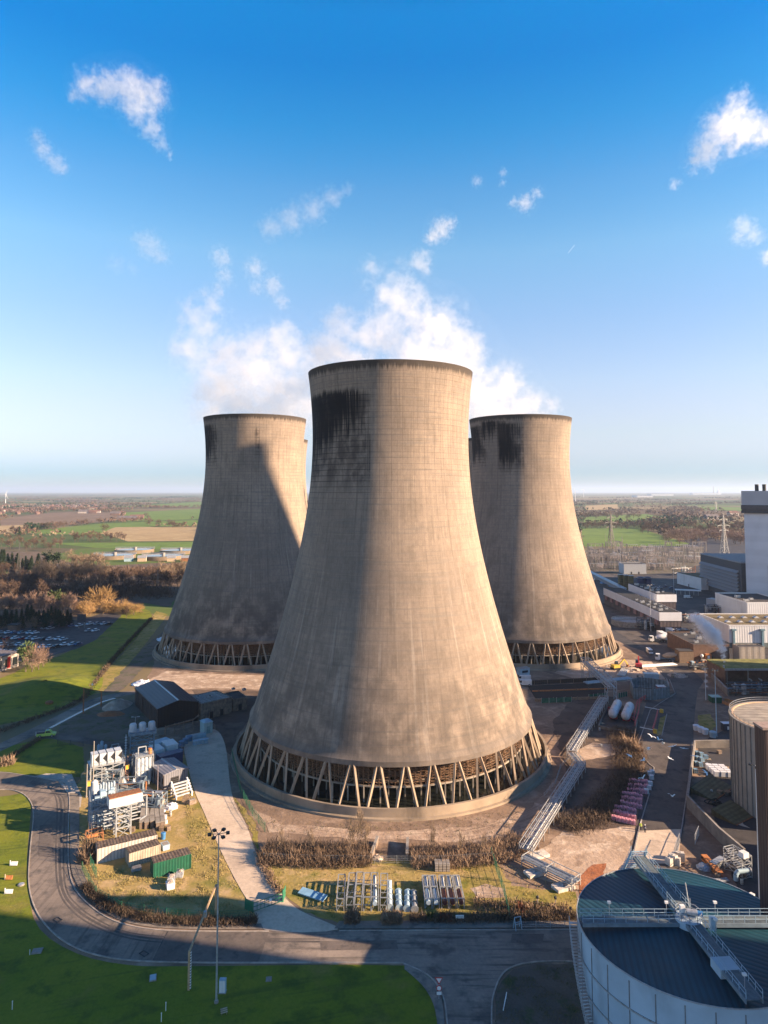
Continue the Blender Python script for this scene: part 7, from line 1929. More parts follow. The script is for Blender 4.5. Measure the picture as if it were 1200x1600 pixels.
def pylon(label, px, py, top, m, k=1.0):
    c = G(px, py); H_ = Hat(c, top); t = thing('pylon', label, 'pylon', c, .4); f = MB()
    def wz(z): u = z / H_; return H_ * (.14 * (1 - u) ** 1.6 + .012)
    zs_ = [H_ * v for v in (0, .16, .3, .42, .53, .63, .72, .8, .88, .95)]; cs_ = ((-1, -1), (1, -1), (1, 1), (-1, 1)); b = .010 * H_ * k
    for z0, z1 in zip(zs_[:-1], zs_[1:]):
        for i in range(4):
            (x, y), (x2, y2) = cs_[i], cs_[(i + 1) % 4]; a0, a1 = wz(z0) / 2, wz(z1) / 2
            f.bar((x * a0, y * a0, z0), (x * a1, y * a1, z1), b); f.bar((x * a0, y * a0, z0), (x2 * a1, y2 * a1, z1), b * .6); f.bar((x2 * a0, y2 * a0, z0), (x * a1, y * a1, z1), b * .6); f.bar((x * a1, y * a1, z1), (x2 * a1, y2 * a1, z1), b * .6)
    f.bar((0, 0, H_ * .95), (0, 0, H_), b); f.build('lattice', m, t)
    for z, L in ((.58, .15), (.70, .20), (.84, .13)):
        a = MB()
        for s in (-1, 1): a.bar((0, 0, H_ * z), (s * H_ * L, 0, H_ * z), b); a.bar((0, 0, H_ * (z + .05)), (s * H_ * L, 0, H_ * z), b * .7); a.bar((s * H_ * L, 0, H_ * z), (s * H_ * L, 0, H_ * (z - .045)), b * .8)
        a.build('cross_arm', m, t)
    return t
pylon('dark lattice pylon standing in front of the near bright green field', 955, 856, 800, mat('dark_pylon_steel', (.12, .11, .10), .6, .3), 1.2)
pylon('pale lattice pylon between the switchyard and the boiler house', 1132, 866, 802, mat('pale_pylon_steel', (.34, .34, .32), .5, .2), .62)
pylon('dim lattice pylon in front of the edge wood conifers', 29, 900, 848, mat('dark_pylon_steel', (.12, .11, .10), .6, .3), .8)
pylon('slender lattice mast on the lawn strip beside the tower', 246, 925, 886, mat('dim_pylon_steel', (.22, .19, .16), .6, .3), .7)
pylon('distant thin pylon left of the white house', 1119, 800, 782, mat('pale_pylon_steel', (.34, .34, .32), .5, .2), 1)
turb = mat('turbine_white', (.80, .80, .80), .5, var=.02)
for k, (px, py, top, sc) in enumerate(((8.5, 788, 772, 1.0), (899, 784, 767.5, .8), (912, 777, 765, .6))):
    c = G(px, py); H_ = Hat(c, top); t = thing('wind_turbine', ('white wind turbine beyond the village', 'white wind turbine at the edge of the lattice bridge tower, nearer of two', 'white wind turbine beside the nearer one, smaller and farther')[k], 'wind turbine', c)
    MB().tube((0, 0, 0), (0, 0, H_), H_ * .028, H_ * .016, 12).build('tower', turb, t, True); MB().box((0, 2, H_), (H_ * .04, H_ * .10, H_ * .045)).build('nacelle', turb, t)
    for j in range(3):
        a = .5 + k + j * 2 * PI / 3; b = MB(); p = Vector((0, -H_ * .06, H_)); d = Vector((math.sin(a), 0, math.cos(a))); L = H_ * .52 * (1 if k == 0 else .8); b.bar(p, p + d * L * .35, H_ * .03, H_ * .02); b.tube(p + d * L * .3, p + d * L, H_ * .018, H_ * .006, 6); b.build('blade', turb, t)
# car park
cols = [mat('car_white', (.68, .70, .72), .3, var=.02, spec=.6), mat('car_silver', (.40, .43, .46), .3, .3, var=.02), mat('car_blue', (.05, .10, .22), .3, var=.02, spec=.6), mat('car_black', (.02, .02, .025), .3, var=.02, spec=.6), mat('car_red', (.30, .03, .03), .3, var=.02)]
cnames = ['white', 'silver', 'dark blue', 'black', 'red']; cp = []
for i in range(5): cp.append(None)
q = random.Random(12)
rows = [(2, 60, 990), (0, 58, 999), (0, 50, 1009), (68, 100, 1000), (100, 132, 1008), (66, 96, 1012), (140, 172, 976), (112, 132, 979), (138, 156, 987), (0, 40, 1020), (70, 86, 983)]
for (x0, x1, y) in rows:
    x = x0
    while x < x1:
        c = G(x, y + q.uniform(-.6, .6)); j = q.choices(range(5), (9, 3, 3, 2, .6))[0]
        if cp[j] is None: cp[j] = car(cnames[j] + ' car among the rows of the tree lined car park', c, 1.1, cols[j], cnames[j] + ' cars in the car park')
        else: dup(cp[j], c, 1.1 + q.uniform(-.08, .08) + q.choice((0, PI)))
        x += q.uniform(7.5, 13)
for (px, py) in ((1006, 914), (1012, 917), (1018, 915), (1024, 920), (1031, 919), (1040, 917), (1050, 920), (1026, 926), (1040, 928)):
    j = q.choices(range(5), (5, 4, 4, 3, .6))[0]; s = cp[j] or cp[0]; dup(s, G(px, py), q.uniform(0, 3), (cnames[j] if cp[j] else 'white') + ' car on the far yard behind the upper white hall', 'cars on the far yard')
# office block at the left edge
a, rz, wd = FR((-60, 1068), (29, 1041)); t = thing('office_block', 'white office block with red panels and a grey flat roof at the left edge', 'building', a, rz)
MB().b0(0, 0, 0, wd, 14, 6).build('wall', render_h, t); MB().b0(-.3, -.3, 6, wd + .3, 14.3, 6.5).build('roof', tile_g, t)
for k in range(7): MB().b0(wd * (k + .2) / 7, -.08, 1.2, wd * (k + .75) / 7, -.01, 4.6).build('window', glass_m, t)
for k in range(2): MB().b0(wd * (.40 + .38 * k), -.12, .6, wd * (.46 + .38 * k), -.02, 5.4).build('red_panel', red_p, t)
# hoarding in the car park, shelter
c = G(127, 982); t = thing('dark_hoarding', 'dark square hoarding on two poles above the car park', 'hoarding', c); MB().b0(-2.4, -.2, 3.5, 2.4, .2, 8).build('board', plast_k, t)
for x in (-1.5, 1.5): MB().bar((x, .3, 0), (x, .3, 7.5), .25).build('pole', conc_b, t)
c = G(22, 986); t = thing('park_kiosk', 'dark brown kiosk beside the cars by the road', 'kiosk', c); MB().b0(-2.5, -2, 0, 2.5, 2, 3.5).build('wall', brick_br, t); MB().b0(-2.9, -2.4, 3.5, 2.9, 2.4, 3.9).build('roof', felt, t)
for k, (q1, q2) in enumerate((((70, 1006), (124, 962)), ((80, 1012), (130, 972)))):
    a, b = G(*q1), G(*q2); a.z, b.z = 6, 8; 
# white canopy stacked against the west tower
c = G(258, 1000); tag(heap('sheet_heap', '', 'x', c, 4, 2.0, plast_w, 14, (.8, 2.4), 77), 'heap of pale sheets against the tower behind the gabled shed', 'heap')
c = G(222, 1068); tag(heap('scrap_heap', '', 'x', c, 4, 1.4, plast_w, 18, (.5, 1.5), 78), 'white scrap heap on the sunlit rubble beyond the gabled shed', 'heap')
# switchyard
g1 = mat('gantry_steel', (.26, .23, .21), .6, .3, var=.2, scale=.2); por = mat('porcelain', (.45, .38, .34), .4, var=.2)
def gantry(kind, loc):
    t = thing(('line_gantry', 'insulator_row', 'busbar_mast')[kind], ('grey portal gantry in the crowded switchyard', 'row of porcelain insulators in the crowded switchyard', 'slim lightning mast in the crowded switchyard')[kind], 'switchgear', loc, 0, ('switchyard gantries', 'switchyard insulator rows', 'switchyard masts')[kind]); f = MB()
    if kind == 0:
        for x in (-9, 9): lattice(f, x - .5, -.5, x + .5, .5, 0, 13, .22, 4, .12)
        for y in (-.5, .5): f.bar((-9, y, 13), (9, y, 13), .25); f.bar((-9, y, 12), (9, y, 12), .2)
        for k in range(12): f.bar((-9 + 1.5 * k, -.5, 12), (-9 + 1.5 * (k + 1), .5, 13), .12)
        f.build('portal', g1, t)
        s = MB()
        for x in (-5, 0, 5): s.tube((x, 0, 9), (x, 0, 12), .22, n=6)
        s.build('insulator', por, t)
    elif kind == 1:
        for k in range(6): f.bar((k * 3 - 8, 0, 0), (k * 3 - 8, 0, 3.2), .5)
        f.build('support', g1, t); s = MB()
        for k in range(6):
            for j in range(7): s.lathe([(.25, 0), (.5, .15), (.25, .3)], 7, (k * 3 - 8, 0, 3.2 + j * .45))
        s.build('insulator', por, t); MB().tube((-9, 0, 6.5), (8, 0, 6.5), .2, n=6).build('busbar', galv, t)
    else: f.tube((0, 0, 0), (0, 0, 21), .28, .1, 7); f.build('mast', g1, t); MB().cyl((0, 0, 0), .7, .5, 8).build('base_plate', conc_b, t)
    return t
GP = [None] * 3; q = random.Random(3)
for i in range(120):
    px, py = q.uniform(918, 1098), q.uniform(858, 893)
    if px > 1060 and py > 880: continue
    k = q.choices((0, 1, 2), (3, 5, 2))[0]
    if GP[k] is None: GP[k] = gantry(k, G(px, py))
    else: dup(GP[k], G(px, py), q.choice((0, 0, 1.57)) + q.gauss(0, .05))
patch('woodland_floor', [(-40, 862), (60, 862), (110, 880), (165, 884), (240, 880), (310, 878), (300, 916), (262, 948), (225, 942), (170, 950), (120, 966), (60, 980), (-40, 985)], ground_mat('leaf_litter', [(.12, .085, .058), (.16, .115, .078), (.09, .065, .045)], .02, .95, .3, .6), .05, jit=2, step=6, seed=44)
hedge('woodland_undergrowth', 'dense dim brown undergrowth filling the shaded woodland belt', None, [(-20, 928), (60, 930), (130, 928), (200, 930), (262, 926)], 70, 8, 9000, tw_brn, seed=51, sw=.35, kind='stuff')
hedge('woodland_undergrowth', 'brown undergrowth below the round basins and the edge wood', None, [(-20, 905), (60, 903), (130, 897), (220, 894), (300, 898)], 60, 7, 8000, tw_brn, seed=52, sw=.35, kind='stuff')
patch('switchyard_ground', [(905, 885), (925, 858), (1100, 854), (1100, 880), (1060, 896), (960, 898)], gravel, .07, jit=1, seed=41)
# ------------------------------------------------------------------ people and gulls
def skin_mesh(name, verts, edges, radii, m, sub=1):
    me = bpy.data.meshes.new(name); me.from_pydata(verts, edges, []); me.update()
    o = bpy.data.objects.new(name, me); COL.objects.link(o)
    md = o.modifiers.new('skin', 'SKIN')
    for i, r in enumerate(radii): me.skin_vertices[0].data[i].radius = (r, r) if not hasattr(r, '__len__') else r
    me.skin_vertices[0].data[0].use_root = True
    s = o.modifiers.new('sub', 'SUBSURF'); s.levels = s.render_levels = sub
    dg = bpy.context.evaluated_depsgraph_get(); ev = o.evaluated_get(dg)
    nm = bpy.data.meshes.new_from_object(ev); nm.name = name; nm.materials.clear(); nm.materials.append(m)
    nm.polygons.foreach_set('use_smooth', [True] * len(nm.polygons))
    bpy.data.objects.remove(o); bpy.data.meshes.remove(me)
    o = bpy.data.objects.new(name, nm); COL.objects.link(o); return o
skin_c = mat('skin', (.48, .28, .20), .6, var=.04); hivis = mat('high_visibility_yellow', (.55, .72, .05), .6, var=.05); dark_cl = mat('dark_work_clothes', (.025, .028, .04), .85, var=.15); navy_cl = mat('navy_jacket', (.03, .04, .09), .85, var=.1); helm = mat('white_helmet', (.75, .75, .75), .4, var=.02); silver_t = mat('reflective_tape', (.65, .66, .62), .4, var=.03)
def person(label, loc, rz, jacket, stride=.18):
    t = thing('person', label, 'person', loc, rz)
    V = [(0, 0, .95), (0, 0, 1.15), (0, .01, 1.38), (0, 0, 1.50), (0, -.02, 1.60), (0, -.02, 1.71)]; Rr = [(.14, .11), (.13, .10), (.16, .11), (.055, .055), (.078, .09), (.07, .08)]; E = [(0, 1), (1, 2), (2, 3), (3, 4), (4, 5)]
    def ch(par, pts):
        for p, r in pts: V.append(p); Rr.append((r, r)); E.append((par, len(V) - 1)); par = len(V) - 1
        return par
    for s in (-1, 1):
        ch(0, [((s * .10, 0, .86), .095), ((s * .11, -s * stride * .5, .48), .062), ((s * .11, -s * stride * .6 + (.10 if s > 0 else 0), .08), .045), ((s * .12, -s * stride * .6 - .16, .04), .04)])
        w_ = ch(2, [((s * .20, 0, 1.40), .065), ((s * .25, .04 * s, 1.14), .045), ((s * .26, -.10 + .05 * s, .92), .033), ((s * .26, -.13 + .05 * s, .84), .035)])
        hx, hy, hz = V[w_]
        for k in range(4): ch(w_, [((hx - .02 + k * .002 * s, hy - .03 + k * .02, hz - .07 + abs(k - 1.4) * .008), .010), ((hx - .03, hy - .035 + k * .018, hz - .11 + abs(k - 1.4) * .012), .008)])
        ch(w_, [((hx - s * .02, hy - .05, hz - .03), .011), ((hx - s * .03, hy - .07, hz - .06), .009)])
    b = skin_mesh('body', V, E, Rr, skin_c, 1); b.parent = t
    # clothes over the body
    j = MB().lathe([(.19, .86), (.20, 1.0), (.185, 1.15), (.21, 1.36), (.15, 1.46), (.07, 1.52)], 14); j.v = [Vector((v.x * 1.08, v.y * .78, v.z)) for v in j.v]
    for s in (-1, 1): j.tube((s * .19, 0, 1.42), (s * .26, .04 * s, 1.13), .085, .065, 9); j.tube((s * .26, .04 * s, 1.14), (s * .265, -.09 + .05 * s, .92), .065, .05, 9)
    j.build('jacket', jacket, t, True)
    tr_ = MB()
    for s in (-1, 1): tr_.tube((s * .09, 0, .93), (s * .11, -s * stride * .5, .48), .115, .085, 9); tr_.tube((s * .11, -s * stride * .5, .50), (s * .11, -s * stride * .6 + (.10 if s > 0 else 0), .09), .085, .07, 9); tr_.box((s * .115, -s * stride * .6 - .06 + (.08 if s > 0 else 0), .05), (.11, .28, .10))
    tr_.build('trousers', dark_cl, t, True)
    for z in (1.02, 1.18): MB().lathe([(.215, z), (.212, z + .05)], 14).xf(Matrix.Diagonal((1.08, .80, 1, 1))).build('reflective_band', silver_t, t)
    MB().lathe([(.135, 1.70), (.12, 1.76), (.09, 1.81), (.02, 1.835)], 12, (0, -.02, 0)).build('helmet', helm, t, True)
    MB().sphere((0, -.115, 1.645), .018, 6, 5).build('nose', skin_c, b); e = MB(); e.sphere((-.032, -.10, 1.67), .011, 6, 5); e.sphere((.032, -.10, 1.67), .011, 6, 5); e.build('eyes', black_p, b); MB().box((0, -.105, 1.605), (.045, .01, .012)).build('mouth', red_p, b)
    return t
person('person in a bright yellow jacket and dark trousers walking beside the pink pallets', G(1001, 1297), 2.6, hivis)
person('person in a dark jacket with reflective bands walking beside the yellow jacketed one', G(1008, 1301), 2.9, navy_cl)
gull_w = mat('gull_white', (.82, .82, .80), .7, var=.03); gull_g = mat('gull_grey', (.60, .62, .64), .7, var=.05)
def gull(label, loc, rz, bank, flap):
    t = thing('gull', label, 'gull', loc, rz, 'gulls flying over the yard'); t.rotation_euler = (bank, 0, rz)
    V = [(0, 0, 0), (.12, 0, .01), (.22, 0, .04), (.29, 0, .045), (-.14, 0, .0), (-.30, 0, .0)]; E = [(0, 1), (1, 2), (2, 3), (0, 4), (4, 5)]; Rr = [(.075, .07), (.065, .06), (.045, .045), (.02, .02), (.05, .045), (.055, .01)]
    b = skin_mesh('body', V, E, Rr, gull_w, 1); b.parent = t
    for s in (-1, 1):
        mb = MB(); st = [(.0, .11, -.10, 0), (.26, .14, -.07, flap * .7), (.46, .06, -.14, flap), (.68, -.14, -.20, flap * .75)]; vs = []
        for (y, x0, x1, z) in st: vs += [(x0, s * y, z + .012), (x1, s * y, z), (x0, s * y, z - .004), (x1, s * y, z - .006)]
        fs = []
        for k in range(3):
            o = k * 4; fs += [(o, o + 1, o + 5, o + 4), (o + 2, o + 6, o + 7, o + 3), (o, o + 4, o + 6, o + 2), (o + 1, o + 3, o + 7, o + 5)]
        fs += [(12, 13, 15, 14)]; mb.add(vs, fs).build('wing', gull_g if False else gull_w, t)
    MB().tube((.30, 0, .045), (.36, 0, .035), .014, .004, 6).build('beak', yellow_p, t)
q = random.Random(2)
for i, (px, py) in enumerate(((1036, 1161), (1051, 1166), (1068, 1169), (1013, 1171), (1047, 1185), (984, 1181), (1005, 1188), (1085, 1181), (1103, 1207), (1004, 1216), (1050, 1244), (1018, 1151), (1030, 1156))):
    gull('white gull flying with spread wings above the yard road', A(px, py, q.uniform(88, 108)), q.uniform(0, 6.28), q.uniform(-.7, .7), q.uniform(-.05, .3))
# ------------------------------------------------------------------ unseen casters added right of the frame, shaped for their shadows
t = thing('lawn_shade_block', 'tall grey block added outside the frame to shade the near lawn and tank', 'building', (116, 20, 0), R(-12))
MB().b0(0, 0, 0, 150, 69, 82).build('wall', pale_w, t); MB().b0(-.5, -.5, 82, 150.5, 69.3, 83).build('roof', felt, t)  # unseen block, added for the shadow over lawn and round tank
t = thing('shadow_chimney', 'very tall concrete chimney outside the frame, its outline shaped for the shadow it casts', 'chimney', (394, 217.6, 0))
MB().lathe([(17.5, 0), (17.2, 150), (20, 200), (8.5, 259), (7.5, 259), (7.5, 250)], 40).build('stack', conc_b, t, True); MB().lathe([(10.3, 252), (9.4, 259.3), (7.8, 259.3)], 40).build('rim', mat('dark_ledge', (.09, .085, .085), .8), t, True)  # unseen; swollen profile shaped to throw the slanting shadow on the west tower
t = thing('trench_shade_block', 'long block added outside the frame to shade the ground right of the nearest tower', 'building', (165, 199, 0), R(-12))
MB().b0(0, 0, 0, 60, 66, 41).build('wall', pale_w, t); MB().b0(-.5, -.5, 41, 60.5, 66.3, 42).build('roof', felt, t)  # unseen block, added to darken the trench and soil behind the near tower
t = thing('yard_shade_block', 'low block added outside the frame to shade the yard before the silo', 'building', (121, 104, 0), R(-12))
MB().b0(0, 0, 0, 30, 41, 20).build('wall', pale_w, t); MB().b0(-.4, -.4, 20, 30.4, 41.3, 20.6).build('roof', felt, t)  # unseen block, its height set for where the yard shadow ends
# ------------------------------------------------------------------ steam and clouds
def vapour(name, label, cat, puffs, Y, dens, group=None, amp=1.0, seed=1, depth=.35, nscale=None, flat_=1.0, aniso=.25, squash=.8, pad=1.5, lo=-.12, hi=1.1):
    """a drifting body of vapour: soft lobes (px, py, radius in px) hung at about the distance Y, broken up by noise"""
    q = random.Random(seed); P = []
    for pf in puffs:
        yy = Y + q.uniform(-1, 1) * depth * 60 * Y / 480
        P.append((A(pf[0], pf[1], yy), pf[2] * Y / F_PX, pf[3] if len(pf) > 3 else 1.0))
    c = sum((p for p, r, k in P), Vector()) / len(P)
    mb = MB()
    for p, r, k in P: mb.sphere(p - c, r * pad, 14, 9)
    me = mb.mesh('hull', None); o = bpy.data.objects.new(name, me); COL.objects.link(o); o.location = c
    rs = sum(r for p, r, k in P) / len(P)
    md = o.modifiers.new('r', 'REMESH'); md.mode = 'VOXEL'; md.voxel_size = rs * .22; md.adaptivity = 0
    dg = bpy.context.evaluated_depsgraph_get(); nm = bpy.data.meshes.new_from_object(o.evaluated_get(dg)); o.modifiers.clear(); o.data = nm
    m = bpy.data.materials.new(name + '_volume'); m.use_nodes = True; t = NT(m.node_tree); t.n.remove(t.n['Principled BSDF'])
    ob = t.obj()
    ns = nscale or 1.0 / rs
    w1 = t.noise(t.vmath('ADD', ob, (seed * 37.0, seed * 11.0, 5)), ns * 1.1, 3, .55, col=True)
    wv = t.vmath('ADD', ob, t.vmath('MULTIPLY', t.vmath('SUBTRACT', w1, (.5, .5, .5)), (rs * 1.7,) * 3))
    acc = None
    for p, r, k in P:
        d = t.vmath('DISTANCE', wv, tuple(p - c), out=1)
        v = t.math('MULTIPLY_ADD', d, -k / r, k)
        acc = v if acc is None else t.math('SMOOTH_MAX', acc, v, .22)
    n2 = t.noise(t.vmath('ADD', ob, (seed * 3.0, 7, 9)), ns * 2.3, 5, .62)
    n3 = t.noise(t.vmath('ADD', ob, (seed * 5.0, 1, 3)), ns * 6.5, 4, .6)
    v = t.math('ADD', acc, t.math('MULTIPLY', t.math('SUBTRACT', n2, .5), amp * 2.6))
    v = t.math('ADD', v, t.math('MULTIPLY', t.math('SUBTRACT', n3, .5), amp * .9))
    v = t.math('MULTIPLY', v, t.step(acc, -.38, .12))
    de = t.math('MULTIPLY', t.math('POWER', t.step(v, lo, hi), 1.35), dens * 1.7)
    pv = t.node('ShaderNodeVolumePrincipled'); pv.inputs['Color'].default_value = (.985, .985, .985, 1); pv.inputs['Anisotropy'].default_value = aniso
    t.put(pv.inputs['Density'], de); t.l.new(pv.outputs[0], t.n['Material Output'].inputs['Volume'])
    nm.materials.clear(); nm.materials.append(m)
    return tag(o, label, cat, group)
vapour('steam_plume', 'billowing white steam rising behind the tower beyond the gabled shed', 'steam', [(425, 650, 62), (370, 625, 58), (338, 592, 46), (400, 580, 58), (452, 610, 52), (352, 552, 42), (395, 540, 38), (312, 506, 36, .8), (330, 478, 28, .8), (298, 488, 24, .7), (455, 560, 36), (300, 545, 36), (325, 630, 36), (470, 640, 40), (440, 530, 40)], 475, .030, amp=.9, seed=2)
vapour('steam_plume', 'long white steam plume rising leftwards from behind the lattice bridge tower', 'steam', [(775, 655, 58), (825, 640, 38), (745, 618, 62), (790, 604, 44), (702, 588, 58), (722, 550, 50), (655, 565, 56), (682, 512, 52), (640, 480, 46, .8), (622, 442, 36, .75), (654, 410, 22), (576, 424, 20), (605, 470, 36), (570, 522, 40), (527, 506, 32), (522, 545, 36), (560, 575, 48), (502, 592, 42), (858, 634, 20), (500, 550, 40), (745, 655, 40), (800, 655, 40), (610, 520, 46)], 500, .030, amp=.9, seed=5)
vapour('steam_wisp', 'torn steam wisp above the left plume, standing upright', 'steam', [(345, 402, 20), (350, 432, 18), (340, 455, 14)], 475, .025, amp=1.0, seed=7)
vapour('steam_wisp', 'torn steam wisp between the two plumes', 'steam', [(398, 420, 20), (425, 446, 22), (440, 470, 14), (400, 450, 14)], 485, .025, amp=1.0, seed=8)
vapour('steam_wisp', 'small steam wisp left of the left plume', 'steam', [(235, 385, 26), (215, 372, 15), (252, 400, 16)], 480, .016, amp=1.05, seed=9)
vapour('steam_wisp', 'faint steam patch farthest left in the lower sky', 'steam', [(180, 412, 20), (205, 420, 14)], 480, .006, amp=.9, seed=10)
vapour('steam_wisp', 'stretched thin veil of steam drifting high over the nearest tower', 'steam', [(425, 355, 26), (455, 342, 28), (490, 328, 28), (520, 308, 20), (542, 296, 12)], 560, .012, amp=.95, seed=11)
vapour('cloud', 'ragged white cloud high on the left with a tail hanging down', 'cloud', [(135, 132, 24), (165, 135, 34), (200, 135, 36), (232, 150, 34), (215, 172, 28), (238, 200, 22), (250, 225, 15), (262, 240, 9), (118, 150, 16), (250, 135, 16)], 2500, .0062, amp=1.0, seed=21, depth=.25)
vapour('cloud', 'faint scrap of cloud below the ragged cloud on the left', 'cloud', [(58, 215, 16), (68, 235, 18), (88, 255, 18), (98, 265, 12)], 2500, .005, amp=1.0, seed=22, depth=.25)
vapour('cloud', 'bright ragged cloud at the right frame edge trailing down to the left', 'cloud', [(1155, 150, 18), (1148, 172, 26), (1128, 200, 36), (1165, 200, 34), (1200, 205, 30), (1105, 235, 30), (1085, 252, 18), (1056, 288, 10), (1150, 225, 24)], 2500, .008, amp=1.0, seed=23, depth=.25)
vapour('cloud', 'thin veil cloud at the right edge under the bright ragged cloud', 'cloud', [(1160, 355, 22), (1178, 368, 20), (1150, 375, 12)], 2500, .004, amp=1.0, seed=24, depth=.25)
vapour('cloud', 'small white cloud cut by the right frame edge', 'cloud', [(1200, 402, 16), (1212, 392, 14)], 2500, .008, amp=.9, seed=25, depth=.25)
vapour('cloud', 'small puffy cloud above the long steam plume', 'cloud', [(690, 358, 22), (678, 370, 15), (705, 348, 12), (668, 372, 9)], 2500, .008, amp=1.0, seed=26, depth=.25)
vapour('cloud', 'little wedge of cloud right of the puffy one', 'cloud', [(820, 318, 17), (838, 302, 12), (802, 316, 10)], 2500, .008, amp=1.0, seed=27, depth=.25)
vapour('cloud', 'tiny pair of cloud specks above the wedge', 'cloud', [(786, 270, 9), (784, 287, 7), (745, 283, 11)], 2500, .006, amp=.9, seed=28, depth=.25)
vapour('contrail', 'short bright aircraft trail on the right of the sky', 'contrail', [(888 + .8 * k, 395 - .98 * k, 1.1) for k in range(13)], 5000, .03, amp=.25, seed=29, depth=.01)
vapour('steam_jet', 'leaning jet of steam blowing from the pump house vent', 'steam', [(1133, 1033, 3.2), (1131, 1025, 4.5), (1128, 1015, 7.5), (1122, 1003, 10), (1114, 992, 13), (1103, 982, 13), (1094, 972, 11), (1084, 965, 9), (1108, 995, 10)], 283, 1.7, amp=.85, seed=30, depth=.06)
vapour('steam_jet', 'faint thread of steam rising from the yard by the road mouth', 'steam', [(1104, 1072, 3), (1103, 1064, 3.5), (1104, 1055, 3), (1102, 1046, 3)], 262, .6, amp=.7, seed=31, depth=.02)
# ------------------------------------------------------------------ pipework and roof plant among the buildings
pipe_dk = mat('dark_pipework', (.07, .068, .07), .6, .3, var=.3, scale=1.2, dirt=(.16, .08, .05)); q = random.Random(77)
def pipework(label, px, w_, d_, h, rz, seed, m=pipe_dk):
    q = random.Random(seed); t = thing('pipework', label, 'pipework', G(*px), rz)
    f = MB(); lattice(f, 0, 0, w_, d_, 0, h, .22, 2, .1); f.build('steel_frame', m, t)
    for k in range(7):
        z = q.uniform(.6, h); y = q.uniform(.2, d_ - .2); r = q.uniform(.1, .32); x1 = w_ * q.uniform(.6, 1.15)
        MB().path([(-q.uniform(0, 2), y, z), (x1, y, z), (x1, y, q.uniform(0, h + 1)), (x1, q.uniform(0, d_), q.uniform(0, h))], r, 8).build('pipe', q.choice((m, galv, rad_blue, rust)), t, True)
    for k in range(3):
        x, y = q.uniform(.5, w_ - .5), q.uniform(.5, d_ - .5); MB().lathe([(.1, 0), (.9, .2), (.9, q.uniform(1.5, h)), (.1, h + .2)], 12, (x, y, .1)).build('vessel', q.choice((rad_blue, galv, m)), t, True)
    for k in range(3): MB().box((q.uniform(0, w_), q.uniform(0, d_), q.uniform(.8, h)), (q.uniform(.8, 2), q.uniform(.8, 1.6), q.uniform(.8, 1.8))).build('valve_box', q.choice((galv, conc_b, lblue)), t)
    return t
for i, (px, w_, d_, h, rz, lb) in enumerate((
    ((1003, 985), 9, 6, 6, .1, 'dark pipework frame between the round clarifier and the lower white hall'),
    ((962, 945), 16, 7, 7, .4, 'dark pipework frame left of the lower white hall'),
    ((1062, 1000), 8, 5, 5, .2, 'pipework beside the pale trailers at the lower white hall'),
    ((1072, 975), 12, 6, 5, .1, 'dark pipework on the yard between the halls and the white hall'),
    ((1108, 962), 10, 6, 6, .0, 'dark pipework under the white wing of the boiler house'),
    ((1150, 1088), 14, 5, 4, .05, 'black pipework on the yard in front of the pump house'),
    ((1060, 900), 18, 8, 8, .3, 'pipework frame at the switchyard corner behind the car port'),
    ((1085, 1048), 8, 4, 3, .2, 'low pipework and valves beside the brick hall'),
    ((150, 1236), 6, 4, 5, .1, 'grey pipework tucked behind the radiator bank'),
    ((200, 1272), 8, 4, 4, -.1, 'grey pipework between white trestle and trench walls'),
    ((206, 1216), 5, 4, 6, .2, 'pipework left of the upright white cylinders'),
    ((184, 1250), 6, 4, 4, .1, 'pipework behind the pale header drum'))):
    pipework(lb, px, w_, d_, h, rz, 100 + i, pipe_dk if px[0] > 500 else rad_blue)
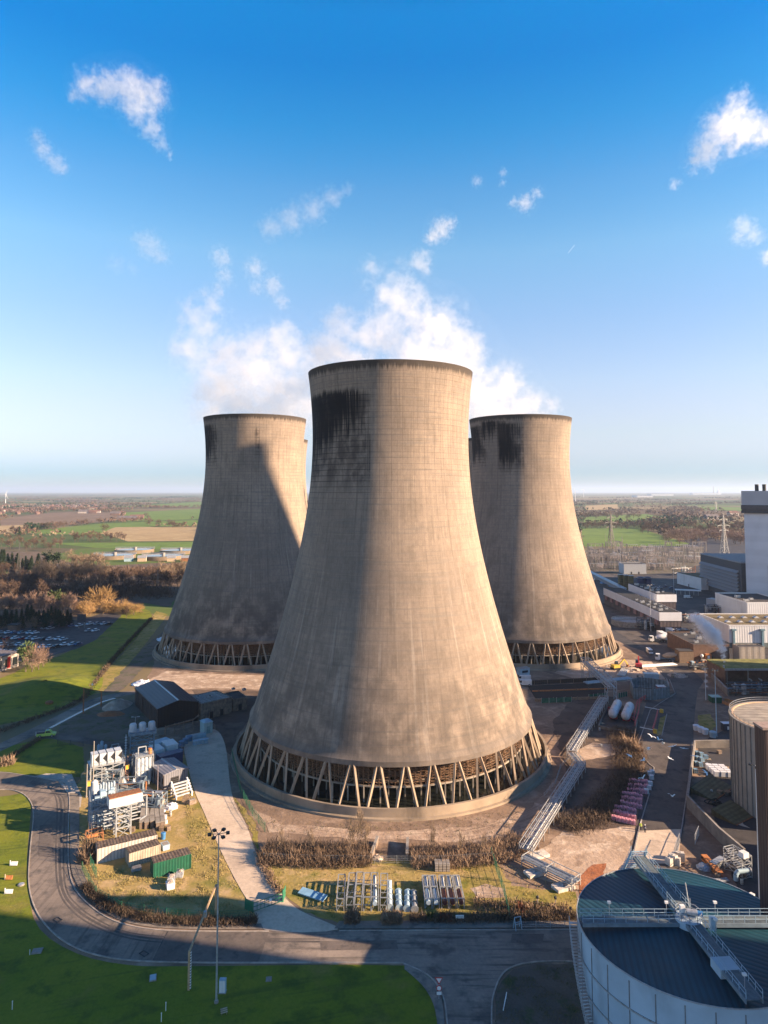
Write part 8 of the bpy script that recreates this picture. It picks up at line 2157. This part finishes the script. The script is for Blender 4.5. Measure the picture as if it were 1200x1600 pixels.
# roof plant
def roofplant(owner, spots, z):
    for x, y, s in spots:
        o = MB().box((x, y, z + s * .4), (s * 1.6, s * 1.2, s * .8)).build('roof_unit', galv, owner)
        MB().lathe([(s * .4, z + s * .8), (s * .4, z + s * 1.0)], 12, (x, y, 0), capt=True).build('fan', black_p, o)
for o in list(COL.objects):
    n = o.name.split('.')[0]
    if n == 'flat_hall': roofplant(o, [(3, 6 + 9 * k, q.uniform(.8, 1.6)) for k in range(5)] + [(8, 10 + 8 * k, q.uniform(.7, 1.3)) for k in range(4)], [c for c in o.children if c.name.startswith('roof')][0].bound_box[1][2])
    if n == 'brick_hall': roofplant(o, [(4, 6, 1.2), (9, 14, 1.5), (6, 22, 1.0), (11, 25, 1.3)], 7.1)
    if n == 'white_wing': roofplant(o, [(4, 8, 1.6), (10, 14, 1.3), (6, 22, 1.8)], 12.6)
    if n == 'switch_house': roofplant(o, [(3, 8, .7), (6, 5, .8)], 5.3)
# yard litter: pallets, crates and kegs lying about, each its own
lit = [None, None, None]
def litter(k, loc, rz, label, group):
    if lit[k] is None:
        t = thing(('wooden_pallet', 'small_crate', 'steel_keg')[k], label, ('pallet', 'crate', 'keg')[k], loc, rz, group)
        if k == 0:
            for i in range(5): MB().box((-.5 + .25 * i, 0, .13), (.14, 1.2, .03)).build('slat', wood_p, t)
            for y in (-.5, 0, .5): MB().box((0, y, .05), (1.15, .1, .1)).build('bearer', wood, t)
        elif k == 1: MB().box((0, 0, .45), (1.1, .9, .8)).build('box', conc_brown, t); MB().box((0, 0, .9), (1.2, 1.0, .08)).build('lid', wood, t)
        else: MB().lathe([(.28, 0), (.32, .3), (.32, .6), (.28, .9)], 12, capb=True, capt=True).build('body', galv, t, True); MB().lathe([(.34, .28), (.34, .34)], 12).build('hoop', rust, t)
        lit[k] = t; return t
    return dup(lit[k], loc, rz, label, group)
for lb, gr, box, n in (('in the gas plant by the road bend', 'plant litter', (206, 268, 1262, 1300), 16), ('on the cleared ground before the brick hall', 'cleared ground litter', (930, 1055, 1040, 1062), 22), ('around the long pipe rack', 'pipe rack litter', (905, 960, 1110, 1170), 10), ('by the round tank on the yard', 'tank yard litter', (1075, 1165, 1350, 1400), 14), ('in the walled yard at the silo foot', 'walled yard litter', (1090, 1140, 1176, 1250), 12)):
    for i in range(n):
        k = q.randrange(3); litter(k, G(q.uniform(box[0], box[1]), q.uniform(box[2], box[3])), q.uniform(0, 3), ('timber pallet lying ', 'dull crate standing ', 'grey steel keg standing ')[k] + lb, ('pallets: ', 'crates: ', 'kegs: ')[k] + gr)
